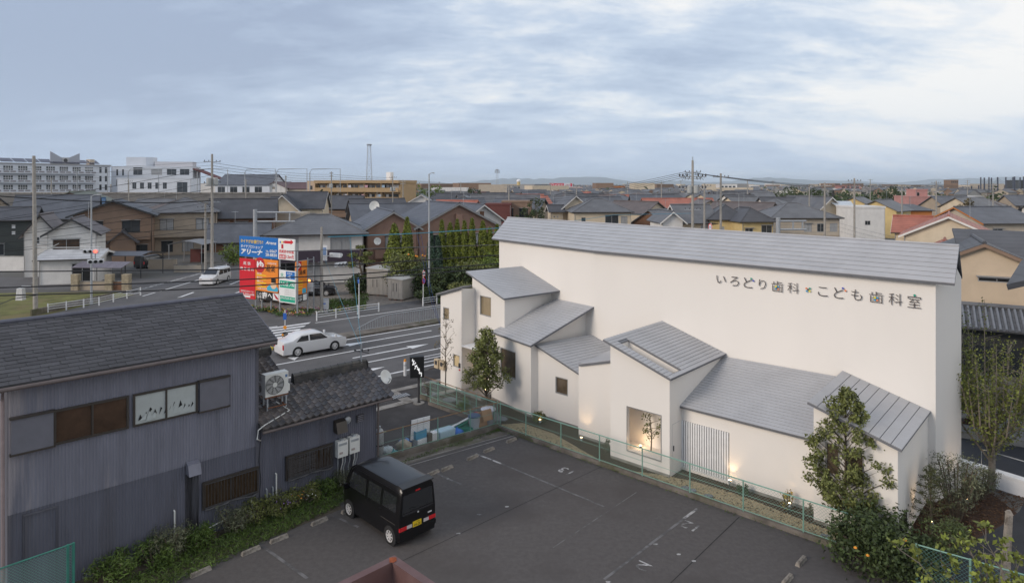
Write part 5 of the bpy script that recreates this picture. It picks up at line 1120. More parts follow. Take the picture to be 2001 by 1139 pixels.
MB().hexa([(-.52, -.62, 1.83), (-.25, -.62, 1.88), (-.25, .62, 1.88), (-.52, .62, 1.83)], [(-.53, -.6, 1.86), (-.25, -.6, 1.905), (-.25, .6, 1.905), (-.53, .6, 1.86)]).build('roof_spoiler', 'van_black', van)
MINI = [(-.75, 1.5), (-.7, 1.66), (-.4, 1.73), (1.6, 1.75), (2.0, 1.68), (2.55, 1.36), (3.0, 1.08), (3.4, .98), (3.72, .86), (3.78, .7)]
MSG = [(-.55, .2, -.5, .2, 1.08, 1.5), (.3, 1.2, .3, 1.2, 1.06, 1.52), (1.3, 2.5, 1.3, 2.05, 1.05, 1.5)]
SED = [(-.95, .82), (-.9, 1.0), (-.3, 1.08), (.25, 1.38), (.6, 1.44), (1.4, 1.43), (1.75, 1.34), (2.35, .98), (3.2, .86), (3.45, .74), (3.5, .6)]
SSG = [(-.1, .75, .3, .75, .96, 1.3), (.85, 2.1, .85, 1.65, .95, 1.32)]
def mini(name, label, loc, az, bodym, group=None, k_=1.0):
    d = azd(az); return make_car(name, label, 'car', loc, math.atan2(d.y, d.x), 4.53, 1.72, MINI, .98, 2.75, .75, bodym, 'car_glass', .31, MSG, (1.05, 1.5, .62, .56), ((2.9, 1.12), (2.1, 1.64)), .82, front_lights=(.62, .82), group=group)[0]
def sedan(name, label, loc, az, bodym):
    d = azd(az); return make_car(name, label, 'car', loc, math.atan2(d.y, d.x), 4.45, 1.7, SED, .9, 2.6, .95, bodym, 'car_glass', .31, SSG, None, ((2.3, 1.0), (1.78, 1.33)), .80, front_lights=(.58, .74))[0]
mini('white_minivan', 'white minivan driving towards the crossing past the utility poles', G(432, 549, .01), 181, 'car_white')
mini('parked_minivan', 'black minivan parked under the curved carport roof', G(279, 524, .01), 10, 'car_dark')
mini('pearl_minivan', 'cream white minivan parked behind the advertising boards', G(527, 592, .01) + Vector((-.6, 1.3, 0)), 118, 'car_pearl')
sedan('black_car', 'black car parked behind the concrete pole and flower bed', G(620, 583, .01) + Vector((-2.2, 1.8, 0)), 82, 'car_dark')
sedan('white_car', 'white car crossing on the main road beyond the tiled roof', RD(17.2, 43.0, .01), 229.7 + 180, 'car_white')

# ================================================================== STREET FURNITURE
def guard_rail(name, label, pts, h_=.8, ends=(None,)):
    t = thing(name, label, 'guard rail', pts[0], 0, 'white pipe guard rails at the crossing')
    for p in pts: MB().cyl(p, .06, h_, 8).build('post', 'white_metal', t, world=True); MB().cyl(p + Vector((0, 0, h_ + .002)), .045, .07, 8, .02).build('cap', mat('cap_grey', (.3, .28, .25), .6, .05), t, world=True)
    for p, q in zip(pts, pts[1:]):
        for z in (.32, .52, .72): MB().tube([p + Vector((0, 0, z * h_ / .8)), q + Vector((0, 0, z * h_ / .8))], .028, 6).build('rail', 'white_metal', t, world=True)
guard_rail('guard_rail', 'white pipe guard rail beyond the side road, in front of the flower bed', [G(618.5, 627), G(656, 621.5), G(698.5, 614.5), G(739.5, 609)])
guard_rail('guard_rail', 'white pipe guard rail under the no-parking sign', [G(826, 598), G(853, 594), G(885, 589)])
guard_rail('guard_rail', 'long white pipe guard rail along the mown lawn at the left', [G(93, 611), G(129, 606), G(163, 601.5), G(193, 597), G(221, 590.5), G(247.6, 583.5), G(274, 577)])
guard_rail('guard_rail', 'short white pipe guard rail behind the white minivan', [G(409, 537), G(424, 533), G(442, 529)], .85)
mf = thing('median_fence', 'grey vertical bar fence on the road median', 'fence', RD(23.3, 45.6))
def hh_(p): return .15 + (.25 + .75 * math.sin(min(1, (p - 23.2) / 3.0) * math.pi / 2))
p = 23.3
while p < 44: MB().tube([RD(p, 45.6, .27), RD(p, 45.6, hh_(p))], .016, 4).build('bar', 'galv', mf, world=True); p += .21
for a in (23.25, 26.3, 28.8, 31.3, 34, 37, 40, 43.9): MB().tube([RD(a, 45.6, .1), RD(a, 45.6, hh_(a))], .035, 6).build('post', 'galv', mf, world=True)
MB().tube([RD(a, 45.6, hh_(a)) for a in np.linspace(23.25, 27, 12)] + [RD(43.9, 45.6, hh_(40))], .03, 6).build('top_rail', 'galv', mf, world=True); MB().tube([RD(23.25, 45.6, .28), RD(43.9, 45.6, .28)], .022, 5).build('bottom_rail', 'galv', mf, world=True)
mk = thing('median_marker', 'black and yellow striped marker post with a blue arrow sign on the median nose', 'marker', RD(17.6, 45.4, .15))
MB().lathe((0, 0, 0), [(0, 0), (.2, 0), (.2, .8), (.14, .86), (0, .88)], 12).build('drum', 'black', mk, smooth=40); yl = mat('marker_yellow', (.7, .55, .06), .5, .05)
for i in range(5):
    mb = MB(); z = .08 + i * .15
    for j in range(12):
        t0, t1 = 2 * math.pi * j / 12, 2 * math.pi * (j + 1) / 12; s0, s1 = abs(((j) % 6) - 3) * .05, abs(((j + 1) % 6) - 3) * .05
        mb.quad((.203 * math.cos(t0), .203 * math.sin(t0), z + s0), (.203 * math.cos(t1), .203 * math.sin(t1), z + s1), (.203 * math.cos(t1), .203 * math.sin(t1), z + s1 + .05), (.203 * math.cos(t0), .203 * math.sin(t0), z + s0 + .05))
    mb.build('stripe', mat('stripe_pale', (.45, .45, .42), .5, .05), mk)
MB().cyl((0, 0, .88), .03, 1.55, 8).build('pole', 'white_metal', mk); MB().lathe((0, -.04, 1.2), [(0, .0), (.12, 0), (.13, .03), (0, .05)], 14, 'y').build('reflector', mat('orange_refl', (.8, .3, .02)), mk); MB().lathe((-.1, -.2, .72), [(0, 0), (.08, 0), (0, .03)], 12, 'y').build('reflector', mat('orange_refl', (.8, .3, .02)), mk)
MB().box(-.12, .12, -.05, -.03, 1.75, 2.2).build('arrow_panel', mat('sign_blue', (.03, .13, .5), .5, .02), mk)
# no-parking sign pair
def disc(parent, c, r, m, nrm, name, th=.012, n=20):
    nrm = Vector(nrm).normalized(); e1 = nrm.cross(Vector((0, 0, 1))).normalized(); e2 = e1.cross(nrm); mb = MB(); a = [c + (e1 * math.cos(t) + e2 * math.sin(t)) * r for t in np.linspace(0, 2 * math.pi, n + 1)[:-1]]
    mb.add(a + [p + nrm * th for p in a], [tuple(range(n)), tuple(range(2 * n - 1, n - 1, -1))] + [(i, (i + 1) % n, n + (i + 1) % n, n + i) for i in range(n)]); return mb.build(name, m, parent, world=True)
sred = mat('sign_red', (.62, .04, .04), .5, .02); sblue = mat('sign_blue', (.03, .13, .5)); swht = mat('sign_white', (.72, .72, .72), .5, .02)
def round_sign(name, label, base, ztop, kinds):
    t = thing(name, label, 'sign', base); MB().cyl(base, .035, ztop, 8).build('pole', 'white_metal', t, world=True); z = ztop - .32; nr = Vector((-base.x * .3, -1, 0)).normalized()
    for k_ in kinds:
        c = base + Vector((0, 0, z)) + nr * .06; f_ = disc(t, c, .3, swht if k_ == 'speed' else sred, nr, 'sign_face')
        if k_ == 'speed': disc(f_, c + nr * .014, .3, sred, nr, 'red_rim', .004); disc(f_, c + nr * .02, .225, swht, nr, 'field', .003); e1 = nr.cross(Vector((0, 0, 1))); text_on('8-20', lambda a, zz_, o: c + e1 * a + Vector((0, 0, zz_)) + nr * (.027 + o), (-.17, .17, -.07, .08), sblue, f_, 'digits', .002)
        else:
            disc(f_, c + nr * .014, .235, sblue, nr, 'blue_field', .004); e1 = nr.cross(Vector((0, 0, 1))); d1 = (e1 - Vector((0, 0, 1))).normalized(); d2 = (e1 + Vector((0, 0, 1))).normalized(); q = c + nr * .024; MB().quad(q - d1 * .23 - d2 * .04, q + d1 * .23 - d2 * .04, q + d1 * .23 + d2 * .04, q - d1 * .23 + d2 * .04).build('slash', sred, f_, world=True)
        z -= .66
    return t
round_sign('no_parking_sign', 'round no-parking sign under a round number sign on a white pole', G(826.5, 598), 3.35, ('speed', 'slash'))
b_ = G(701, 622); t = thing('blue_sign', 'white pole with a small blue round sign seen edge-on', 'sign', b_); MB().cyl(b_, .04, 3.4, 8).build('pole', 'white_metal', t, world=True); disc(t, b_ + Vector((-.05, 0, 3.2)), .27, sblue, (-.9, -.45, 0), 'sign_face')
round_sign('speed_sign', 'round red rimmed sign just above the ridge of the tall clinic roof', Vector((at(1389, 444, 52).x, 52, 0)), at(1389, 444, 52).z + .32, ('speed',))
# street lamps
def street_lamp(name, label, base, h_, arm, m='galv'):
    t = thing(name, label, 'street lamp', base, 0, 'street lamps'); MB().tube([(0, 0, 0), (0, 0, h_)], [.11, .06], 8).build('pole', m, t, smooth=40); MB().tube([(0, 0, h_ - .05), (arm * .5, 0, h_ + .08), (arm, 0, h_ + .1)], .04, 6).build('arm', m, t)
    MB().box(min(arm, arm * 1.5), max(arm, arm * 1.5), -.15, .15, h_ + .04, h_ + .16).build('lantern', 'galv', t); MB().cyl((0, 0, 0), .16, .3, 8).build('foot', m, t); return t
street_lamp('street_lamp', 'tall grey street lamp pole in front of the conifer row', G(838, 585), 12.4, .35); street_lamp('street_lamp', 'thin grey lamp pole beside the red traffic light', G(178, 595), 10.3, .6)
# signals
sgm = mat('signal_white', (.62, .63, .64), .5, .05)
def signal(parent, c, d, lit=None, n=3, name='signal_head'):
    d = Vector(d).normalized(); f_ = frame_of(c, d); mb = MB(); mb.box(-.62, .62, -.1, .12, -.19, .19, f_); hd = mb.build(name, sgm, parent, world=True)
    for i in range(n):
        q = f_(-.4 + i * .4, .125, 0); nr = f_(0, 1, 0) - f_(0, 0, 0); colr = lit if (lit and i == (2 if lit == 'red' else 0)) else None
        disc(hd, q, .145, mat('signal_red_on', (.8, .05, .03), .4, 0, emit=(1, .08, .05), estr=3.0) if colr else 'black', nr, 'lens'); mb = MB(); mb.tube([q + nr * .01, q + nr * .22], .155, 10, False); mb.build('visor', sgm, hd, world=True)
    return hd
# red signal on a long arm from the left utility pole
def pole_hardware(t, base, h_, az, arms=(0.3,), tr=False, ins=True):
    for dz in arms:
        f_ = frame_of(base + Vector((0, 0, h_ - dz)), azd(az)); MB().box(-.9, .9, -.04, .04, -.04, .04, f_).build('crossarm', 'galv', t, world=True)
        for x in (-.8, -.35, .45, .85): MB().lathe(f_(x, 0, .04), [(.02, 0), (.05, .04), (.05, .1), (.03, .16), (0, .17)], 7).build('insulator', 'dark_steel', t, world=True)
    if tr:
        for s in (-.35, .35): f_ = frame_of(base + Vector((0, 0, h_ - 3.6)), azd(az)); MB().lathe(f_(s, .1, 0), [(0, 0), (.26, 0), (.28, .1), (.28, .75), (.2, .85), (0, .86)], 12).build('transformer', mat('transf', (.38, .39, .38), .5, .08), t, world=True)
        MB().box(-.8, .8, -.1, .1, -3.72, -3.62, frame_of(base + Vector((0, 0, h_)), azd(az))).build('platform', 'galv', t, world=True)
def utility_pole(label, base, h_, az=70, arms=(.3,), tr=False, r=.17, lean=(0, 0), steps=True):
    t = thing('utility_pole', label, 'utility pole', base, 0, 'concrete utility poles'); MB().tube([base, base + Vector((lean[0], lean[1], h_))], [r, r * .62], 9).build('shaft', 'pole', t, world=True, smooth=50)
    pole_hardware(t, base, h_, az, arms, tr)
    if steps:
        for i in range(int(h_ / .9)): z = 1.8 + i * .45; MB().tube([base + Vector((.0, -.1, z)), base + Vector((.28 * (1 if i % 2 else -1), -.12, z))], .012, 4).build('step_bolt', 'galv', t, world=True) if z < h_ - 1 and base.y < 70 else None
    return t
bl = G(69, 612); pl = utility_pole('thick concrete utility pole at the far left carrying the red traffic light', bl, 13.9, 75, (), False, .2, (-.15, 0))
sg_c = at(178, 491, 57.5); MB().tube([bl + Vector((0, 0, at(75, 484, 58).z)), sg_c + Vector((.9, 0, .35))], .045, 6).build('signal_arm', 'galv', pl, world=True); MB().tube([bl + Vector((0, 0, at(75, 500, 58).z)), bl + Vector((2.2, -.2, at(75, 475, 58).z))], .03, 6).build('arm_brace', 'galv', pl, world=True)
for z in (470, 476): MB().tube([bl + Vector((0, 0, at(75, z, 58).z)), bl + Vector((1.3, 0, at(75, z, 58).z))], .03, 5).build('bracket', 'galv', pl, world=True)
ts = thing('traffic_light', 'white traffic light glowing red on the arm from the left pole', 'traffic light', (sg_c.x, sg_c.y, sg_c.z - .3)); signal(ts, sg_c, (1, .25, 0), 'red'); hd = signal(ts, sg_c + Vector((.35, .05, -.9)), (1, .6, 0), None, 3); MB().tube([sg_c + Vector((.35, 0, -.2)), sg_c + Vector((.35, .0, -.75))], .04, 6).build('hanger', 'galv', ts, world=True)
pb_ = at(40, 562, 58.5); t = thing('pole_mirror', 'white shrouded box on a bracket beside the left utility pole', 'box', (pb_.x, pb_.y, pb_.z - .6)); MB().hexa([(-.3, -.25, -.5), (.3, -.25, -.5), (.3, .25, -.5), (-.3, .25, -.5)], [(-.22, -.2, .55), (.25, -.2, .55), (.25, .2, .55), (-.22, .2, .55)]).build('shroud', mat('shroud', (.55, .55, .55), .6, .1, 4), t); MB().tube([(0, 0, .5), (.1, 0, .75), (1.2, -.4, .8)], .03, 5).build('bracket', 'galv', t)
# poles at the junction
pj = G(414, 551); utility_pole('concrete utility pole with transformers and wire racks above the minivan', pj, 14.9, 60, (.9, 3.4, 5.6), True, .19); utility_pole('slim concrete utility pole standing just left of the transformer pole', G(401, 550), 9.2, 60, (.6,), False, .15)
bq = G(628, 611); pq_ = utility_pole('concrete pole carrying signals beside the advertising boards', bq, 7.6, 90, (), False, .15)
s1 = at(655, 498.5, 59); ts = thing('traffic_light', 'white traffic light head facing away beside the pole by the advertising boards', 'traffic light', (s1.x, s1.y, s1.z - .3)); signal(ts, s1, (-.9, .45, 0)); signal(ts, s1 + Vector((.45, .1, -.85)), (.6, .8, 0)); MB().tube([s1 + Vector((-.3, .05, 0)), Vector((bq.x, bq.y, s1.z - .1))], .04, 6).build('arm', 'galv', ts, world=True)
pw_ = at(606, 551, 58.5); ts = thing('pedestrian_signal', 'pedestrian signal with an orange lit lens beside the advertising boards', 'traffic light', (pw_.x, pw_.y, pw_.z - .4)); MB().box(-.25, .25, -.1, .12, -.45, .45).build('case', sgm, ts); disc(ts, pw_ + Vector((-.1, -.11, .1)), .15, mat('signal_amber', (.9, .3, .05), .4, 0, emit=(1, .3, .06), estr=3), (0, -1, 0), 'lens'); MB().tube([(0, 0, -.1), (bq.x - pw_.x, bq.y - pw_.y, -.1)], .035, 5).build('bracket', 'galv', ts)
t = thing('pole_plate', 'narrow blue and white plate strapped to the pole beside the signals', 'plate', at(634, 490, 59.2) - Vector((0, 0, .5))); MB().box(-.22, .22, -.03, .03, -.4, 1.0).build('panel', swht, t); MB().box(-.15, .15, -.036, -.03, .1, .8).build('print', mat('plate_print', (.2, .3, .5), .5, .1, 6), t)
t = thing('roadside_cabinet', 'small pale grey cabinet at the foot of the concrete pole', 'cabinet', G(635, 610)); MB().box(-.28, .28, -.2, .2, 0, 1.15).build('case', mat('cab_pale', (.55, .56, .58), .5, .04), t); MB().box(-.3, .3, -.22, .22, 1.152, 1.2).build('cap', 'galv', t); MB().box(-.15, .1, -.206, -.2, .75, .85).build('print', sblue, t)

# ================================================================== ADVERTISING BOARDS
B0, B1 = G(472, 601.5), G(578, 619); BL = Line(B0, B1 - B0); bb = thing('billboard', 'blue, red, orange and green advertising boards on grey posts at the crossing', 'billboard', B0)
nb = Vector((BL.d.y, -BL.d.x, 0)); nb = nb if nb.y < 0 else -nb
PBb = lambda a, z, o=0.0: BL.p + BL.d * a + nb * o + Vector((0, 0, z))
def board(P, a0, a1, z0, z1, m, name='panel', th=.1): return fbox(lambda a, z, o=0.0: P(a, z, o), a0, a1, z0, z1, -th, 0, name, m, bb)
def brect(x0, x1, ya, yb): xm = (x0 + x1) / 2; return BL.a(x0), BL.a(x1), BL.az(xm, yb)[1], BL.az(xm, ya)[1]
S6 = 6.327
def zr(x, y): return 460 + x / S6, 440 + y / S6
def rz(x0, y0, x1, y1): (a, b_), (c, d) = zr(x0, y0), zr(x1, y1); return brect(a, c, b_, d)
pc = {k_: mat('print_' + k_, v, .45, .03, 1.5) for k_, v in dict(blue=(.01, .15, .48), red=(.62, .015, .03), orange=(.85, .26, .03), black=(.015, .015, .015), white=(.78, .78, .77), green=(.01, .38, .24), yellow=(.9, .6, .02), cyan=(.05, .42, .62), skin=(.8, .55, .35), dred=(.5, .02, .03), grey=(.4, .4, .4)).items()}
def txt(s, q, m, par, bold=.012, P=None, off=.012, shear=0.0): return text_on(s, P or PBb, q, pc[m], par, 'lettering', off, bold, shear=shear)
def flat(q, m, par, off=.006, name='print', P=None):
    P = P or PBb; return MB().quad(P(q[0], q[2], off), P(q[1], q[2], off), P(q[1], q[3], off), P(q[0], q[3], off)).build(name, pc[m], par, world=True)
o = board(PBb, *rz(46, 148, 520, 402), pc['blue']); txt('タイヤがお値打ち!!', rz(62, 178, 340, 226), 'yellow', o); txt('タイヤプロショップ', rz(62, 246, 340, 288), 'white', o, .02, shear=.02); txt('アリーナ', rz(66, 298, 335, 365), 'white', o, .05, shear=.03)
txt('Arena', rz(370, 200, 512, 240), 'white', o, .02, shear=.08); txt('TEL.', rz(372, 312, 415, 335), 'white', o); txt('0567', rz(422, 306, 510, 342), 'white', o, .02); txt('28-8830', rz(370, 350, 512, 388), 'white', o, .02)
o = board(PBb, *rz(526, 170, 730, 430), pc['white']); a = rz(530, 180, 728, 280); flat(rz(565, 235, 590, 290), 'dred', o); flat(rz(605, 195, 680, 228), 'red', o)
q = rz(680, 178, 715, 246); MB().poly([PBb(q[0], q[2], .006), PBb(q[1], (q[2] + q[3]) / 2, .006), PBb(q[0], q[3], .006)]).build('arrow_head', pc['red'], o, world=True)
for i, c_ in enumerate(('blue', 'yellow', 'dred')): q = rz(545 + i * 22, 198, 560 + i * 22, 222); flat(q, c_, o)
txt('西尾張中央道', rz(538, 308, 720, 350), 'red', o, .02); flat(rz(540, 362, 618, 416), 'red', o); txt('右折', rz(546, 368, 612, 410), 'white', o, .02, off=.014); txt('1.2km先', rz(626, 366, 722, 418), 'red', o, .015)
o = board(PBb, *rz(48, 415, 236, 905), pc['red']); txt('尾 張', rz(96, 452, 186, 492), 'white', o, .01); txt('矯 正 歯 科', rz(58, 520, 226, 562), 'white', o, .01); txt('尾張矯正歯科すぐ近く', rz(64, 806, 232, 828), 'white', o, .005); txt('052-444-6688', rz(64, 838, 232, 862), 'white', o, .01); flat(rz(70, 864, 182, 888), 'white', o)
o = board(PBb, *rz(244, 425, 520, 930), pc['orange'])
q = rz(240, 428, 362, 560); cc = ((q[0] + q[1]) / 2, (q[2] + q[3]) / 2, (q[1] - q[0]) / 2); MB().poly([PBb(cc[0] + cc[2] * math.cos(t), cc[1] + cc[2] * math.sin(t) * 1.0, .006) for t in np.linspace(0, 2 * math.pi, 22)[:-1]]).build('red_circle', pc['dred'], o, world=True); txt('ゆ', rz(262, 440, 350, 545), 'white', o, .04)
txt('湯楽', rz(368, 490, 492, 582), 'black', o, .01); txt('お風呂市場', rz(396, 462, 505, 486), 'white', o, .01)
for i, s in enumerate(('岩盤浴', '塩サウナ', '炭酸ルーム', '食事処')): flat(rz(262, 612 + i * 47, 376, 624 + i * 47), 'yellow', o); txt(s, rz(264, 585 + i * 47, 262 + 60 + 10 * (i % 3), 608 + i * 47), 'white', o, .02)
txt('入浴1500円', rz(268, 768, 388, 796), 'white', o, .01)
q = rz(385, 740, 525, 820); MB().poly([PBb(lerp(q[0], q[1], .5 + .5 * math.cos(t)), lerp(q[2], q[3], .35 + .65 * max(-.5, math.sin(t))), .006) for t in np.linspace(0, 2 * math.pi, 22)[:-1]]).build('pool_shape', pc['cyan'], o, world=True); q = rz(430, 690, 505, 790); MB().poly([PBb(lerp(q[0], q[1], .5 + .5 * math.cos(t)), lerp(q[2], q[3], .5 + .5 * math.sin(t)), .009) for t in np.linspace(0, 2 * math.pi, 14)[:-1]]).build('pale_shape', pc['skin'], o, world=True); flat(rz(440, 660, 498, 715), 'black', o, .011)
flat(rz(250, 822, 522, 930), 'black', o, .008); txt('この', rz(262, 830, 322, 862), 'white', o, .01, off=.014); txt('信号', rz(262, 868, 322, 902), 'white', o, .01, off=.014); txt('南', rz(330, 826, 392, 908), 'white', o, .04, off=.014); txt('へ', rz(398, 846, 452, 900), 'white', o, .04, off=.014)
flat(rz(462, 845, 534, 928), 'white', o, .014); q = rz(470, 850, 530, 922); MB().poly([PBb(q[0], q[3], .018), PBb(q[0] + .12, q[3], .018), PBb(q[1], q[2] + .12, .018), PBb(q[1], q[2], .018), PBb(q[0] + .3, q[2] + .1, .018)]).build('red_arrow', pc['dred'], o, world=True)
o = board(PBb, *rz(538, 562, 740, 962), pc['white']); flat(rz(546, 690, 730, 778), 'green', o); txt('みわ皮フ科', rz(552, 700, 726, 760), 'white', o, .02); flat(rz(550, 882, 735, 950), 'green', o); txt('(0567)23-4112', rz(556, 892, 730, 925), 'white', o, .015, off=.014); flat(rz(622, 578, 732, 668), 'blue', o); txt('駐車場', rz(640, 590, 700, 612), 'white', o, .01, off=.014); txt('←', rz(640, 625, 720, 660), 'white', o, .02, off=.014); txt('大', rz(555, 585, 595, 645), 'green', o)
for i in range(3): txt('診療時間 9:00-12:00', rz(606, 800 + i * 26, 728, 812 + i * 26), 'grey', o, -.002)
# side board round the corner
BC = G(582, 617); BS = Line(BC, azd(24)); ns = Vector((BS.d.y, -BS.d.x, 0)); PSs = lambda a, z, o=0.0: BS.p + BS.d * a + ns * o + Vector((0, 0, z))
def rs(x0, y0, x1, y1): (a, b_), (c, d) = zr(x0, y0), zr(x1, y1); xm = (a + c) / 2; return BS.a(a), BS.a(c), BS.az(xm, d)[1], BS.az(xm, b_)[1]
q = rs(748, 445, 882, 945); o = board(PSs, *q, pc['orange']); T_ = dict(P=PSs)
def sub(q, x0, x1, y0, y1): return lerp(q[0], q[1], x0), lerp(q[0], q[1], x1), lerp(q[2], q[3], y0), lerp(q[2], q[3], y1)
flat(sub(q, 0, .48, .78, 1), 'dred', o, P=PSs); txt('ゆ', sub(q, .06, .42, .82, .97), 'white', o, .03, off=.014, **T_); txt('湯楽', sub(q, .25, .9, .66, .78), 'black', o, **T_)
for i in range(4): flat(sub(q, .05, .6, .50 - i * .07, .52 - i * .07), 'yellow', o, P=PSs)
flat(sub(q, 0, 1, 0, .19), 'black', o, .008, P=PSs); txt('この信号', sub(q, .06, .55, .1, .16), 'white', o, off=.014, **T_); txt('左折', sub(q, .06, .55, .02, .09), 'white', o, off=.014, **T_); flat(sub(q, .62, .97, .02, .17), 'white', o, .014, P=PSs); flat(sub(q, .55, .9, .2, .32), 'cyan', o, P=PSs)
for x in (105, 230, 306, 420, 528, 745):
    p = BL.hit(460 + x / S6, 600); p.z = 0; zt_3 = 6.3 if x in (105, 230, 745) else 5.2; MB().tube([p - nb * .16, p - nb * .16 + Vector((0, 0, zt_3))], .07, 6).build('post', 'galv', bb, world=True)
for x in (890, 965): p = BS.hit(460 + x / S6, 600); p.z = 0; MB().tube([p, p + Vector((0, 0, 4.9))], .06, 6).build('post', 'galv', bb, world=True)
for z in (2.2, 3.6, 4.7): MB().tube([PSs(.3, z, -.2), PSs(BS.a(460 + 965 / S6), z, -.05)], .03, 5).build('tie', 'galv', bb, world=True)
# gantry frame behind and a banner frame on the right
def gantry(name, label, x0, x1, ytop, Z, dz, n=1):
    p0, p1 = at(x0, ytop, Z), at(x1, ytop, Z); t = thing(name, label, 'gantry', (p0.x, p0.y, 0)); MB().cyl((p0.x, p0.y, 0), .2, p0.z + .3, 10).build('column', 'galv', t, world=True)
    for q in (0, -dz): MB().tube([p0 + Vector((0, 0, q)), p1 + Vector((0, 0, q))], .09, 8).build('beam', 'galv', t, world=True)
    for i in range(1, 3): p = lerp(p0, p1, i / 3 + .2); MB().box(p.x - .07, p.x + .07, p.y - .05, p.y + .05, p.z - dz, p.z).build('strut', 'galv', t, world=True)
gantry('sign_gantry', 'back of a grey sign gantry above the hipped roof house', 498, 576, 415, 68, .95); gantry('sign_gantry', 'back of a grey sign gantry beyond the clinic ridge at right', 1520, 1575, 432, 62, .8)

# ================================================================== STORAGE SHEDS
shm = mat('shed_beige', (.36, .335, .30), .55, .05, 2); shr = mat('shed_roof', (.46, .45, .43), .5, .08, 2)
def shed(label, x0, x1, ybase, az, d_, h_, slope=.18, nd=5):
    p0 = G(x0, ybase); dd = azd(az); wv = Line(p0, dd).a(x1); t = thing('storage_shed', label, 'shed', p0, R(90 - az), 'steel storage sheds'); mb = MB()
    mb.hexa([(0, 0, .12), (wv, 0, .12), (wv, d_, .12), (0, d_, .12)], [(0, 0, h_), (wv, 0, h_ - slope), (wv, d_, h_ - slope), (0, d_, h_)]); mb.build('body', shm, t)
    mb = MB(); o_ = .1; mb.hexa([(-o_, -o_, h_ + .002), (wv + o_, -o_, h_ - slope + .002), (wv + o_, d_ + o_, h_ - slope + .002), (-o_, d_ + o_, h_ + .002)], [(-o_, -o_, h_ + .1), (wv + o_, -o_, h_ - slope + .1), (wv + o_, d_ + o_, h_ - slope + .1), (-o_, d_ + o_, h_ + .1)]); mb.build('roof', shr, t)
    for i in range(nd):
        a, b2 = .05 + (wv - .1) * i / nd, .05 + (wv - .1) * (i + 1) / nd; MB().box(a + .015, b2 - .015, -.03, -.002, .2, h_ - slope - .1).build('door_panel', shm, t)
    for i in (int(nd / 2) - 1, int(nd / 2)): x = .05 + (wv - .1) * (i + .5) / nd; MB().box(x - .03, x + .03, -.05, -.031, .9, 1.7).build('handle', 'dark_steel', t)
    for i in range(3): MB().box(.1 + (wv - .4) * i / 2, .3 + (wv - .4) * i / 2, .05, .4, 0, .118).build('block', mat('brick_red', (.2, .1, .07), .9, .2, 5), t)
    return t
shed('tall beige steel storage shed with a pale flat roof, left of the smaller one', 716, 757, 577, 108, 2.4, 2.75, .1); shed('lower beige steel storage shed beside the taller shed', 757, 786, 586, 112, 2.3, 2.15, .15, 4)
MB_ = None
sheet('gravel_yard', [RD(24, 55.1), RD(50, 55.1), RD(48, 66), RD(30, 70), RD(22, 62)], .0075, mat('yard_gravel', (.22, .19, .16), .95, .25, 3, .6, 20))

# ================================================================== HOUSES
WC = {k_: mat('wall_' + k_, v, .9, .06, .8, .1, 20) for k_, v in dict(white=(.66, .645, .62), cream=(.60, .51, .385), yellow=(.60, .46, .22), tan=(.36, .30, .235), brown=(.24, .165, .12), brick=(.27, .17, .13), wood=(.19, .10, .06), grey=(.27, .27, .27), dark=(.045, .048, .05), dkgreen=(.06, .068, .066), orange=(.46, .17, .05), pink=(.46, .24, .22), beige=(.47, .405, .325), purple=(.05, .038, .055), maroon=(.14, .05, .045), mint=(.33, .37, .32)).items()}
def roofm(n, c, k_=5.0, dep=.35): return mat('roofing_' + n, c, .55, .14, .5, courses=k_, cdepth=dep)
RC = {k_: roofm(k_, v) for k_, v in dict(grey=(.13, .133, .143), dark=(.078, .079, .088), blue=(.105, .112, .13), brown=(.13, .108, .103), red=(.36, .13, .09), pale=(.22, .22, .225), white=(.5, .51, .53), bluet=(.05, .10, .18), green=(.16, .17, .13), maroon=(.12, .06, .055)).items()}
def slab_roof(mb, quads, th=.14):
    for q in quads: mb.slab(q, th)
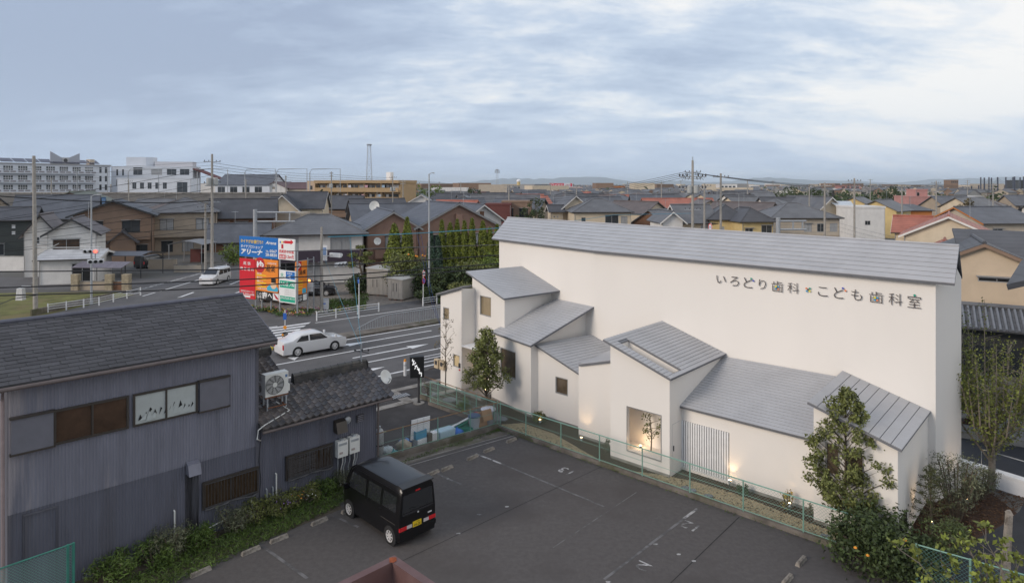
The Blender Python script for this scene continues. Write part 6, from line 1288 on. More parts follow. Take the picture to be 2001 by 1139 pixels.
def house(name, label, loc, az, w, d, he, hr, roof='gx', wall='cream', roofc='grey', wins=(), cat='house', group=None, ov=.5, door=None, balcony=None, trim='white', band=None, simple=False, ridge_cap=True, antenna=None):
    """x runs along the front (left to right seen from the camera), y away, z up"""
    t = thing(name, label, cat, Vector((loc[0], loc[1], 0)), R(90 - az), group)
    mb = MB(); ztf = lambda a: he; X, Y = Vector((1, 0, 0)), Vector((0, 1, 0))
    faces = {'f': (lambda a, z, o=0.0: Vector((a, -o, z)), Y, w), 'r': (lambda a, z, o=0.0: Vector((w + o, a, z)), -X, d), 'l': (lambda a, z, o=0.0: Vector((-o, d - a, z)), X, d), 'b': (lambda a, z, o=0.0: Vector((w - a, d + o, z)), -Y, w)}
    for k_, (P, inw, L_) in faces.items():
        wall_holes(mb, P, inw, 0, L_, 0, ztf, [q[1:5] for q in wins if q[0] == k_], .1)
    if roof == 'gy': 
        for y in (0, d): mb.poly([(0, y, he), (w, y, he), (w / 2, y, hr - .1)])
    if roof == 'gx':
        for x in (0, w): mb.poly([(x, 0, he), (x, d, he), (x, d / 2, hr - .1)])
    if roof == 'flat': mb.quad((0, 0, he), (w, 0, he), (w, d, he), (0, d, he))
    mb.build('wall', WC[wall] if isinstance(wall, str) else wall, t)
    for q in wins:
        P, inw, _ = faces[q[0]]; add_window(t, P, inw, q[1:5], pane=q[5] if len(q) > 5 else rnd.choice(('glass', 'curtain')), frame='alu_dark' if wall in ('brown', 'tan', 'dark', 'wood', 'brick') else 'alu', mull=1 if q[2] - q[1] > .9 else 0, world=False, fw=.06)
        if not simple and q[2] - q[1] > 1.2: MB().hexa([P(q[1] - .1, q[4] + .05, .0), P(q[2] + .1, q[4] + .05, .0), P(q[2] + .1, q[4] + .05, .3), P(q[1] - .1, q[4] + .05, .3)], [P(q[1] - .1, q[4] + .12, .0), P(q[2] + .1, q[4] + .12, .0), P(q[2] + .1, q[4] + .1, .3), P(q[1] - .1, q[4] + .1, .3)]).build('window_hood', 'alu', t)
    mb = MB(); s_ = (hr - he)
    if roof == 'gy': k_ = s_ / (w / 2); z0 = he - k_ * ov + .08; slab_roof(mb, [[(-ov, -ov, z0), (-ov, d + ov, z0), (w / 2, d + ov, hr + .08), (w / 2, -ov, hr + .08)], [(w + ov, -ov, z0), (w + ov, d + ov, z0), (w / 2, d + ov, hr + .08), (w / 2, -ov, hr + .08)]]); rp = [(w / 2, -ov, hr + .1), (w / 2, d + ov, hr + .1)]
    elif roof == 'gx': k_ = s_ / (d / 2); z0 = he - k_ * ov + .08; slab_roof(mb, [[(-ov, -ov, z0), (w + ov, -ov, z0), (w + ov, d / 2, hr + .08), (-ov, d / 2, hr + .08)], [(-ov, d + ov, z0), (w + ov, d + ov, z0), (w + ov, d / 2, hr + .08), (-ov, d / 2, hr + .08)]]); rp = [(-ov, d / 2, hr + .1), (w + ov, d / 2, hr + .1)]
    elif roof == 'hip':
        z0 = he; m_ = min(w, d) / 2; A, B, C, D = (-ov, -ov, z0), (w + ov, -ov, z0), (w + ov, d + ov, z0), (-ov, d + ov, z0)
        if w >= d: e, f_ = (m_, d / 2, hr), (w - m_, d / 2, hr); qs = [[A, B, f_, e], [C, D, e, f_], [B, C, f_], [D, A, e]] if w > d + .1 else [[A, B, e], [B, C, e], [C, D, e], [D, A, e]]
        else: e, f_ = (w / 2, m_, hr), (w / 2, d - m_, hr); qs = [[A, B, e], [B, C, f_, e], [C, D, f_], [D, A, e, f_]]
        slab_roof(mb, qs, .12); rp = [e, f_]; hips = [(A, e), (B, f_ if w >= d else e), (C, f_), (D, e if w >= d else f_)]
    elif roof == 'shed': slab_roof(mb, [[(-ov, -ov, he + .02), (w + ov, -ov, he + .02), (w + ov, d + ov, hr), (-ov, d + ov, hr)]]); rp = None
    else: mb.box(-.1, w + .1, -.1, d + .1, he + .002, he + .35); rp = None
    ro = mb.build('roof', (RC[roofc] if isinstance(roofc, str) else roofc) if roof != 'flat' else (WC[wall] if isinstance(wall, str) else wall), t)
    if rp and ridge_cap:
        MB().tube(rp, .13, 6).build('ridge_cap', RC[roofc] if isinstance(roofc, str) else roofc, ro)
        if roof == 'hip':
            for a, b_ in hips: MB().tube([a, b_], .09, 5).build('hip_cap', RC[roofc] if isinstance(roofc, str) else roofc, ro)
    if roof in ('gy', 'gx') and not simple:
        mb = MB(); k2 = z0 - .06
        if roof == 'gy':
            for s in (0, 1): xo = -ov if s == 0 else w + ov; mb.hexa([(xo, -ov - .03, k2 - .2), (w / 2, -ov - .03, hr - .17), (w / 2, -ov, hr - .17), (xo, -ov, k2 - .2)], [(xo, -ov - .03, k2 + .02), (w / 2, -ov - .03, hr + .04), (w / 2, -ov, hr + .04), (xo, -ov, k2 + .02)])
        else:
            for x in (-ov - .03, w + ov):
                for yo in (-ov, d + ov): mb.hexa([(x, yo, k2 - .2), (x + .03, yo, k2 - .2), (x + .03, d / 2, hr - .17), (x, d / 2, hr - .17)], [(x, yo, k2 + .02), (x + .03, yo, k2 + .02), (x + .03, d / 2, hr + .04), (x, d / 2, hr + .04)])
        mb.build('bargeboard', WC[trim] if trim in WC else trim, ro)
    if not simple:
        for x in (0.05, w - .05): MB().tube([(x, -.06, 0), (x, -.06, he)], .04, 5).build('downpipe', 'alu_dark' if wall in ('brown', 'tan', 'brick') else 'alu', t)
        MB().tube([(-ov, -ov - .05, he - (.0 if roof == 'hip' else s_ / (d / 2) * ov if roof == 'gx' else .0)), (w + ov, -ov - .05, he - (.0 if roof == 'hip' else s_ / (d / 2) * ov if roof == 'gx' else .0))], .06, 5).build('gutter', 'alu_dark', t) if roof in ('hip', 'gx') else None
    if roof != 'flat' and (antenna if antenna is not None else not simple and rnd.random() < .6):
        ax, ay = w * rnd.uniform(.25, .75), d / 2; mb = MB(); mb.tube([(ax, ay, hr - .3), (ax, ay, hr + 2.0)], .025, 4)
        for i in range(6): L2 = .55 - .05 * i; mb.tube([(ax - L2, ay - .6 + .22 * i, hr + 1.9), (ax + L2, ay - .6 + .22 * i, hr + 1.9)], .012, 3)
        mb.tube([(ax, ay - .6, hr + 1.9), (ax, ay + .6, hr + 1.9)], .014, 3); mb.build('tv_antenna', 'galv', t)
    if door: x0, x1 = door; MB().box(x0, x1, -.04, -.002, .1, 2.2).build('door', mat('door_brown', (.10, .05, .03), .5, .15, 4), t)
    if band: z0_, z1_, bm = band; MB().box(-.03, w + .03, -.03, d + .03, z0_, z1_).build('wall_band', WC[bm], t)
    if balcony:
        x0, x1, dp, z0_, bm = balcony; bo = MB().box(x0, x1, -dp, -.002, z0_ - .15, z0_).build('balcony', WC[bm], t)
        for q in ((x0, x1, -dp, -dp + .1), (x0, x0 + .1, -dp + .1, -.002), (x1 - .1, x1, -dp + .1, -.002)): MB().box(q[0], q[1], q[2], q[3], z0_ + .002, z0_ + .95).build('parapet', WC[bm], bo)
        MB().box(x0 - .03, x1 + .03, -dp - .03, -dp + .13, .96 + z0_, 1.02 + z0_).build('hand_rail', 'alu_dark', bo)
    return t
def base(x, Z): return ((x - CX) / F * Z, Z)
def W2(face, xs, z=(3.6, 4.9), ww=1.6, kind=None): return [(face, x, x + ww, z[0], z[1]) + ((kind,) if kind else ()) for x in xs]
# --- left cluster
house('brown_house', 'brown tiled two-storey house with a wide gable and small porch gable', base(142, 96), 66, 10.2, 9, 6.9, 8.9, 'gy', 'brown', 'dark', W2('f', (1.4, 6.2), (4.0, 5.9), 2.4) + [('f', 1.2, 3.4, .3, 2.3), ('f', 7.6, 9.6, .4, 2.2)], door=(5, 6.2), balcony=(.6, 10, 1.2, 3.2, 'brown'), ov=.8, trim='dark')
pg = house('porch_gable', 'small tiled porch gable in front of the brown gabled house', base(214, 95.5), 66, 3.2, 1.6, 3.1, 4.5, 'gy', 'brown', 'dark', [], 'porch', simple=True, trim='dark')
house('tan_house', 'tan two-storey house with a grey hipped roof and balcony', base(292, 104), 68, 9.6, 9, 6.8, 9.1, 'hip', 'tan', 'grey', W2('f', (1.4, 6.6), (3.9, 5.8), 2.0, 'curtain') + W2('f', (1.6, 4.6, 7.4), (.5, 2.3), 1.7), balcony=(0, 9.8, 1.1, 3.1, 'tan'))
house('white_gable_house', 'white rendered house with two stepped tiled gables at the left', base(92, 78), 66, 5.0, 7, 5.6, 7.2, 'gy', 'white', 'brown', [('f', .5, 3.3, 2.6, 4.8, 'glass_brown')], ov=.6, trim='dark')
house('white_gable_wing', 'left wing of the white stepped gable house with a small window', base(46, 80), 66, 3.4, 6, 5.5, 7.6, 'gy', 'white', 'brown', [('f', 1.2, 1.6, 4.1, 4.9, 'glass')], ov=.6, trim='dark')
house('white_garage', 'low white garage with a pale metal roof by the stone gate posts', base(76, 74), 74, 5.6, 6, 2.9, 3.5, 'gx', 'white', 'white', [('f', 3.2, 5.3, .05, 2.3, 'black')], 'garage')
aw = thing('curved_awning', 'purple-brown translucent awning beside the white garage', 'awning', Vector((*base(150, 72), 0)), R(-4)); aws = mat('awning_sheet', (.13, .105, .12), .3, .15, 2, spec=.6)
for i in range(6): mb = MB(); mb.slab([(i * .95, -.9, 2.35), (i * .95 + .93, -.9, 2.35), (i * .95 + .93, .8, 2.85), (i * .95, .8, 2.85)], .03); mb.build('sheet', aws, aw)
for x in (.1, 2.8, 5.6): MB().cyl((x, -.7, 0), .04, 2.38, 6).build('post', 'alu_dark', aw)
for i, x in enumerate((148, 214, 247)):
    p = Vector((*base(x, 70.5), 0)); g_ = thing('gate_pillar', 'tan stone gate pillar, ' + ('leftmost', 'middle', 'rightmost')[i] + ' of three before the awning', 'pillar', p, 0, 'stone gate pillars'); stn = mat('pillar_stone', (.33, .28, .2), .9, .2, 3, .4, 10)
    for j in range(7): MB().box(-.38 + .01 * (j % 2), .38 - .01 * (j % 2), -.3, .3, j * .25, j * .25 + .235).build('stone', stn, g_)
for x0, x1, lab, m_ in ((156, 206, 'left section of the low tan wall between the gate pillars', 'tan'), (222, 240, 'right section of the low tan wall between the gate pillars', 'wood')):
    p0, p1 = base(x0, 70.6), base(x1, 70.6); gw = thing('garden_wall', lab, 'wall', (p0[0], p0[1], 0)); MB().box(0, p1[0] - p0[0], -.1, .1, 0, .9).build('face', WC[m_], gw); MB().box(-.02, p1[0] - p0[0] + .02, -.13, .13, .902, .98).build('coping', 'concrete', gw)
cp = thing('carport', 'dark curved carport roof over the black minivan', 'carport', Vector((*base(218, 82), 0)), R(-3)); mb = MB()
arc = [(-2.6 + 5.2 * i / 8, 2.5 + .55 * math.sin(math.pi * (i + 1.5) / 10)) for i in range(9)]
for (y0, z0), (y1, z1) in zip(arc, arc[1:]): mb.slab([(0, y0, z0), (5.4, y0, z0), (5.4, y1, z1), (0, y1, z1)], .05)
mb.build('roof_sheet', mat('carport_sheet', (.055, .055, .062), .35, .1, 1, spec=.5), cp)
for x, y in ((.2, 2.3), (5.2, 2.3), (.2, -2.3), (5.2, -2.3)): MB().cyl((x, y, 0), .06, 2.55, 6).build('post', 'dark_steel', cp)
cp = thing('light_carport', 'grey arched carport roof in front of the tan house', 'carport', Vector((*base(326, 92), 0))); mb = MB(); arc = [(5.0 * i / 8, 2.9 + .5 * math.sin(math.pi * i / 8)) for i in range(9)]
for (x0, z0), (x1_, z1) in zip(arc, arc[1:]): mb.slab([(x0, 0, z0), (x0, 4.5, z0), (x1_, 4.5, z1), (x1_, 0, z1)], .05)
mb.build('roof_sheet', mat('carport_light', (.20, .20, .205), .4, .08, 1), cp)
for x, y in ((.2, .1), (4.8, .1), (.2, 4.4), (4.8, 4.4)): MB().cyl((x, y, 0), .06, 2.9, 6).build('post', 'alu', cp)
for i, (x0, x1, Z, h_, m_, lab) in enumerate(((290, 345, 88, 1.3, 'tan', 'low tan block wall left of the arched carport'), (340, 392, 85, .9, 'beige', 'low beige kerb wall below the arched carport'), (392, 470, 96, 1.3, 'grey', 'grey block wall behind the transformer pole'), (0, 62, 86, 1.9, 'white', 'white garden wall at the far left edge'), (372, 400, 96, 1.9, 'maroon', 'dark brown slatted wall beside the arched carport'))):
    p0, p1 = base(x0, Z), base(x1, Z); gw = thing('block_wall', lab, 'wall', (p0[0], p0[1], 0)); MB().box(0, p1[0] - p0[0], -.1, .1, 0, h_).build('face', WC[m_], gw); MB().box(-.03, p1[0] - p0[0] + .03, -.13, .13, h_ + .002, h_ + .09).build('coping', 'concrete', gw)
lw = thing('lawn_wall', 'low dark block wall along the mown lawn behind the guard rail', 'wall', G(130, 604)); p0, p1 = G(60, 618), G(218, 583); fl = frame_of(p0, p1 - p0); L_ = (p1 - p0).length; n = int(L_ / .9)
for i in range(n): MB().box(i * L_ / n + .01, (i + 1) * L_ / n - .01, -.08, .08, 0, .55, fl).build('block', 'concrete_dirty', lw, world=True)
house('dark_green_house', 'dark green-grey house cut by the left edge with two small square windows', base(-40, 100), 62, 6.6, 9, 5.9, 7.6, 'gx', 'dkgreen', 'dark', [('f', 3.9, 4.4, 4.5, 5.1, 'white'), ('f', 3.9, 4.4, 3.5, 4.1, 'white'), ('f', 1, 3, .4, 2.2)], trim='dark')
house('broad_roof_house', 'house with a very broad dark grey roof behind the white stepped gables', base(28, 118), 62, 12.0, 11, 5.4, 9.2, 'gx', 'dark', 'blue', W2('f', (2, 7), (3, 4.5), 2), ov=.8, trim='dark')
house('blue_roof_house', 'house with a bright blue roof wedge seen between dark roofs', base(122, 140), 64, 7, 8, 5.6, 8.3, 'gx', 'grey', 'bluet', [], simple=True)
house('pink_gable_house', 'broad low gable in pinkish brown with an olive roof at the left', base(92, 150), 80, 9.5, 12, 7.4, 9.6, 'gy', 'brick', 'green', [], simple=True, trim='dark')
house('wood_house', 'traditional wooden house with layered dark tile roofs behind the hipped house', base(408, 112), 72, 10.5, 8, 5.8, 8.7, 'gx', 'wood', 'dark', W2('f', (1, 4, 7.2), (3.4, 4.9), 2.2, 'curtain'), balcony=(3, 8, .8, 3.0, 'wood'), trim='dark')
house('low_tile_house', 'low house with a dark tiled roof in front of the wooden house', base(408, 98), 72, 8.2, 6, 2.9, 5.2, 'gx', 'wood', 'blue', W2('f', (2, 5), (.6, 2.2), 2, 'curtain'), trim='dark')
house('yellow_gable_house', 'cream and dark half-timbered gable house before the tan apartments', base(516, 138), 78, 7.2, 9, 5.6, 9.0, 'gy', 'cream', 'dark', W2('f', (1.2, 4.4), (3.4, 4.8), 1.6)); house('yellow_gable_wing', 'dark roofed wing right of the half-timbered gable', base(556, 142), 84, 8, 8, 6.4, 9.6, 'gx', 'cream', 'dark', W2('f', (1, 5), (3.6, 5), 1.6))
house('beige_panel_house', 'flat beige panelled house front below the half-timbered gable', base(532, 120), 90, 5.2, 5, 5.8, 6, 'flat', 'beige', 'dark', [])
# --- middle cluster
m1 = house('hip_house', 'white house with a grey tiled hip roof and purple-brown balcony behind the advertising boards', base(522, 74.5), 78, 10.6, 8, 5.6, 7.7, 'hip', 'white', 'grey', W2('f', (1.0, 6.9), (3.7, 5.3), 2.4, 'curtain') + [('f', 1, 3, .3, 2.4, 'black'), ('f', 4.2, 6, .3, 2.4)], ov=.7)
MB().box(-.06, 10.66, -.9, -.002, 2.5, 3.75).build('balcony', WC['purple'], m1); MB().box(-.05, 10.65, -.05, 8.05, 3.76, 4.1).build('wall_band', WC['brown'], m1) if False else None
m2 = house('brick_gable_house', 'brown brick house with a single steep gable left of the conifers', base(716, 79), 70, 6.4, 13, 6.1, 8.0, 'gy', 'brick', 'blue', [('f', 2.2, 4.6, 3.6, 5.1), ('f', 4.9, 5.5, 3.7, 5.0), ('r', 1, 3, 3.6, 5)], trim='grey', ov=.45, balcony=(.9, 6, .8, 2.6, 'brick'))
dish('wall_dish', 'white satellite dish on the brick gable house wall', at(737, 471.5, 77.5), (.3, -.9, .3), .42, at(740, 466, 79)); dish('roof_dish', 'white satellite dish above the dark roofs by the apartments', at(731, 403, 100), (.1, -.95, .2), .75, at(731, 412, 101))
m3 = house('brick_twin_house', 'large brown brick house with a stepped broad gable behind the conifer row', base(813, 81), 62, 11.2, 11, 6.1, 8.9, 'gy', 'brick', 'blue', [('f', 1.8, 4.2, 3.6, 5.0), ('f', 7.5, 9.6, 3.6, 5.0)], trim='grey', ov=.45)
MB().box(5.2, 6.0, -.5, -.002, 0, 7.6).build('gable_pier', WC['brick'], m3)
m4 = house('white_roofline_house', 'white house with a white edged gable and brown panels right of the brick house', base(906, 100), 66, 6.2, 10, 6.0, 8.2, 'gy', 'white', 'blue', [('f', 2.6, 5.4, 3.0, 4.6, 'curtain')], trim='white', ov=.7)
for x in (1.4, 2.6): MB().box(x, x + .7, -.03, -.002, 4.7, 7.2).build('wood_panel', WC['wood'], m4)
house('maroon_block', 'flat maroon walled block left of the tall clinic roof', base(948, 130), 92, 5.0, 6, 7.2, 7.3, 'flat', 'maroon', 'dark', []); house('brown_flats', 'small brown two-storey flats with balconies left of the pine', base(980, 135), 92, 6.2, 8, 7.6, 7.8, 'flat', 'brown', 'dark', W2('f', (.6, 3.6), (4.6, 6.4), 1.8) + W2('f', (.6, 3.6), (1.4, 3.4), 1.8), 'flats')
house('pale_farmhouse', 'cream house with white walls and grey roof right of the apartments', base(790, 170), 84, 8.5, 8, 6.2, 8.6, 'gy', 'white', 'grey', W2('f', (1.5, 5.5), (3.8, 5), 1.4)); house('long_tile_roof', 'long low grey tiled roof behind the white edged gable', base(920, 175), 92, 18, 9, 4.6, 8.4, 'gx', 'grey', 'grey', [])
# --- right cluster
house('cream_tower_house', 'cream house with a stair turret and steep grey roof behind the clinic ridge', base(1096, 122), 82, 5.6, 8, 6.8, 9.2, 'gy', 'cream', 'grey', [('f', 1.4, 1.8, 3.6, 5.6), ('f', 3.2, 3.6, 3.6, 5.6)]); house('cream_turret', 'narrow cream stair turret with small square windows', base(1076, 121), 82, 2.3, 3, 6.5, 7.4, 'gx', 'cream', 'dark', [('f', .5, .8, 5.2, 5.5), ('f', .5, .8, 4.3, 4.6), ('f', 1.1, 1.4, 5.2, 5.5), ('f', 1.1, 1.4, 4.3, 4.6)], 'turret')
hs = house('solar_hip_house', 'cream house with grey hip roof carrying a pale water heater panel', base(1122, 114), 86, 10, 8.5, 6.5, 8.8, 'hip', 'cream', 'grey', W2('f', (1.2,), (4.4, 5.6), .8) + W2('f', (5.4,), (4.1, 6.0), 2.4) + W2('f', (8.2,), (4.1, 5.8), 1.2), balcony=(4.6, 10.3, 1.6, 3.4, 'beige'))
mb = MB(); mb.slab([(5.2, 1.6, 7.45), (7.6, 1.6, 7.45), (7.2, 3.2, 8.25), (5.0, 3.2, 8.25)], .08); mb.build('heater_panel', mat('panel_pale', (.45, .5, .55), .2, .05, spec=.6), hs)
house('small_white_gable', 'small white gabled house with one bay window behind the ridge', base(1294, 92), 88, 2.9, 7, 6.3, 7.5, 'gy', 'white', 'grey', [('f', .9, 2.0, 4.0, 5.2, 'curtain')]); house('grey_gable_wing', 'grey roofed wing beside the small white gable and utility pole', base(1332, 96), 86, 5.2, 8, 5.9, 8.2, 'gx', 'cream', 'grey', W2('f', (2.8,), (3.8, 5.4), 1.6, 'curtain'))
yh = house('yellow_house', 'bright yellow house with a grey hip roof behind the clinic ridge', base(1386, 96), 100, 5.2, 8, 6.2, 8.3, 'hip', 'yellow', 'dark', W2('f', (1.4, 4.0), (4.0, 5.2), .7, 'curtain')); house('yellow_house_wing', 'yellow house wing with a dark bay window and brown balcony', base(1450, 92), 84, 4.6, 8, 6.1, 8.0, 'hip', 'yellow', 'dark', W2('f', (.4,), (3.9, 5.2), 1.2, 'glass') + W2('f', (2.8,), (3.8, 5.6), 1.6, 'glass'), balcony=(2.2, 4.8, .6, 2.6, 'maroon'))
house('grey_hip_house', 'grey and cream house with a large low hip roof and corner balcony', base(1508, 100), 88, 10.5, 9, 6.2, 8.4, 'hip', 'beige', 'grey', W2('f', (5, 7, 9), (4.1, 5.4), 1.2), band=(2.2, 3.6, 'tan')); house('solar_gable_house', 'cream gable house with pale solar panels on its right slope', base(1596, 128), 74, 6.5, 9, 6.2, 8.8, 'gy', 'cream', 'grey', W2('f', (2,), (3.8, 5.2), 1.4))
sp2 = thing('roof_solar_panel', 'pale solar panel lying on the cream gable house roof', 'solar panel', Vector((at(1640, 400, 128).x, 129, 0))); mb = MB(); mb.slab([at(1618, 393, 129.5), at(1662, 393, 131), at(1670, 404, 129), at(1640, 405, 127)], .08); mb.build('cells', mat('panel_pale', (.45, .5, .55)), sp2, world=True); MB().tube([at(1640, 405, 127), at(1670, 404, 129)], .06, 4).build('frame', 'alu', sp2, world=True)
house('white_box_house', 'plain white flat-roofed house with one small window right of the solar roof', base(1668, 120), 92, 5.6, 7, 7.0, 7.2, 'flat', 'white', 'white', [('f', 2.0, 3.0, 3.9, 4.7, 'glass')]); cpr = thing('flat_carport', 'pale flat carport sheltering a red car at right', 'carport', Vector((*base(1640, 84), 0))); MB().box(0, 7, 0, 5, 2.7, 2.9).build('roof_sheet', WC['white'], cpr)
for x, y in ((.1, .1), (3.5, .1), (6.9, .1), (6.9, 4.8)): MB().cyl((x, y, 0), .07, 2.7, 6).build('post', 'alu', cpr)
MB().box(0, 7, 4.9, 5, 0, 2.69).build('back_wall', WC['dark'], cpr)
sedan('red_car', 'red car under the pale flat carport', Vector((*base(1694, 86), 0)), 170, mat('car_red', (.4, .01, .03), .25, 0, coat=.5)); 
house('orange_shop', 'orange flat shop building with a dark roof band at right', base(1774, 150), 92, 5.4, 8, 5.4, 6.6, 'shed', 'orange', 'dark', [('f', 2.2, 3.8, 1.6, 2.8, 'white')], 'shop'); house('orange_shop_annex', 'lower orange annex left of the orange shop', base(1733, 152), 92, 3.9, 6, 3.4, 3.8, 'flat', 'orange', 'dark', [], 'shop')
house('pink_block', 'pink flat-roofed building with a roof hut', base(1776, 190), 92, 6.4, 8, 7.6, 7.8, 'flat', 'pink', 'dark', []); house('pink_roof_hut', 'tall pink roof hut with a dark doorway', base(1789, 191), 92, 3.4, 5, 9.6, 9.7, 'flat', 'pink', 'dark', [('f', .3, 1.1, 7.2, 9, 'black')], 'hut')
house('white_warehouse', 'long white flat warehouse at right beyond the red roof', base(1841, 220), 92, 13.5, 12, 7.0, 7.2, 'flat', 'white', 'white', [], 'warehouse')
rh = house('red_roof_house', 'cream house with red tiled roof and white bargeboards right of the clinic', base(1766, 69), 124, 7.8, 10, 6.2, 8.1, 'gy', 'cream', 'red', [('f', 3.0, 3.25, 5.2, 5.5, 'glass')], trim='white', ov=.5); house('red_roof_porch', 'small red tiled lower gable in front of the cream house', base(1812, 62.5), 124, 2.7, 3, 5.3, 6.0, 'gy', 'cream', 'red', [], 'porch', trim='white', ov=.3)
house('red_roof_wing', 'left wing of the cream house with a red tiled ridge', base(1748, 77), 124, 3.4, 6, 5.9, 7.5, 'gx', 'cream', 'red', [], trim='white', ov=.4); house('slate_gable_house', 'grey roofed house with orange verge right of the red roof', base(1922, 94), 84, 8.5, 10, 5.9, 7.9, 'gx', 'beige', 'blue', [('f', 1.4, 3, 3.6, 5.0)], trim='orange')
# --- close right: cream house with dark tile roof, low tiled outbuilding
ch = house('cream_gable_house', 'large plain cream walled house with dark tile roof right of the clinic', (25.35, 42.0), 120, 8.0, 9, 5.9, 7.75, 'gy', mat('cream_render', (.56, .45, .33), .9, .05, .6), 'dark', [('f', 3.7, 5.6, 5.45, 5.72, 'black')], trim='brown', ov=.35)
mb = MB(); mb.slab([at(1860, 446, 47), at(2090, 456, 44), at(2090, 530, 39.5), at(1877, 506, 42.3)], .15); mb.build('upper_roof', RC['dark'], ch, world=True)
lo_h = thing('tiled_outbuilding', 'low dark outbuilding with grey roll-tile roof below the cream wall', 'outbuilding', Vector((*base(1846, 37.5), 0)), R(90 - 121)); MB().box(0, 9, 0, 3, 0, 3.6).build('wall', WC['dark'], lo_h)
mb = MB(); mb.slab([(-.3, -.8, 3.45), (9, -.8, 3.45), (9, 1.2, 4.35), (-.3, 1.2, 4.35)], .1); mb.slab([(-.3, 3.4, 3.4), (9, 3.4, 3.4), (9, 1.2, 4.35), (-.3, 1.2, 4.35)], .1); lr = mb.build('roof', RC['grey'], lo_h)
tile_lt = mat('tile_light', (.19, .20, .22), .4, .1, 3)
for i in range(34): MB().tube([(-.2 + i * .27, -.85, 3.5), (-.2 + i * .27, 1.2, 4.42)], .075, 6).build('tile_row', tile_lt, lr)
MB().tube([(-.3, 1.2, 4.45), (9, 1.2, 4.45)], .16, 8).build('ridge_tile', RC['grey'], lr); MB().box(.3, 4, -.05, -.002, .9, 2.4).build('window', 'glass', lo_h); MB().box(-.1, 9, -.14, -.004, 0, .85).build('plinth', 'concrete', lo_h)
ev = thing('eaves_corner', 'dark tiled eaves corner of a house cut by the right edge', 'house', Vector((*base(1985, 30), 0))); mb = MB(); mb.slab([at(1966, 556, 29), at(2080, 530, 29), at(2080, 492, 33), at(1996, 508, 33)], .25); mb.build('roof', RC['dark'], ev, world=True); mb = MB(); q = at(2022, 560, 32); mb.box(28.2, 31, 32, 35, 0, q.z + .2); mb.build('wall', WC['brown'], ev, world=True)
gw = thing('garden_block_wall', 'grey block garden wall behind the thin tree at right', 'wall', Vector((*base(1875, 29.5), 0)), R(90 - 118)); 
for r_ in range(4):
    for i in range(9): MB().box(i * .8 + (.4 if r_ % 2 else 0), i * .8 + .78 + (.4 if r_ % 2 else 0), 0, .14, .3 + r_ * .3, .59 + r_ * .3).build('block', WC['grey'], gw)
MB().box(-.1, 8, -.03, .17, 0, .298).build('footing', 'concrete', gw)
# --- large buildings behind
sch_w = mat('school_white', (.60, .63, .68), .9, .04, .3)
p0, p1 = Vector((*base(-30, 246), 0)), Vector((*base(215, 286), 0)); dS = (p1 - p0); L_ = dS.length; azS = math.degrees(math.atan2(dS.x, dS.y)); sc_t = thing('school', 'long white school building with balconies and roof solar panels at far left', 'school', p0, R(90 - azS)); MB().box(0, L_, 0, 14, 0, 19.2).build('wall', sch_w, sc_t); MB().box(-.3, L_ + .3, -.4, 14.3, 19.202, 19.7).build('parapet', mat('school_grey', (.35, .35, .36), .9, .05), sc_t)
nb_ = 8
for fl_ in range(5):
    z = 1 + fl_ * 3.7; MB().box(0, L_ * .86, -1.6, -.002, z - .25, z).build('balcony_floor', sch_w, sc_t)
    for i in range(nb_):
        a, b2 = L_ * .86 * i / nb_, L_ * .86 * (i + 1) / nb_; wn_ = MB().box(a + 1.0, b2 - .8, -.05, -.003, z + .3, z + 2.7).build('window', 'glass', sc_t); MB().box(a + 1.0, b2 - .8, -.09, -.051, z + 1.6, z + 1.75).build('transom', 'white', wn_)
        for j in range(1, 4): x = lerp(a + 1.0, b2 - .8, j / 4); MB().box(x - .06, x + .06, -.09, -.051, z + .3, z + 2.7).build('mullion', 'white', wn_)
        MB().box(a + .1, b2 - .1, -1.6, -1.5, z + .002, z + 1.0).build('balcony_panel', sch_w, sc_t); 
        for s in (0, 1): MB().box(lerp(a, b2, .08 + .46 * s), lerp(a, b2, .46 + .46 * s), -1.64, -1.601, z + .15, z + .8).build('panel_grille', mat('school_grille', (.27, .26, .28), .8), sc_t)
    for s in (.90, .95): MB().box(L_ * s, L_ * s + .9, -.05, -.003, z + .4, z + 2.8).build('slit_window', 'glass', sc_t)
for i in range(9): mb = MB(); x = 1 + i * 4.6; mb.slab([(x, 1, 20.2), (x + 4.2, 1, 20.2), (x + 4.2, 4, 21.6), (x, 4, 21.6)], .15); mb.build('solar_panel', mat('panel_grey', (.12, .12, .15), .3), sc_t)
for pts in (((.505, 24.8), (.60, 22.3), (.60, 19.7), (.505, 19.7)), ((.655, 22.3), (.75, 24.4), (.75, 19.7), (.655, 19.7))): mb = MB(); f_ = [Vector((L_ * a, 2, z)) for a, z in pts]; mb.add(f_ + [p + Vector((0, .3, 0)) for p in f_], [(0, 1, 2, 3), (7, 6, 5, 4), (0, 4, 5, 1), (1, 5, 6, 2), (2, 6, 7, 3), (3, 7, 4, 0)]); mb.build('roof_wing', mat('school_panel', (.36, .38, .43), .8, .02), sc_t)
MB().box(L_ * .60, L_ * .655, 1.8, 3, 19.7, 22.4).build('clock_tower', mat('school_tower', (.42, .42, .43), .8), sc_t); MB().lathe((L_ * .628, 1.75, 21.2), [(0, 0), (.8, 0), (.8, .04)], 12, 'y').build('clock_face', 'dark_steel', sc_t); MB().box(L_ * .84, L_ * .88, 2, 5, 19.7, 22).build('roof_hut', WC['beige'], sc_t)
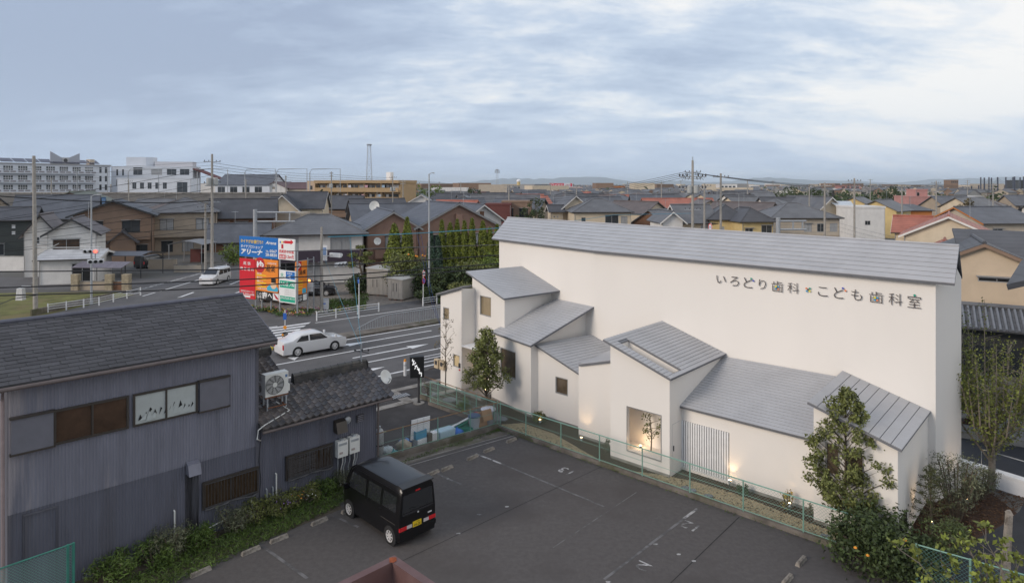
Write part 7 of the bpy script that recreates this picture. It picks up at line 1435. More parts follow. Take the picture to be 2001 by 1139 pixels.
sb_ = house('school_annex', 'white school wing with a curved stair hall and square windows', base(217, 292), 80, 34, 12, 19.0, 19.4, 'flat', sch_w, 'white', W2('f', (9,), (15.5, 18.8), 3.8, 'glass') + W2('f', (9,), (10.5, 13.8), 3.8, 'glass') + W2('f', (16.5,), (15.5, 18.2), 4.5, 'curtain') + W2('f', (23,), (15.5, 18.2), 4.0, 'glass') + W2('f', (28.5,), (15.5, 18.2), 4.0, 'glass') + W2('f', (2, 4.4), (15.2, 18), .8, 'glass') + W2('f', (2, 4.4), (10.6, 13.4), .8, 'glass'), 'school')
mb = MB(); mb.prism([(5, 3), (5, 9), (16, 9), (15.5, 5), (13, 3.4)], 19.36, 23.6); mb.build('stair_hall', sch_w, sb_); MB().box(17, 33, 3, 9, 19.36, 21.6).build('roof_railings', mat('rail_pale', (.5, .5, .53), .7), sb_)
mb = MB(); mb.slab([(34, 0, 18.6), (34, 12, 18.6), (45, 12, 14), (45, 0, 14)], .4); mb.build('maroon_roof', WC['maroon'], sb_)
s3 = house('school_gym_block', 'low white school block with a large gridded window', base(228, 270), 84, 29, 10, 13.6, 13.9, 'flat', sch_w, 'white', [('f', 23.6, 27.8, 7.6, 12.2, 'glass')] + W2('f', (6, 9, 12, 15, 18), (9.4, 12), 1.6, 'glass'), 'school'); house('school_gymnasium', 'low school gymnasium with grey curved roof and tall windows', base(420, 262), 92, 22, 18, 11.2, 15.2, 'gx', sch_w, 'blue', W2('f', (1, 6, 11, 16), (8, 10.4), 3, 'glass'), 'gymnasium', simple=True)
house('white_hall', 'white gabled hall before the apartments with a round vent', base(512, 262), 92, 9.5, 18, 10, 12.2, 'gy', 'white', 'maroon', [('f', 4, 5.4, 9.4, 10.4, 'glass_tan')], 'hall', simple=True); house('maroon_roof_hall', 'long maroon roof beside the white gabled hall', base(556, 264), 92, 11, 16, 9.6, 12.0, 'gx', 'beige', 'maroon', [], 'hall', simple=True)
em = thing('railway_viaduct', 'long grey embankment wall crossing behind the left houses', 'embankment', Vector((*base(-20, 190), 0))); q = base(-20, 190); q2 = base(600, 200); MB().box(0, q2[0] - q[0], 0, 3, 0, 8.6).build('wall', mat('embank', (.17, .165, .16), .95, .15, .3), em); MB().box(0, q2[0] - q[0], -.2, 3.2, 8.602, 9.0).build('coping', 'concrete', em)
for i, x in enumerate((150, 250, 385, 478, 540, 605)):
    p = Vector((*base(x, 194), 8.6)); t = thing('catenary_mast', 'railway catenary mast on the embankment, number %s from the left' % ('one', 'two', 'three', 'four', 'five', 'six')[i], 'mast', p, 0, 'railway catenary masts'); MB().tube([(0, 0, .4), (0, 0, 6.2), (.6, 0, 7.2), (5, 0, 7.3)], .13, 6).build('frame', 'galv', t); MB().tube([(9, 0, .4), (9, 0, 7.3), (5, 0, 7.3)], .1, 6).build('strut', 'galv', t)
# apartments
apm = mat('apartment_tan', (.40, .28, .155), .9, .05, .3); pa, pb2 = Vector((*base(620, 212), 0)), Vector((*base(782, 203), 0)); d = pb2 - pa; L_ = d.length; apt = thing('apartment_block', 'tan four-storey apartment block with long balconies', 'apartments', pa, R(90 - math.degrees(math.atan2(d.x, d.y)))); MB().box(0, L_, 0, 11, 0, 11.7).build('wall', apm, apt); MB().box(-.2, L_ + .2, -1.7, 11.2, 11.702, 12.6).build('roof_slab', apm, apt)
MB().box(-4.8, -.002, 1, 11, 0, 12.5).build('stair_tower', mat('apartment_light', (.50, .38, .28), .9, .05), apt); MB().box(-3.4, -2.6, .95, .998, 9.6, 10.9).build('stair_window', 'glass', apt)
for fl_ in range(4):
    z = .4 + fl_ * 2.9; MB().box(0, L_, -1.6, -.002, z - .18, z).build('balcony_floor', apm, apt); MB().box(0, L_, -1.6, -1.48, z + .002, z + 1.15).build('balcony_front', apm, apt)
    for i in range(5):
        a, b2 = L_ * i / 5, L_ * (i + 1) / 5; MB().box(a - .1, a + .1, -1.47, -.004, z + .002, z + 2.5).build('partition', apm, apt); wn_ = MB().box(a + .7, a + 3.0, -.05, -.003, z + .1, z + 2.1).build('window', 'glass', apt); MB().box(a + 1.0, a + 1.9, -.08, -.051, z + .1, z + 2.1).build('curtain', 'curtain', wn_); MB().box(a + 3.5, b2 - .6, -.05, -.003, z + .8, z + 2.1).build('window', 'curtain' if (i + fl_) % 2 else 'glass', apt)
    for i in (1, 3, 2): x = L_ * (i + .5) / 5 + fl_; MB().box(x % L_, x % L_ + 1.2, -1.3, -1.25, z + 1.2, z + 2.0).build('laundry', mat('laundry_%d' % i, ((.5, .5, .55), (.5, .3, .35), (.3, .4, .5))[i - 1], .9), apt)
MB().box(L_ * .78, L_ * .83, 3, 5, 12.6, 15.2).build('roof_tank', 'white', apt)
# distant store, towers, net poles
stp = Vector((*base(1073, 520), 0)); st_ = thing('store', 'pale pink store block with a red and white rooftop sign', 'store', stp); MB().box(0, 26, 0, 20, 0, 9).build('wall', mat('store_pink', (.55, .42, .39), .9, .04), st_); sgn = MB().box(0, 18.5, -.3, 2, 9.002, 12.2).build('roof_sign', mat('store_sign_white', (.62, .62, .66), .6), st_); MB().box(0, 11.5, -.36, -.301, 9.1, 12.1).build('red_field', mat('store_red', (.55, .06, .09), .6), sgn); text_on('ピアゴ', lambda a, z, o: Vector((a, -.37 - o, z)), (4.6, 10.4, 9.7, 11.6), pc['white'], sgn, 'lettering', .02, .03, world=False)
MB().lathe((2.6, -.38, 10.6), [(.8, 0), (1.1, 0)], 14, 'y').build('ring_logo', pc['white'], sgn); text_on('ピアゴ', lambda a, z, o: Vector((a, -.37 - o, z)), (13, 16, 10, 11.3), pc['dred'], sgn, 'lettering', .02, .03, world=False); MB().box(16.6, 18, -.36, -.301, 9.5, 12).build('red_field', mat('store_red', (.55, .06, .09)), sgn)
def lattice(name, label, x, Z, ytop, w0, w1, plat=False):
    p = Vector((*base(x, Z), 0)); h_ = H + (YH - ytop) * Z / F; t = thing(name, label, 'tower', p, R(20)); mb = MB(); n = 10; cs = [(1, 1), (1, -1), (-1, -1), (-1, 1)]
    def c(i, q): k_ = lerp(w0, w1, i / n); return Vector((cs[q % 4][0] * k_, cs[q % 4][1] * k_, h_ * i / n))
    for q in range(4): MB().tube([c(0, q), c(n, q)], w0 * .04, 4).build('leg', 'galv', t)
    for i in range(n):
        for q in range(4): mb.tube([c(i, q), c(i + 1, q + 1)], w0 * .02, 3, False); mb.tube([c(i, q + 1), c(i + 1, q)], w0 * .02, 3, False); mb.tube([c(i + 1, q), c(i + 1, q + 1)], w0 * .02, 3, False)
    mb.build('bracing', 'galv', t); MB().box(-w1 * 1.6, w1 * 1.6, -w1 * 1.6, w1 * 1.6, h_ - .8, h_).build('platform', 'galv', t); return t
lattice('lattice_tower', 'tall slim steel lattice tower above the apartments', 721, 380, 282, 2.0, .8); lattice('antenna_mast', 'slender mobile phone mast left of the pale tower', 971, 560, 331, 1.0, .6)
for i in range(4): p = at(971, 332, 560); t = thing('phone_antenna', 'antenna panel on the %s side of the mobile phone mast' % ('right', 'far', 'left', 'near')[i], 'antenna', p + Vector((math.cos(i * 1.57) * 1.6, math.sin(i * 1.57) * 1.6, -3)), 0, 'phone antennas'); MB().box(-.35, .35, -.3, .3, 0, 2.6).build('panel', 'galv', t); MB().tube([(0, 0, .2), (0, 0, 2.9)], .12, 5).build('bracket', 'galv', t)
p = Vector((*base(1013, 600), 0)); t = thing('yellow_tower', 'short yellow water tower with a white cap on the horizon', 'tower', p); MB().cyl((0, 0, 0), 1.6, 13.6, 10).build('shaft', WC['yellow'], t); MB().lathe((0, 0, 13.6), [(1.9, 0), (1.9, 1.2), (1, 2), (0, 2.2)], 10).build('cap', 'white', t)
npx = [(1898, 364), (1912, 363), (1916, 347), (1923, 348), (1932, 347), (1937, 348), (1949, 347), (1965, 347), (1979, 347), (1982, 346), (1993, 347), (2000, 346)]
for i, (x, y) in enumerate(npx): Z = 430 + (i % 3) * 18; p = Vector((*base(x, Z), 0)); h_ = H + (YH - y) * Z / F; t = thing('net_pole', 'tall dark golf-range net pole, %s from the left' % 'first second third fourth fifth sixth seventh eighth ninth tenth eleventh twelfth'.split()[i], 'pole', p, 0, 'golf range net poles'); MB().tube([(0, 0, 0), (0, 0, h_)], [.55, .4], 6).build('shaft', mat('net_pole', (.05, .06, .09), .6), t); MB().box(-.3, .3, -.3, .3, h_ - .4, h_ + .2).build('cap', 'dark_steel', t)
nt_ = thing('golf_net', 'sagging golf range net strung between the tall dark poles', 'net', Vector((*base(1916, 435), 0)))
for (xa, ya), (xb, yb) in zip(npx[2:-1:2], npx[4::2]):
    mb = MB(); A, B = at(xa, ya, 440), at(xb, yb, 440)
    for i in range(15): q = lerp(A, B, i / 14); sg_ = math.sin(math.pi * i / 14) * 3.0; mb.tube([q - Vector((0, 0, sg_)), q - Vector((0, 0, 9 + sg_ * .4))], .05, 3, False)
    for j in range(7): mb.tube([lerp(A, B, i / 8) - Vector((0, 0, math.sin(math.pi * i / 8) * 3.0 * (1 - j * .08) + j * 1.4)) for i in range(9)], .05, 3, False)
    mb.build('net_bay', mat('net_thin', (.16, .18, .2), .9), nt_, world=True)
for x, Z, w_, h_, m_, l in ((1857, 600, 7, 15, 'brown', 'dark reddish office block on the right horizon'), (1984, 480, 9, 14, 'dark', 'dark block at the right edge below the net poles'), (1000, 560, 16, 10, 'grey', 'grey flats left of the pale pink store'), (1160, 560, 14, 9, 'pink', 'pale pink block right of the store'), (1405, 520, 14, 11, 'white', 'white box building on the horizon right of the tall pole'), (1185, 640, 18, 9, 'orange', 'low orange block on the horizon'), (980, 700, 20, 11, 'beige', 'beige flats below the phone mast'), (1640, 620, 20, 10, 'pink', 'long pinkish block on the right horizon')):
    house('distant_block', l, base(x, Z), 92, w_, 10, h_, h_ + .3, 'flat', m_, 'dark', [('f', w_ * .1 + j * w_ * .22, w_ * .25 + j * w_ * .22, h_ - 2.4, h_ - 1.0, 'glass') for j in range(4)], 'building', 'blocks on the horizon', simple=True)

# ================================================================== VEGETATION
def leaves_mesh(name, pts, size, m, parent=None, seed=0, up=.25, aspect=.55, world=False, out=None):
    """one folded quad per leaf at each point"""
    r = np.random.default_rng(seed); P = np.asarray(pts, dtype=float); n = len(P)
    nrm = r.normal(size=(n, 3)); nrm[:, 2] += up * 2
    if out is not None: nrm += out * 1.2
    nrm /= np.linalg.norm(nrm, axis=1)[:, None]; t = r.normal(size=(n, 3)); t -= (t * nrm).sum(1)[:, None] * nrm; t /= np.linalg.norm(t, axis=1)[:, None]; b = np.cross(nrm, t)
    s = size * r.uniform(.6, 1.35, size=(n, 1)); v = np.empty((n, 4, 3))
    v[:, 0] = P - t * s; v[:, 1] = P + b * s * aspect - nrm * s * .15; v[:, 2] = P + t * s; v[:, 3] = P - b * s * aspect - nrm * s * .15
    me = bpy.data.meshes.new(name); me.vertices.add(4 * n); me.vertices.foreach_set('co', v.reshape(-1)); me.loops.add(4 * n); me.loops.foreach_set('vertex_index', np.arange(4 * n, dtype=np.int32)); me.polygons.add(n); me.polygons.foreach_set('loop_start', np.arange(0, 4 * n, 4, dtype=np.int32)); me.polygons.foreach_set('loop_total', np.full(n, 4, dtype=np.int32))
    me.materials.append(M[m] if isinstance(m, str) else m); me.update(calc_edges=True); return obj(name, me, parent, world)
def clump_pts(centres, radii, n, seed, shell=.5, flat=1.0):
    r = np.random.default_rng(seed); c = np.asarray(centres, dtype=float); ra = np.asarray(radii, dtype=float); w_ = ra ** 2; w_ /= w_.sum(); k_ = r.choice(len(c), n, p=w_); d = r.normal(size=(n, 3)); d /= np.linalg.norm(d, axis=1)[:, None]
    rr2 = ra[k_] * (shell + (1 - shell) * r.random(n)) * r.uniform(.75, 1.08, n); p = c[k_] + d * rr2[:, None] * np.array((1, 1, flat)); return p, d
def broadleaf(name, label, cat, loc, h_, cr, z0, n, leaf, m, seed, shape='cone', bark='bark', trunk_r=.05, nb_=34, lean=(0, 0), group=None, clump=.28, stems=1):
    """tapered trunk with limbs that reach the leaf clumps of the crown"""
    r = random.Random(seed); t = thing(name, label, cat, loc, 0, group); C = []; Rr = []; br = MB()
    for i in range(nb_):
        f = (i + r.random()) / nb_; z = z0 + (h_ - z0) * f
        if shape == 'cone': rad = cr * (1.02 - f) ** .62 * (.35 + .65 * min(1, f / .18 + .3))
        elif shape == 'round': rad = cr * math.sqrt(max(.04, 1 - (2 * f - 1) ** 2))
        elif shape == 'vase': rad = cr * (.35 + .65 * math.sin(min(1, f * 1.1) * math.pi * .75))
        else: rad = cr
        a = i * 2.4 + r.uniform(-.4, .4); q = rad * r.uniform(.35, 1.0); p = Vector((math.cos(a) * q + lean[0] * f, math.sin(a) * q + lean[1] * f, z)); C.append(p); Rr.append(clump * r.uniform(.65, 1.25) * (1 - .35 * f))
        o = Vector((lean[0] * f * .6, lean[1] * f * .6, max(z0 * .6, z - (q * .8 + .15)))); br.tube([o, lerp(o, p, .55) + Vector((0, 0, .06 * q)), p], [trunk_r * .45 * (1 - f * .6), trunk_r * .28, trunk_r * .1], 4)
    tm = MB(); k2 = 7
    for s in range(stems):
        off = Vector((r.uniform(-.12, .12), r.uniform(-.12, .12), 0)) * (stems > 1); tm.tube([off * 0 + Vector((lean[0] * f * .6, lean[1] * f * .6, h_ * .96 * f)) + off * f * 4 + Vector((r.uniform(-.03, .03), r.uniform(-.03, .03), 0)) for f in np.linspace(0, 1, k2)], [trunk_r * (1 - .85 * f) + .004 for f in np.linspace(0, 1, k2)], 7)
    tm.build('trunk', bark, t, smooth=60); br.build('limbs', bark, t); p, d = clump_pts(C, Rr, n, seed, .35); leaves_mesh('crown', p, leaf, m, t, seed, out=d * .6); return t
def shrub(name, label, cat, loc, r_, h_, n, leaf, m, seed, group=None, nb_=12, aspect=.55, stem=True):
    rg_ = random.Random(seed); t = thing(name, label, cat, loc, 0, group); C = []; Rr = []; st2 = MB()
    for i in range(nb_): a = rg_.random() * 6.28; q = r_ * math.sqrt(rg_.random()) * .72; z = h_ * rg_.uniform(.3, .8) * (1 - .35 * (q / r_) ** 2); C.append((math.cos(a) * q, math.sin(a) * q, z)); Rr.append(min(r_ * .45, h_ * .36) * rg_.uniform(.7, 1.15)); st2.tube([(math.cos(a) * q * .2, math.sin(a) * q * .2, 0), (math.cos(a) * q, math.sin(a) * q, z)], .015 + .01 * r_, 4)
    if stem: st2.build('stems', 'bark', t)
    p, d = clump_pts(C, Rr, n, seed, .45); p[:, 2] = np.abs(p[:, 2]) * (h_ / max(h_, np.percentile(p[:, 2], 99))); leaves_mesh('foliage', p, leaf, m, t, seed, out=d * .7, aspect=aspect); return t
def column_tree(label, loc, h_, r_, m, seed, group='clipped golden conifers', n=2600):
    r = np.random.default_rng(seed); t = thing('conifer', label, 'conifer', loc, 0, group); f = r.random(n) ** .8; a = r.random(n) * 6.283; lob = 1 + .12 * np.sin(a * 5 + seed) + .10 * np.sin(f * 17 + seed * 2); rad = r_ * lob * np.where(f < .18, .82 + f, 1.0) * (1 - f) ** .72 * (.72 + .28 * r.random(n) ** .4) + .05
    p = np.stack([rad * np.cos(a), rad * np.sin(a), .15 + f * (h_ - .15)], 1); d = np.stack([np.cos(a), np.sin(a), np.full(n, .7)], 1); leaves_mesh('foliage', p, .17, m, t, seed, out=d, aspect=.45); MB().tube([(0, 0, 0), (0, 0, h_ * .9)], [.12, .02], 6).build('trunk', 'bark', t); MB().tube([(0, 0, .2), (0, 0, h_ * .5), (0, 0, h_ * .93)], [r_ * .5, r_ * .4, .04], 8).build('inner_foliage', 'leaf_dark', t); return t
# trees round the clinic
broadleaf('young_evergreen', 'slim young evergreen tree in front of the clinic entrance', 'tree', G(950, 806), 4.15, 1.2, 1.35, 6500, .06, 'leaf_mid', 11, 'cone', trunk_r=.05, nb_=90, clump=.33)
broadleaf('young_evergreen', 'bushy young evergreen tree before the windows of the rightmost wing', 'tree', G(1652, 1040), 4.65, 1.62, .95, 11000, .055, 'leaf_mid', 12, 'cone', trunk_r=.055, nb_=130, clump=.30)
broadleaf('thin_tree', 'thin tree with few brownish leaves by the meter boxes', 'tree', G(871, 776), 4.6, .6, 1.6, 260, .05, 'leaf_brown', 13, 'round', trunk_r=.035, nb_=26, clump=.22)
def sparse_tall(name, label, loc, h_, cr, seed, nst=26, nl=5200, m='leaf_sparse'):
    r = random.Random(seed); t = thing(name, label, 'tree', loc); tm = MB(); tm.tube([(0, 0, 0), (.02, 0, h_ * .15), (.0, .02, h_ * .33)], [.13, .11, .09], 8); tm.build('trunk', 'bark_grey', t, smooth=60); br = MB(); P = []
    for i in range(nst):
        a = i * 2.4; z0 = h_ * r.uniform(.12, .36); s = r.uniform(.25, 1); top = Vector((math.cos(a) * cr * s, math.sin(a) * cr * s, z0 + (h_ - z0) * r.uniform(.45, 1.0) * (1.15 - .45 * s))); o = Vector((0, 0, z0)); mid = lerp(o, top, .45) + Vector((math.cos(a) * .18 * cr, math.sin(a) * .18 * cr, -.05 * h_)); path = [o, mid, lerp(mid, top, .55), top]; br.tube(path, [.045, .03, .018, .006], 5)
        for j in range(nl // nst):
            f = r.uniform(.12, 1.0); p = lerp(mid, top, (f - .3) / .7) if f > .3 else lerp(o, mid, f / .3); k2 = .2 * (1.1 - .4 * f); P.append((p.x + r.gauss(0, k2 * .7), p.y + r.gauss(0, k2 * .7), p.z + r.gauss(0, k2)))
        for j in range(4): f = r.uniform(.3, .9); p = lerp(mid, top, f); q = p + Vector((r.uniform(-.5, .5), r.uniform(-.5, .5), r.uniform(.1, .6))); br.tube([p, q], [.012, .004], 3)
    br.build('limbs', 'bark_grey', t); leaves_mesh('crown', P, .05, m, t, seed, aspect=.55); return t
sparse_tall('tall_thin_tree', 'tall upright tree with sparse fresh leaves at the right edge', G(1937, 952), 7.2, 1.75, 21, 38, 7000)
shrub('olive_shrub', 'loose grey-green olive shrub on the bark bed', 'shrub', G(1868, 1018), .95, 2.75, 2600, .05, 'leaf_olive', 22, nb_=26, aspect=.3); shrub('olive_shrub', 'smaller grey olive shrub behind the lit uplight', 'shrub', G(1915, 975), .7, 1.5, 1300, .05, 'leaf_olive', 23, nb_=14, aspect=.3)
t = thing('small_conifer', 'small feathery conifer at the right corner of the clinic', 'conifer', G(1818, 1050)); r_ = np.random.default_rng(5); MB().tube([(0, 0, 0), (0, 0, 2.3)], [.035, .006], 6).build('trunk', 'bark', t); P = []; br = MB()
for i in range(46):
    z = .35 + 1.9 * i / 46; a = i * 2.4; L_ = .75 * (1 - i / 50) + .08; e = Vector((math.cos(a) * L_, math.sin(a) * L_, z + .32 * L_)); br.tube([(0, 0, z), e], [.01, .004], 3)
    for j in range(44): f = r_.random() ** .7; P.append((e.x * f + r_.normal() * .04, e.y * f + r_.normal() * .04, z + .32 * L_ * f + r_.normal() * .035))
br.build('limbs', 'bark', t); leaves_mesh('foliage', P, .045, leafm('leaf_conifer', (.075, .085, .04)), t, 5, aspect=.28)
cb_ = shrub('camellia_bush', 'dense dark green camellia bush at the end of the green fence', 'bush', G(1715, 1108), 1.45, 1.75, 7200, .062, 'leaf_dark', 24, nb_=40); shrub('camellia_bush', 'lower dark bush beside the camellia at the bottom', 'bush', G(1790, 1130), .9, 1.2, 2600, .06, 'leaf_dark', 25, nb_=18); shrub('soft_bush', 'soft pale green bush behind the sapling', 'bush', G(1850, 1105), .8, 1.5, 2400, .05, leafm('leaf_soft', (.085, .115, .045)), 26, nb_=16, aspect=.3)
for x, y in ((1671, 1075), (1695, 1090), (1768, 1060)): o_ = at(x, y - 5, 18.4); t = thing('camellia_bloom', 'small orange bloom on the dark camellia bush at its %s' % {1671: 'left', 1695: 'lower middle', 1768: 'right'}[x], 'flower', o_, 0, 'orange blooms on the camellia'); MB().lathe((0, 0, 0), [(0, -.03), (.05, 0), (.04, .03), (0, .04)], 7).build('petals', 'orange_fruit', t); MB().lathe((0, 0, .03), [(.02, 0), (0, .03)], 5).build('centre', mat('bloom_yellow', (.7, .5, .05), .6), t)
# persimmon-like sapling close below the viewpoint
r = random.Random(31); t = thing('foreground_sapling', 'branching sapling with fresh yellow-green leaves in the bottom right corner', 'tree', Vector((10.6, 14.2, 0))); br = MB(); P = []
MB().tube([(0, 0, 0), (.05, 0, 1.2), (.0, .05, 2.2)], [.11, .09, .07], 8).build('trunk', 'bark_grey', t, smooth=60)
for i in range(15):
    a = i * 2.4; z0 = r.uniform(1.4, 2.2); L_ = r.uniform(1.0, 2.3); o_ = Vector((0, .02, z0)); prev = o_; d_ = Vector((math.cos(a), math.sin(a), r.uniform(.15, .75))).normalized(); rad = .045
    for j in range(5):
        d_ = (d_ + Vector((r.uniform(-.5, .5), r.uniform(-.5, .5), r.uniform(-.15, .45)))).normalized(); nx = prev + d_ * L_ / 5; br.tube([prev, nx], [rad, rad * .72], 5); rad *= .72
        if j >= 1:
            for q in range(3):
                tw = nx + Vector((r.uniform(-.28, .28), r.uniform(-.28, .28), r.uniform(-.05, .3))); br.tube([nx, tw], [.008, .004], 3)
                for l in range(9): P.append((tw.x + r.gauss(0, .065), tw.y + r.gauss(0, .065), tw.z + r.gauss(0, .055)))
        prev = nx
br.build('limbs', 'bark_grey', t); leaves_mesh('leaves', P, .065, leafm('leaf_sapling', (.17, .20, .045)), t, 31, aspect=.6)
# niche tree
nt2 = thing('niche_tree', 'little leafy tree growing in the lit wall niche', 'tree', fD((h[0] + h[1]) / 2 - .05 * 0, .55, h[2])); r = random.Random(8); br = MB(); P = []; MB().tube([(0, 0, 0), (.03, 0, .5), (-.02, .02, 1.25)], [.03, .024, .012], 6).build('trunk', 'bark', nt2)
for i in range(12):
    z = .35 + i * .08; a = i * 2.2; e = Vector(vv) * math.cos(a) * r.uniform(.2, .5) + Vector(uu) * math.sin(a) * .2 + Vector((0, 0, z + r.uniform(.1, .35))); br.tube([(0, 0, z), e], [.012, .005], 4)
    for j in range(22): P.append((e.x + r.gauss(0, .07), e.y + r.gauss(0, .05), e.z + r.gauss(0, .06)))
br.build('limbs', 'bark', nt2); leaves_mesh('leaves', P, .045, 'leaf_mid', nt2, 8)
# low plants by the clinic wall
shrub('round_shrub', 'round yellowish shrub under the square clinic window', 'shrub', G(1053, 826), .4, .75, 700, .045, leafm('leaf_box', (.10, .105, .03)), 41); shrub('grey_twigs', 'thin grey twiggy plant beside the niche wall', 'plant', G(1184, 884), .28, .85, 120, .035, 'leaf_olive', 42); shrub('dark_round_shrub', 'small dark round shrub by the uplight near the louvres', 'shrub', G(1450, 968), .26, .55, 420, .035, 'leaf_dark', 43); shrub('yellow_shrub', 'small yellow-leaved shrub on the long low wall', 'plant', G(1540, 998), .35, .8, 160, .04, leafm('leaf_gold', (.30, .22, .03)), 44); shrub('stake_plant', 'thin upright seedling near the end of the long low wall', 'plant', G(1580, 1008), .2, .7, 60, .035, 'leaf_olive', 45)
shrub('weed_clump', 'tall green weeds beside the rusty side fence', 'weeds', G(905, 808), .45, 1.0, 700, .06, 'leaf_fresh', 46, aspect=.25); shrub('weed_clump', 'pale tall weeds behind the black sign', 'weeds', G(838, 777), .3, 1.1, 220, .05, 'leaf_olive', 47, aspect=.3)
# verge plants by the corrugated house
vpl = [(225, 1128, .8, .8, 'grass', 'leafy green clump near the teal fence'), (300, 1105, .7, .75, 'grass', 'leafy green clump left of the lavender bush'), (330, 1088, .75, 1.1, 'leaf_olive', 'grey lavender bush below the white pipe'), (390, 1070, .6, .75, 'grass', 'green strappy plant under the soot stain'), (452, 1040, .7, 1.1, 'leaf_olive', 'grey lavender bush under the barred window'), (500, 1018, .75, .85, 'leaf_mid', 'green clump right of the barred window'), (545, 1000, .8, .8, 'leaf_mid', 'green flowering clump below the netted window, left'), (590, 985, .8, .75, 'leaf_mid', 'green flowering clump below the netted window, right'), (632, 965, .7, .8, 'grass', 'green clump below the water heaters'), (662, 950, .6, .85, 'leaf_olive', 'grey-green plant at the nose of the van')]
for i, (x, y, r_, h2, m_, l) in enumerate(vpl): shrub('verge_plant', l, 'plant', G(x, y), r_, h2, 1500, .06 if m_ != 'leaf_olive' else .05, m_, 50 + i, 'plants along the corrugated wall', nb_=16, aspect=.22)
t = thing('orange_spiky_plant', 'spiky plant with orange tinted leaves under the soot stain', 'plant', G(383, 1062)); mb = MB(); r = random.Random(4)
for i in range(26): a = r.random() * 6.28; L_ = r.uniform(.4, .9); e = r.uniform(.3, 1.2); q = Vector((math.cos(a) * math.cos(e), math.sin(a) * math.cos(e), math.sin(e))) * L_; s_ = Vector((-math.sin(a), math.cos(a), 0)) * .035; mb.add([-s_, s_, q * .6 + s_ + Vector((0, 0, .05)), q + Vector((0, 0, -.1)), q * .6 - s_ + Vector((0, 0, .05))], [(0, 1, 2, 3, 4)])
mb.build('leaves', leafm('leaf_orange', (.22, .16, .05)), t); MB().tube([(0, 0, 0), (0, 0, .25)], [.06, .03], 6).build('crown_base', 'bark', t)
r = np.random.default_rng(9); n = 9000; f = r.random(n); s_ = r.random(n); A, B = np.array(G(150, 1200)[:]), np.array(G(690, 950)[:]); nrm = np.array((DN.x, DN.y, 0)); P = A + (B - A) * f[:, None] + nrm * (-.5 + 1.35 * s_[:, None]); P[:, 2] = r.random(n) * .16; stuff(leaves_mesh('verge_grass', P, .085, 'grass', None, 9, up=-.3, aspect=.12), 'rough green grass along the foot of the corrugated wall', 'grass')
P = []; F2 = [((.75, .28, .03), 585, 994), ((.35, .2, .55), 556, 1002), ((.6, .6, .55), 607, 990), ((.35, .2, .55), 560, 1012)]
for i, (c_, x, y) in enumerate(F2): r = np.random.default_rng(60 + i); o_ = np.array(G(x, y)[:]); P = o_ + r.normal(size=(13, 3)) * (.16, .16, .06) + (0, 0, .5); fo_ = leaves_mesh('wild_flowers', P, .028, mat('petal_%d' % i, c_, .6, .1), None, 60 + i); stuff(fo_, ('orange wild flowers below the netted window', 'violet wild flowers below the netted window', 'white wild flowers near the water heaters', 'lower violet wild flowers at the kerb')[i], 'flowers')
# lot edge weeds
P = []
r = np.random.default_rng(77)
for a, b_, n in ((G(985, 838), G(745, 918), 900), (KL.p + vv * 6 - uu * .14, KL.p - vv * 10 - uu * .14, 500)):
    a, b_ = np.array(a[:]), np.array(b_[:]); f = r.beta(.6, .8, n); P.append(a + (b_ - a) * f[:, None] + r.normal(size=(n, 3)) * (.07, .07, 0) + np.stack([np.zeros(n), np.zeros(n), r.random(n) * .1], 1))
stuff(leaves_mesh('kerb_weeds', np.concatenate(P), .05, 'grass', None, 77, aspect=.2), 'small weeds growing along the kerbs of the parking lot', 'weeds')
# conifer row and garden mass
for i, (x, yt, wpx) in enumerate(((770, 437, 34), (795, 425, 24), (863, 430, 15), (879, 436, 19), (893, 429, 15), (907, 432, 17), (922, 427, 17), (943, 432, 22), (957, 445, 17), (971, 439, 16), (988, 446, 18))):
    Z = 71 if i < 2 else 74; p = Vector((*base(x, Z), 0)); column_tree('golden conifer column, number %s from the left in the row' % ('one two three four five six seven eight nine ten eleven'.split()[i]), p, H - (yt - YH) * Z / F, wpx * Z / F * .84, 'leaf_yellow', 100 + i)
for i, x in enumerate((842, 855)): column_tree('blue-green juniper behind the lamp pole, %s one' % ('left', 'right')[i], Vector((*base(x, 70), 0)), 6.3 - i * .4, .75, 'leaf_blue', 120 + i, 'blue-green junipers')
for i, (x, Z, r_, h2, m_, l) in enumerate(((790, 68, 2.8, 5.0, 'leaf_mid', 'broad citrus tree dotted with oranges'), (828, 67, 2.2, 3.8, 'leaf_dark', 'dark evergreen shrub left of the lamp pole'), (858, 66, 2.2, 3.2, 'leaf_dark', 'dark shrub behind the no-parking sign'), (890, 67, 2.4, 3.4, 'leaf_dark', 'dark shrub below the conifers, middle'), (925, 68, 2.4, 3.6, 'leaf_mid', 'green shrub below the conifers, right'), (955, 70, 2.2, 4.2, 'leaf_fresh', 'fresh green shrub at the end of the conifers'), (985, 70, 2.2, 3.6, 'leaf_mid', 'green shrub touching the clinic wall'), (756, 70, 1.6, 2.6, 'leaf_mid', 'low shrub behind the tall shed'), (703, 68, 1.4, 2.2, 'leaf_dark', 'dark shrub left of the sheds'), (838, 63, 1.6, 1.6, 'leaf_dark', 'low dark hedge under the lamp pole'), (905, 64, 2.0, 1.9, 'leaf_mid', 'low hedge beyond the upper clinic roof'))):
    shrub('garden_shrub', l, 'shrub', Vector((*base(x, Z), 0)), r_, h2, 2600, .13, m_, 130 + i, 'garden shrubs beyond the side road', nb_=22)
r = random.Random(6)
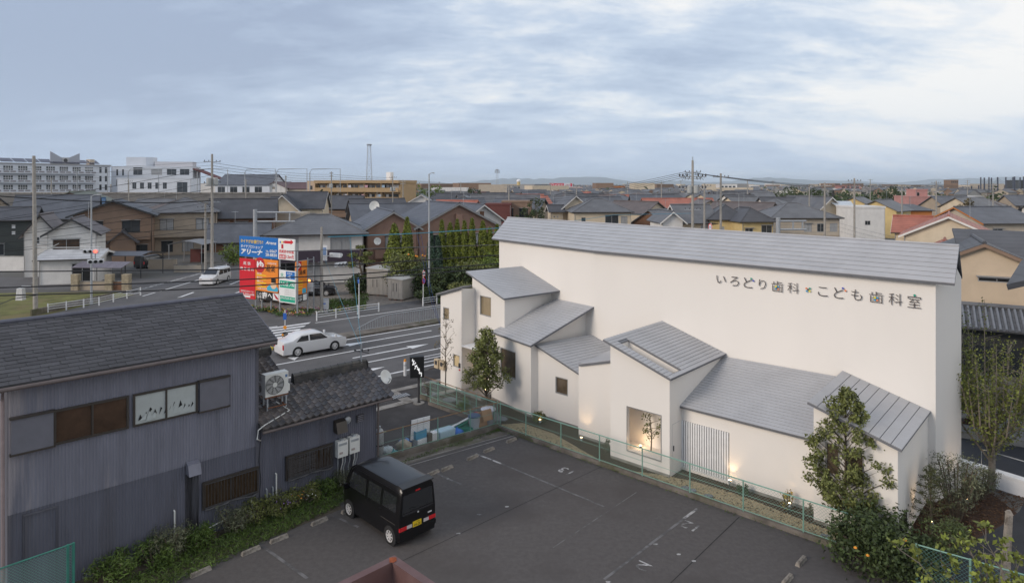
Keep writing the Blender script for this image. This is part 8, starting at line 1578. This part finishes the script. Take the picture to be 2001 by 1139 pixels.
for i, (x, y) in enumerate(((798, 497), (812, 500), (825, 499), (830, 500), (815, 501))): t = thing('orange', 'ripe orange on the broad citrus tree, %s from the left' % 'first second third fourth fifth'.split()[i], 'fruit', at(x, y, 65.3), 0, 'oranges on the citrus tree'); MB().lathe((0, 0, 0), [(0, -.1), (.09, -.04), (.1, .02), (0, .1)], 8).build('fruit', 'orange_fruit', t); MB().tube([(0, 0, .09), (0, 0, .14)], .01, 4).build('stalk', 'bark', t)
t = thing('cloud_pine', 'cloud-pruned pine between the hipped house and the sheds', 'pine', Vector((*base(703, 70), 0))); MB().tube([(0, 0, 0), (.3, 0, 1.5), (-.1, 0, 3), (.1, 0, 4.6)], [.16, .13, .1, .05], 7).build('trunk', 'bark', t); C = []
for i, (x, z, q) in enumerate(((0, 4.7, .6), (.8, 4.0, .7), (-.8, 3.8, .65), (.9, 3.1, .75), (-1.0, 2.8, .8), (.2, 3.5, .7), (1.2, 2.3, .6))): MB().tube([(0, 0, z - .4), (x, .1, z)], [.05, .02], 5).build('limb', 'bark', t); p, d = clump_pts([(x, .1 * (i % 3), z)], [q], 320, i, .5, .42); leaves_mesh('foliage_pad', p, .1, 'leaf_mid', t, i, out=d)
for i, (x, yb, Z, h2, cr, m_, l) in enumerate(((1046, 0, 118, 8.6, 2.6, 'leaf_dark', 'dark pine rising above the clinic ridge'), (1027, 0, 120, 6.8, 2.0, 'leaf_dark', 'dark rounded evergreen left of the ridge pine'), (803, 0, 250, 11.6, 5.5, 'leaf_fresh', 'pale green tree crown right of the apartments'), (850, 0, 260, 10.6, 4.5, 'leaf_fresh', 'round green tree right of the pale crown'), (925, 0, 240, 9.4, 4, 'leaf_dark', 'dark tree among the far roofs'), (455, 0, 92, 2.8, 2.2, 'leaf_fresh', 'bright green hedge bush left of the blue board'), (1545, 0, 330, 9.6, 6, 'leaf_dark', 'dark tree clump by the green field'), (1745, 0, 300, 10.2, 5, 'leaf_dark', 'dark tree left of the pink building'), (1890, 0, 160, 7.6, 2.2, 'leaf_brown', 'bare brownish tree before the white warehouse'), (628, 0, 190, 9.6, 2.5, 'leaf_dark', 'dark tree left of the apartments'), (1590, 0, 300, 9, 5, 'leaf_dark', 'dark tree row behind the grey hip roofs'))):
    broadleaf('background_tree', l, 'tree', Vector((*base(x, Z), 0)), h2, cr, h2 * .25, 1500, .16 * Z / 110 if Z < 200 else .34, m_, 160 + i, 'round', trunk_r=.16, nb_=24, clump=cr * .38, group='trees among the houses')
shrub('maple_bush', 'bright green maple bush against the dark outbuilding', 'bush', Vector((*base(1896, 31), 0)), 1.0, 3.5, 1500, .07, 'leaf_fresh', 180, nb_=16); shrub('red_leaf_bush', 'dark red leaved bush by the garden wall', 'bush', Vector((*base(1896, 29.5), 0)), .7, 2.0, 800, .06, leafm('leaf_red', (.07, .015, .018)), 181)
# flower bed by the boards
P = []; r = np.random.default_rng(15); bed = [(490, 605), (520, 607), (545, 611), (575, 616), (600, 609), (640, 610), (668, 605)]
for i, c_ in enumerate(((.65, .6, .5), (.55, .03, .4), (.7, .4, .03), (.6, .55, .1), (.07, .12, .03), (.06, .1, .03))):
    Q = []
    for x, y in bed:
        for q in range(3): o_ = np.array(G(x + r.normal() * 12, y + r.normal() * 1.6)[:]); Q.append(o_ + r.normal(size=(16 if i < 4 else 110, 3)) * (.2, .2, .06) + (0, 0, .2))
    stuff(leaves_mesh('bed_flowers', np.concatenate(Q), .07, mat('bed_%d' % i, c_, .7, .15), None, 15 + i), ('white', 'magenta', 'orange', 'yellow', 'green', 'dark green')[i] + ' plants in the flower bed under the advertising boards', 'flowers')
P = []; r = np.random.default_rng(19)
for x0, x1, y0, y1, n in ((640, 715, 588, 606, 1500), (840, 900, 578, 590, 1100), (690, 720, 560, 590, 600)):
    for i in range(n): o_ = G(r.uniform(x0, x1), r.uniform(y0, y1)); P.append((o_.x, o_.y, r.random() * .3))
stuff(leaves_mesh('yard_weeds', P, .16, 'grass', None, 19, aspect=.2), 'weedy grass round the sheds and flower bed', 'grass')
sheet('field', [base(1495, 520) + (0,), base(1620, 520) + (0,), base(1830, 420) + (0,), base(1800, 330) + (0,), base(1560, 380) + (0,)], .05, mat('field_green', (.10, .14, .04), .95, .2, .02)); sheet('field', [base(1915, 330) + (0,), base(2040, 330) + (0,), base(2060, 220) + (0,), base(1925, 220) + (0,)], .05, mat('field_green', (.10, .14, .04)))

# ================================================================== POLES AND WIRES
P1350 = Vector((*base(1353, 72), 0)); up1 = utility_pole('tall utility pole with stacked crossarms and insulators behind the clinic ridge', P1350, 14.0, 92, (1.3, 2.0, 3.6, 5.4), True, .19, (0, 0), False)
for zc in (12.2, 10.9):
    fp = frame_of(P1350 + Vector((0, 0, zc)), azd(96)); MB().box(-1.45, 1.45, -.06, .06, -.05, .05, fp).build('long_crossarm', 'galv', up1, world=True)
    for x in (-1.4, -1.05, -.6, .6, 1.05, 1.4): MB().lathe(fp(x, 0, .05), [(.03, 0), (.09, .05), (.09, .2), (.04, .28), (0, .3)], 7).build('insulator', 'dark_steel', up1, world=True); MB().tube([fp(x, 0, .25), fp(x * .8, .1, -.35), fp(x * .45, .05, .5 if zc > 12 else .2)], .02, 4, False).build('jumper', 'cable', up1, world=True)
MB().tube([P1350 + Vector((0, 0, 12.7)), P1350 + Vector((0, 0, 14.4))], .05, 5).build('top_rod', 'galv', up1, world=True)
far_poles = [(1408, 74, 12.6), (1376, 92, 11.5), (1611, 84, 11.6), (1669, 88, 12.2), (1581, 130, 11.4), (1762, 130, 11.2), (1829, 122, 12.0), (1940, 150, 11.6), (1292, 190, 12), (994, 135, 11.4), (1126, 150, 11.2), (647, 148, 14.2), (767, 158, 13.4), (787, 190, 12.6), (858, 300, 12.5), (251, 150, 12.4), (480, 168, 12.6), (558, 200, 14), (900, 240, 12.2), (1226, 260, 12.4), (1460, 230, 13), (1510, 300, 13), (1700, 260, 13.4), (1890, 260, 13), (1330, 330, 13.2), (1075, 300, 12), (100, 170, 13)]
wd = ['left', 'middle', 'right']
for i, (x, Z, h2) in enumerate(far_poles): utility_pole('concrete utility pole among the roofs, %s from the left edge' % ('first second third fourth fifth sixth seventh eighth ninth tenth eleventh twelfth thirteenth fourteenth fifteenth sixteenth seventeenth eighteenth nineteenth twentieth twenty-first twenty-second twenty-third twenty-fourth twenty-fifth twenty-sixth twenty-seventh'.split()[sorted(q[0] for q in far_poles).index(x)]), Vector((*base(x, Z), 0)), h2, 90 + (i % 3) * 25, (.4, 1.1) if i % 2 else (.4,), i in (11, 12), .17 if Z < 160 else .2, (0, 0), False)
ORD = 'first second third fourth fifth sixth seventh eighth ninth tenth eleventh twelfth thirteenth fourteenth fifteenth sixteenth seventeenth eighteenth nineteenth twentieth'.split()
ORD += [a + '-' + b_ for a in ('twenty', 'thirty', 'forty') for b_ in ORD[:9]]
def wire(label, pts, r, m='cable', sag=.0, name='overhead_wire', group='overhead wires'):
    path = []
    for a, b_ in zip(pts, pts[1:]):
        L_ = (b_ - a).length
        for i in range(13):
            f = i / 12
            if path and i == 0: continue
            path.append(lerp(a, b_, f) - Vector((0, 0, sag * L_ * 4 * f * (1 - f))))
    o = MB().tube(path, r, 4, False).build(name, m); tag(o, label, 'wire', group); return o
def seg(pxs, zs): return [G(x, y, z) for (x, y), z in zip(pxs, zs)]
for i, (pl_, z) in enumerate((([(-60, 531), (440, 527), (723, 515), (1010, 496)], 6.3), ([(-60, 563.5), (195, 556.5), (440, 547.5), (673, 537), (1010, 512.5)], 5.85), ([(-60, 579), (227, 571), (440, 561.5), (740, 542), (1010, 520)], 5.55))):
    wire('thick black cable over the road, %s of the three long ones' % ('top', 'middle', 'lowest')[i], seg(pl_, [z] * 6), .035, 'cable', .0008)
wire('thin grey wire above the three thick road cables', seg([(560, 491), (980, 478)], [7.2, 7.2]), .02, 'cable_grey'); wire('teal cable crossing before the conifer row', seg([(640, 463), (815, 456), (1000, 444)], [7.9] * 3), .028, 'cable_blue', .001)
wire('curly spare wire hanging below the lowest road cable at left', seg([(-20, 603), (15, 588), (25, 584), (70, 577)], [5.5] * 4), .018)
brp = tp(aT1 - .25, W1, .2) + Vector((0, 0, .8))
for i, (x, y, Z) in enumerate(((634, 505, 59), (683, 463, 44))): wire('teal drop wire from the ridge bracket, %s strand' % ('left', 'right')[i], [at(x, y, Z), brp + Vector((.06 * i - .06, 0, 0))], .009, 'cable_blue', .004)
for i, x in enumerate((815, 822)): wire('blue drop wire by the no-parking sign, %s strand' % ('left', 'right')[i], [at(x, 459, 45), at(845 + i * 4, 600, 46), at(868, 655, 46)], .01, mat('cable_navy', (.04, .08, .25), .6), .002)
pj_ = pj
for i in range(10):
    y0 = 392 + i * 10 + (i % 3) * 4; zz2 = 13.2 - i * .78; wire('thin wire from the left edge to the transformer pole, %s from the top' % ORD[i], [at(-40, y0 + 14, 62), Vector((pj.x - .3 + .1 * (i % 4), pj.y, zz2))], .016 + .008 * (i % 3 == 0), 'cable', .006)
wire('thick bundled cable sagging across the left houses', [at(-40, 381, 66), at(156, 393, 72), at(325, 397, 76), Vector((pj.x, pj.y, at(410, 392, 77).z))], .06, 'cable', .002)
q647 = Vector((*base(647, 148), 13.6)); q767 = Vector((*base(767, 158), 12.9))
for i in range(4): wire('wire from the transformer pole towards the apartments, %s from the top' % ORD[i], [Vector((pj.x, pj.y, 13.9 - .35 * i)), q647 - Vector((0, 0, .5 * i))], .02, 'cable', .006); wire('wire between the two poles before the apartments, %s from the top' % ORD[i], [q647 - Vector((0, 0, .5 * i)), q767 - Vector((0, 0, .45 * i))], .025, 'cable', .008)
for i in range(3): wire('wire from the transformer pole up to the left edge sky, %s from the top' % ORD[i], [Vector((pj.x, pj.y, 14.0 - .4 * i)), at(-40, 330 + 14 * i, 95)], .016, 'cable_grey', .006)
q1669 = Vector((*base(1669, 88), 11.6)); q1408 = Vector((*base(1408, 74), 12.3))
for i in range(4):
    a = P1350 + Vector((-.8 + .5 * i, 0, 12.75 - .08 * i)); wire('wire from the stacked pole down to the left, %s from the top' % ORD[i], [a, at(1130, 377 + 4 * i, 120), at(900, 392 + 5 * i, 170)], .022, 'cable', .003); wire('wire from the stacked pole to the right, %s from the top' % ORD[i], [a, Vector((*base(1611, 84), 11.2 - .1 * i)), q1669 - Vector((0, 0, .12 * i)), Vector((*base(1829, 122), 11.5 - .15 * i)), at(2040, 372 + 2 * i, 160)], .018, 'cable', .007)
wire('teal cable falling from the stacked pole to the clinic ridge', [P1350 + Vector((0, 0, 8.2)), at(1200, 420, 70), at(1010, 448, 62), at(960, 455, 55)], .02, 'cable_blue', .001)
for i in range(3): wire('thin wire over the right gable roofs, %s from the top' % ORD[i], [at(1500, 440 + 8 * i, 80), at(1640, 436 + 8 * i, 86), at(1780, 470 + 8 * i, 60)], .012, 'cable_grey', .004)

# ================================================================== THE TOWN BEYOND
r = random.Random(42); occ = []
for o in list(col.objects):
    if o.parent is None and o.get('category') in ('house', 'school', 'apartments', 'shop', 'hall', 'gymnasium', 'building', 'store', 'warehouse', 'flats', 'porch', 'turret') and o.location.y > 60: occ.append((o.location.x, o.location.y))
protos = []
specs = [('gx', 'cream', 'grey', 10, 8, 5.8, 8.0), ('gx', 'white', 'dark', 11, 8, 5.9, 8.2), ('hip', 'beige', 'grey', 10, 9, 6.0, 8.1), ('hip', 'cream', 'dark', 11, 9, 6.1, 8.3), ('gy', 'white', 'grey', 8, 10, 5.9, 8.0), ('gx', 'tan', 'blue', 12, 8, 5.6, 8.2), ('gx', 'wood', 'grey', 14, 9, 3.4, 6.4), ('hip', 'grey', 'blue', 12, 10, 5.6, 8.0), ('gy', 'cream', 'brown', 8, 11, 5.8, 7.9), ('gx', 'yellow', 'grey', 9, 8, 5.9, 7.9), ('gx', 'brown', 'dark', 13, 9, 5.2, 8.2), ('gx', 'beige', 'pale', 12, 8, 3.6, 5.8), ('hip', 'white', 'brown', 9, 9, 6, 8.2), ('gx', 'white', 'red', 9, 8, 5.8, 7.8)]
wname = dict(cream='cream', white='white', beige='beige', tan='tan', wood='wooden', grey='grey', yellow='yellow', brown='brown'); rname = dict(grey='mid-grey tiled', dark='dark tiled', blue='slate grey', brown='brown tiled', pale='pale metal', red='red tiled', white='flat white')
for rf, wl, rcol, w_, d_, he_, hr_ in specs:
    protos.append([rf, wl, rcol, w_, d_, he_, hr_, None])
cells = []; Z = 104.0
while Z < 340:
    X = -.86 * Z
    while X < .86 * Z: cells.append((X + r.uniform(-3, 3), Z + r.uniform(-4, 4))); X += 16.5
    Z += 17.5
cells = [c for c in cells if all((c[0] - a) ** 2 + (c[1] - b_) ** 2 > 13.5 ** 2 for a, b_ in occ) and not (-43 < c[0] < -26 and c[1] < 150) and not (c[0] < -.33 * c[1] and 176 < c[1] < 330) and not (-.33 * c[1] < c[0] < -.14 * c[1] and 185 < c[1] < 228) and not (c[0] > .38 * c[1] and c[1] > 205) and not (c[0] > .6 * c[1] and c[1] < 125) and not (c[0] < -.6 * c[1] and c[1] < 130)]
r.shuffle(cells); cells = sorted(cells, key=lambda c: c[1])[:298]
far_lab = lambda q: '%s house with %s %s roof in town' % (wname[q[1]], rname[q[2]], dict(gx='gabled', gy='front-gabled', hip='hipped', flat='flat')[q[0]])
for c in cells:
    q = r.choice(protos); az = r.choice((42, 46, 50, 88, 92, 70)) + r.uniform(-4, 4) + (0 if c[0] > 0 else 20)
    if q[7] is None:
        w_ = q[3]; q[7] = house('town_house', far_lab(q), c, az, q[3], q[4], q[5], q[6], q[0], q[1], q[2], [('f', .8, 2.6, 3.6, 4.9), ('f', w_ - 3, w_ - 1.2, 3.6, 4.9), ('r', 1.5, 3.2, 3.6, 4.9), ('l', 2, 3.5, 3.6, 4.9), ('f', w_ * .4, w_ * .6, .4, 2.2)] if q[5] > 4 else [('f', 1, 3, .6, 2.2), ('f', w_ - 4, w_ - 2, .6, 2.2)], antenna=r.random() < .75, balcony=(w_ * .3, w_ * .95, 1.1, 2.9, q[1]) if q[5] > 5 and q[0] != 'gy' and r.random() < .6 else None, group='houses of the town: ' + q[1] + ' walls, ' + q[2] + ' ' + q[0] + ' roof', simple=True, ov=.6)
        q.append([q[7]])
    else: q[8].append(dup(q[7], Vector((c[0], c[1], r.uniform(-.5, 0))), R(90 - az)))
for q in protos:
    for i, o in enumerate(sorted(q[8] if len(q) > 8 else [], key=lambda o: o.location.x / o.location.y)): o['label'] = far_lab(q) + ', %s of its kind from the left' % ORD[min(i, 46)]
# beyond that the roofs read as one mass
r2 = np.random.default_rng(4); V_, F_, MI = [], [], []
n = 8200; Zs = 330 * (3600 / 330) ** (r2.random(n) ** .85); Xs = (r2.random(n) * 2 - 1) * .88 * Zs
for X, Z in zip(Xs, Zs):
    if .385 * Z < X < .68 * Z and 330 < Z < 540: continue
    if X > .70 * Z and Z < 400: continue
    w_, d_ = r2.uniform(4, 7), r2.uniform(3.5, 5); he_ = r2.choice((3.2, 5.6, 6, 6.2)); hr_ = he_ + r2.uniform(1.5, 2.4); a = r2.choice((.0, .35, .8, 1.57, 1.2)); c_, s_ = math.cos(a), math.sin(a); big = r2.random() < .025; o = len(V_)
    if big: w_, d_, he_ = r2.uniform(7, 18), 7, r2.uniform(7, 12.5); hr_ = he_ + .1
    tp_ = [(-w_, -d_, 0), (w_, -d_, 0), (w_, d_, 0), (-w_, d_, 0), (-w_, -d_, he_), (w_, -d_, he_), (w_, d_, he_), (-w_, d_, he_), (-w_ * 1.08, -d_ * 1.12, he_ - .1), (w_ * 1.08, -d_ * 1.12, he_ - .1), (w_ * 1.08, d_ * 1.12, he_ - .1), (-w_ * 1.08, d_ * 1.12, he_ - .1), (-w_ * 1.08, 0, hr_), (w_ * 1.08, 0, hr_)]
    V_.extend((X + c_ * x - s_ * y, Z + s_ * x + c_ * y, z) for x, y, z in tp_); wm = r2.choice(5); rm_ = 5 + r2.choice(4, p=(.45, .32, .15, .08))
    for f in ((0, 1, 5, 4), (1, 2, 6, 5), (2, 3, 7, 6), (3, 0, 4, 7)): F_.append(tuple(o + i for i in f)); MI.append(wm)
    if big: F_.append(tuple(o + i for i in (4, 5, 6, 7))); MI.append(wm)
    else:
        for f in ((8, 9, 13, 12), (10, 11, 12, 13)): F_.append(tuple(o + i for i in f)); MI.append(rm_)
        for f in ((4, 7, 12), (5, 6, 13)): F_.append(tuple(o + i for i in f)); MI.append(wm)
me = bpy.data.meshes.new('distant_roofs'); me.from_pydata(V_, [], F_)
for x in (WC['white'], WC['cream'], WC['beige'], WC['grey'], WC['brown'], RC['grey'], RC['dark'], RC['blue'], RC['brown']): me.materials.append(x)
me.polygons.foreach_set('material_index', [int(x) for x in MI]); me.update(); stuff(obj('distant_roofs', me), 'mass of small grey roofs stretching to the horizon', 'town')
n = 26000; Zs = 360 * (4200 / 360) ** r2.random(n); k2 = r2.integers(0, 340, n); cz = 360 * (4200 / 360) ** r2.random(340); cx = (r2.random(340) * 2 - 1) * .88 * cz; P = np.stack([cx[k2] + r2.normal(size=n) * 9, cz[k2] + r2.normal(size=n) * 5, np.abs(r2.normal(size=n)) * 2.6 + 1.2], 1); stuff(leaves_mesh('distant_trees', P, 1.5, 'leaf_dark', None, 3), 'scattered dark tree clumps among the distant roofs', 'trees')
# mountains and air
mb = MB(); r3 = np.random.default_rng(2); nx = 220; xs = np.linspace(-19000, 19000, nx); prof = 90 + 60 * np.sin(xs / 2600 + 1) + 45 * np.sin(xs / 900) + 28 * np.sin(xs / 370 + 2) + 12 * r3.normal(size=nx); prof = np.maximum(20, prof + np.where(xs > 5200, 75, 0) * np.clip((xs - 5200) / 2500, 0, 1))
for row, (yy, k2) in enumerate(((15200, .0), (16400, .55), (17600, 1.0), (19500, 0.0))):
    for x, h2 in zip(xs, prof): mb.v.append((x, yy + 300 * math.sin(x / 700), h2 * k2 - (3 if k2 == 0 else 0)))
for i in range(3):
    for j in range(nx - 1): mb.f.append((i * nx + j, i * nx + j + 1, (i + 1) * nx + j + 1, (i + 1) * nx + j)); mb.mi.append(0)
struct(mb.build('mountains', mat('mountain', (.05, .065, .06), .95, .2, .001)))
hm = bpy.data.materials.new('haze_air'); hm.use_nodes = True; hn = hm.node_tree.nodes; hn.clear(); ho = hn.new('ShaderNodeOutputMaterial'); pv = hn.new('ShaderNodeVolumePrincipled'); pv.inputs['Color'].default_value = (.78, .89, 1.0, 1); pv.inputs['Density'].default_value = 6.5e-5; pv.inputs['Anisotropy'].default_value = .0; hm.node_tree.links.new(pv.outputs[0], ho.inputs['Volume'])
stuff(MB().box(-GS - 60, GS + 60, -360, 2 * GS + 60, -1.2, 290).build('haze', hm), 'thin pale haze filling the air over the town', 'haze')
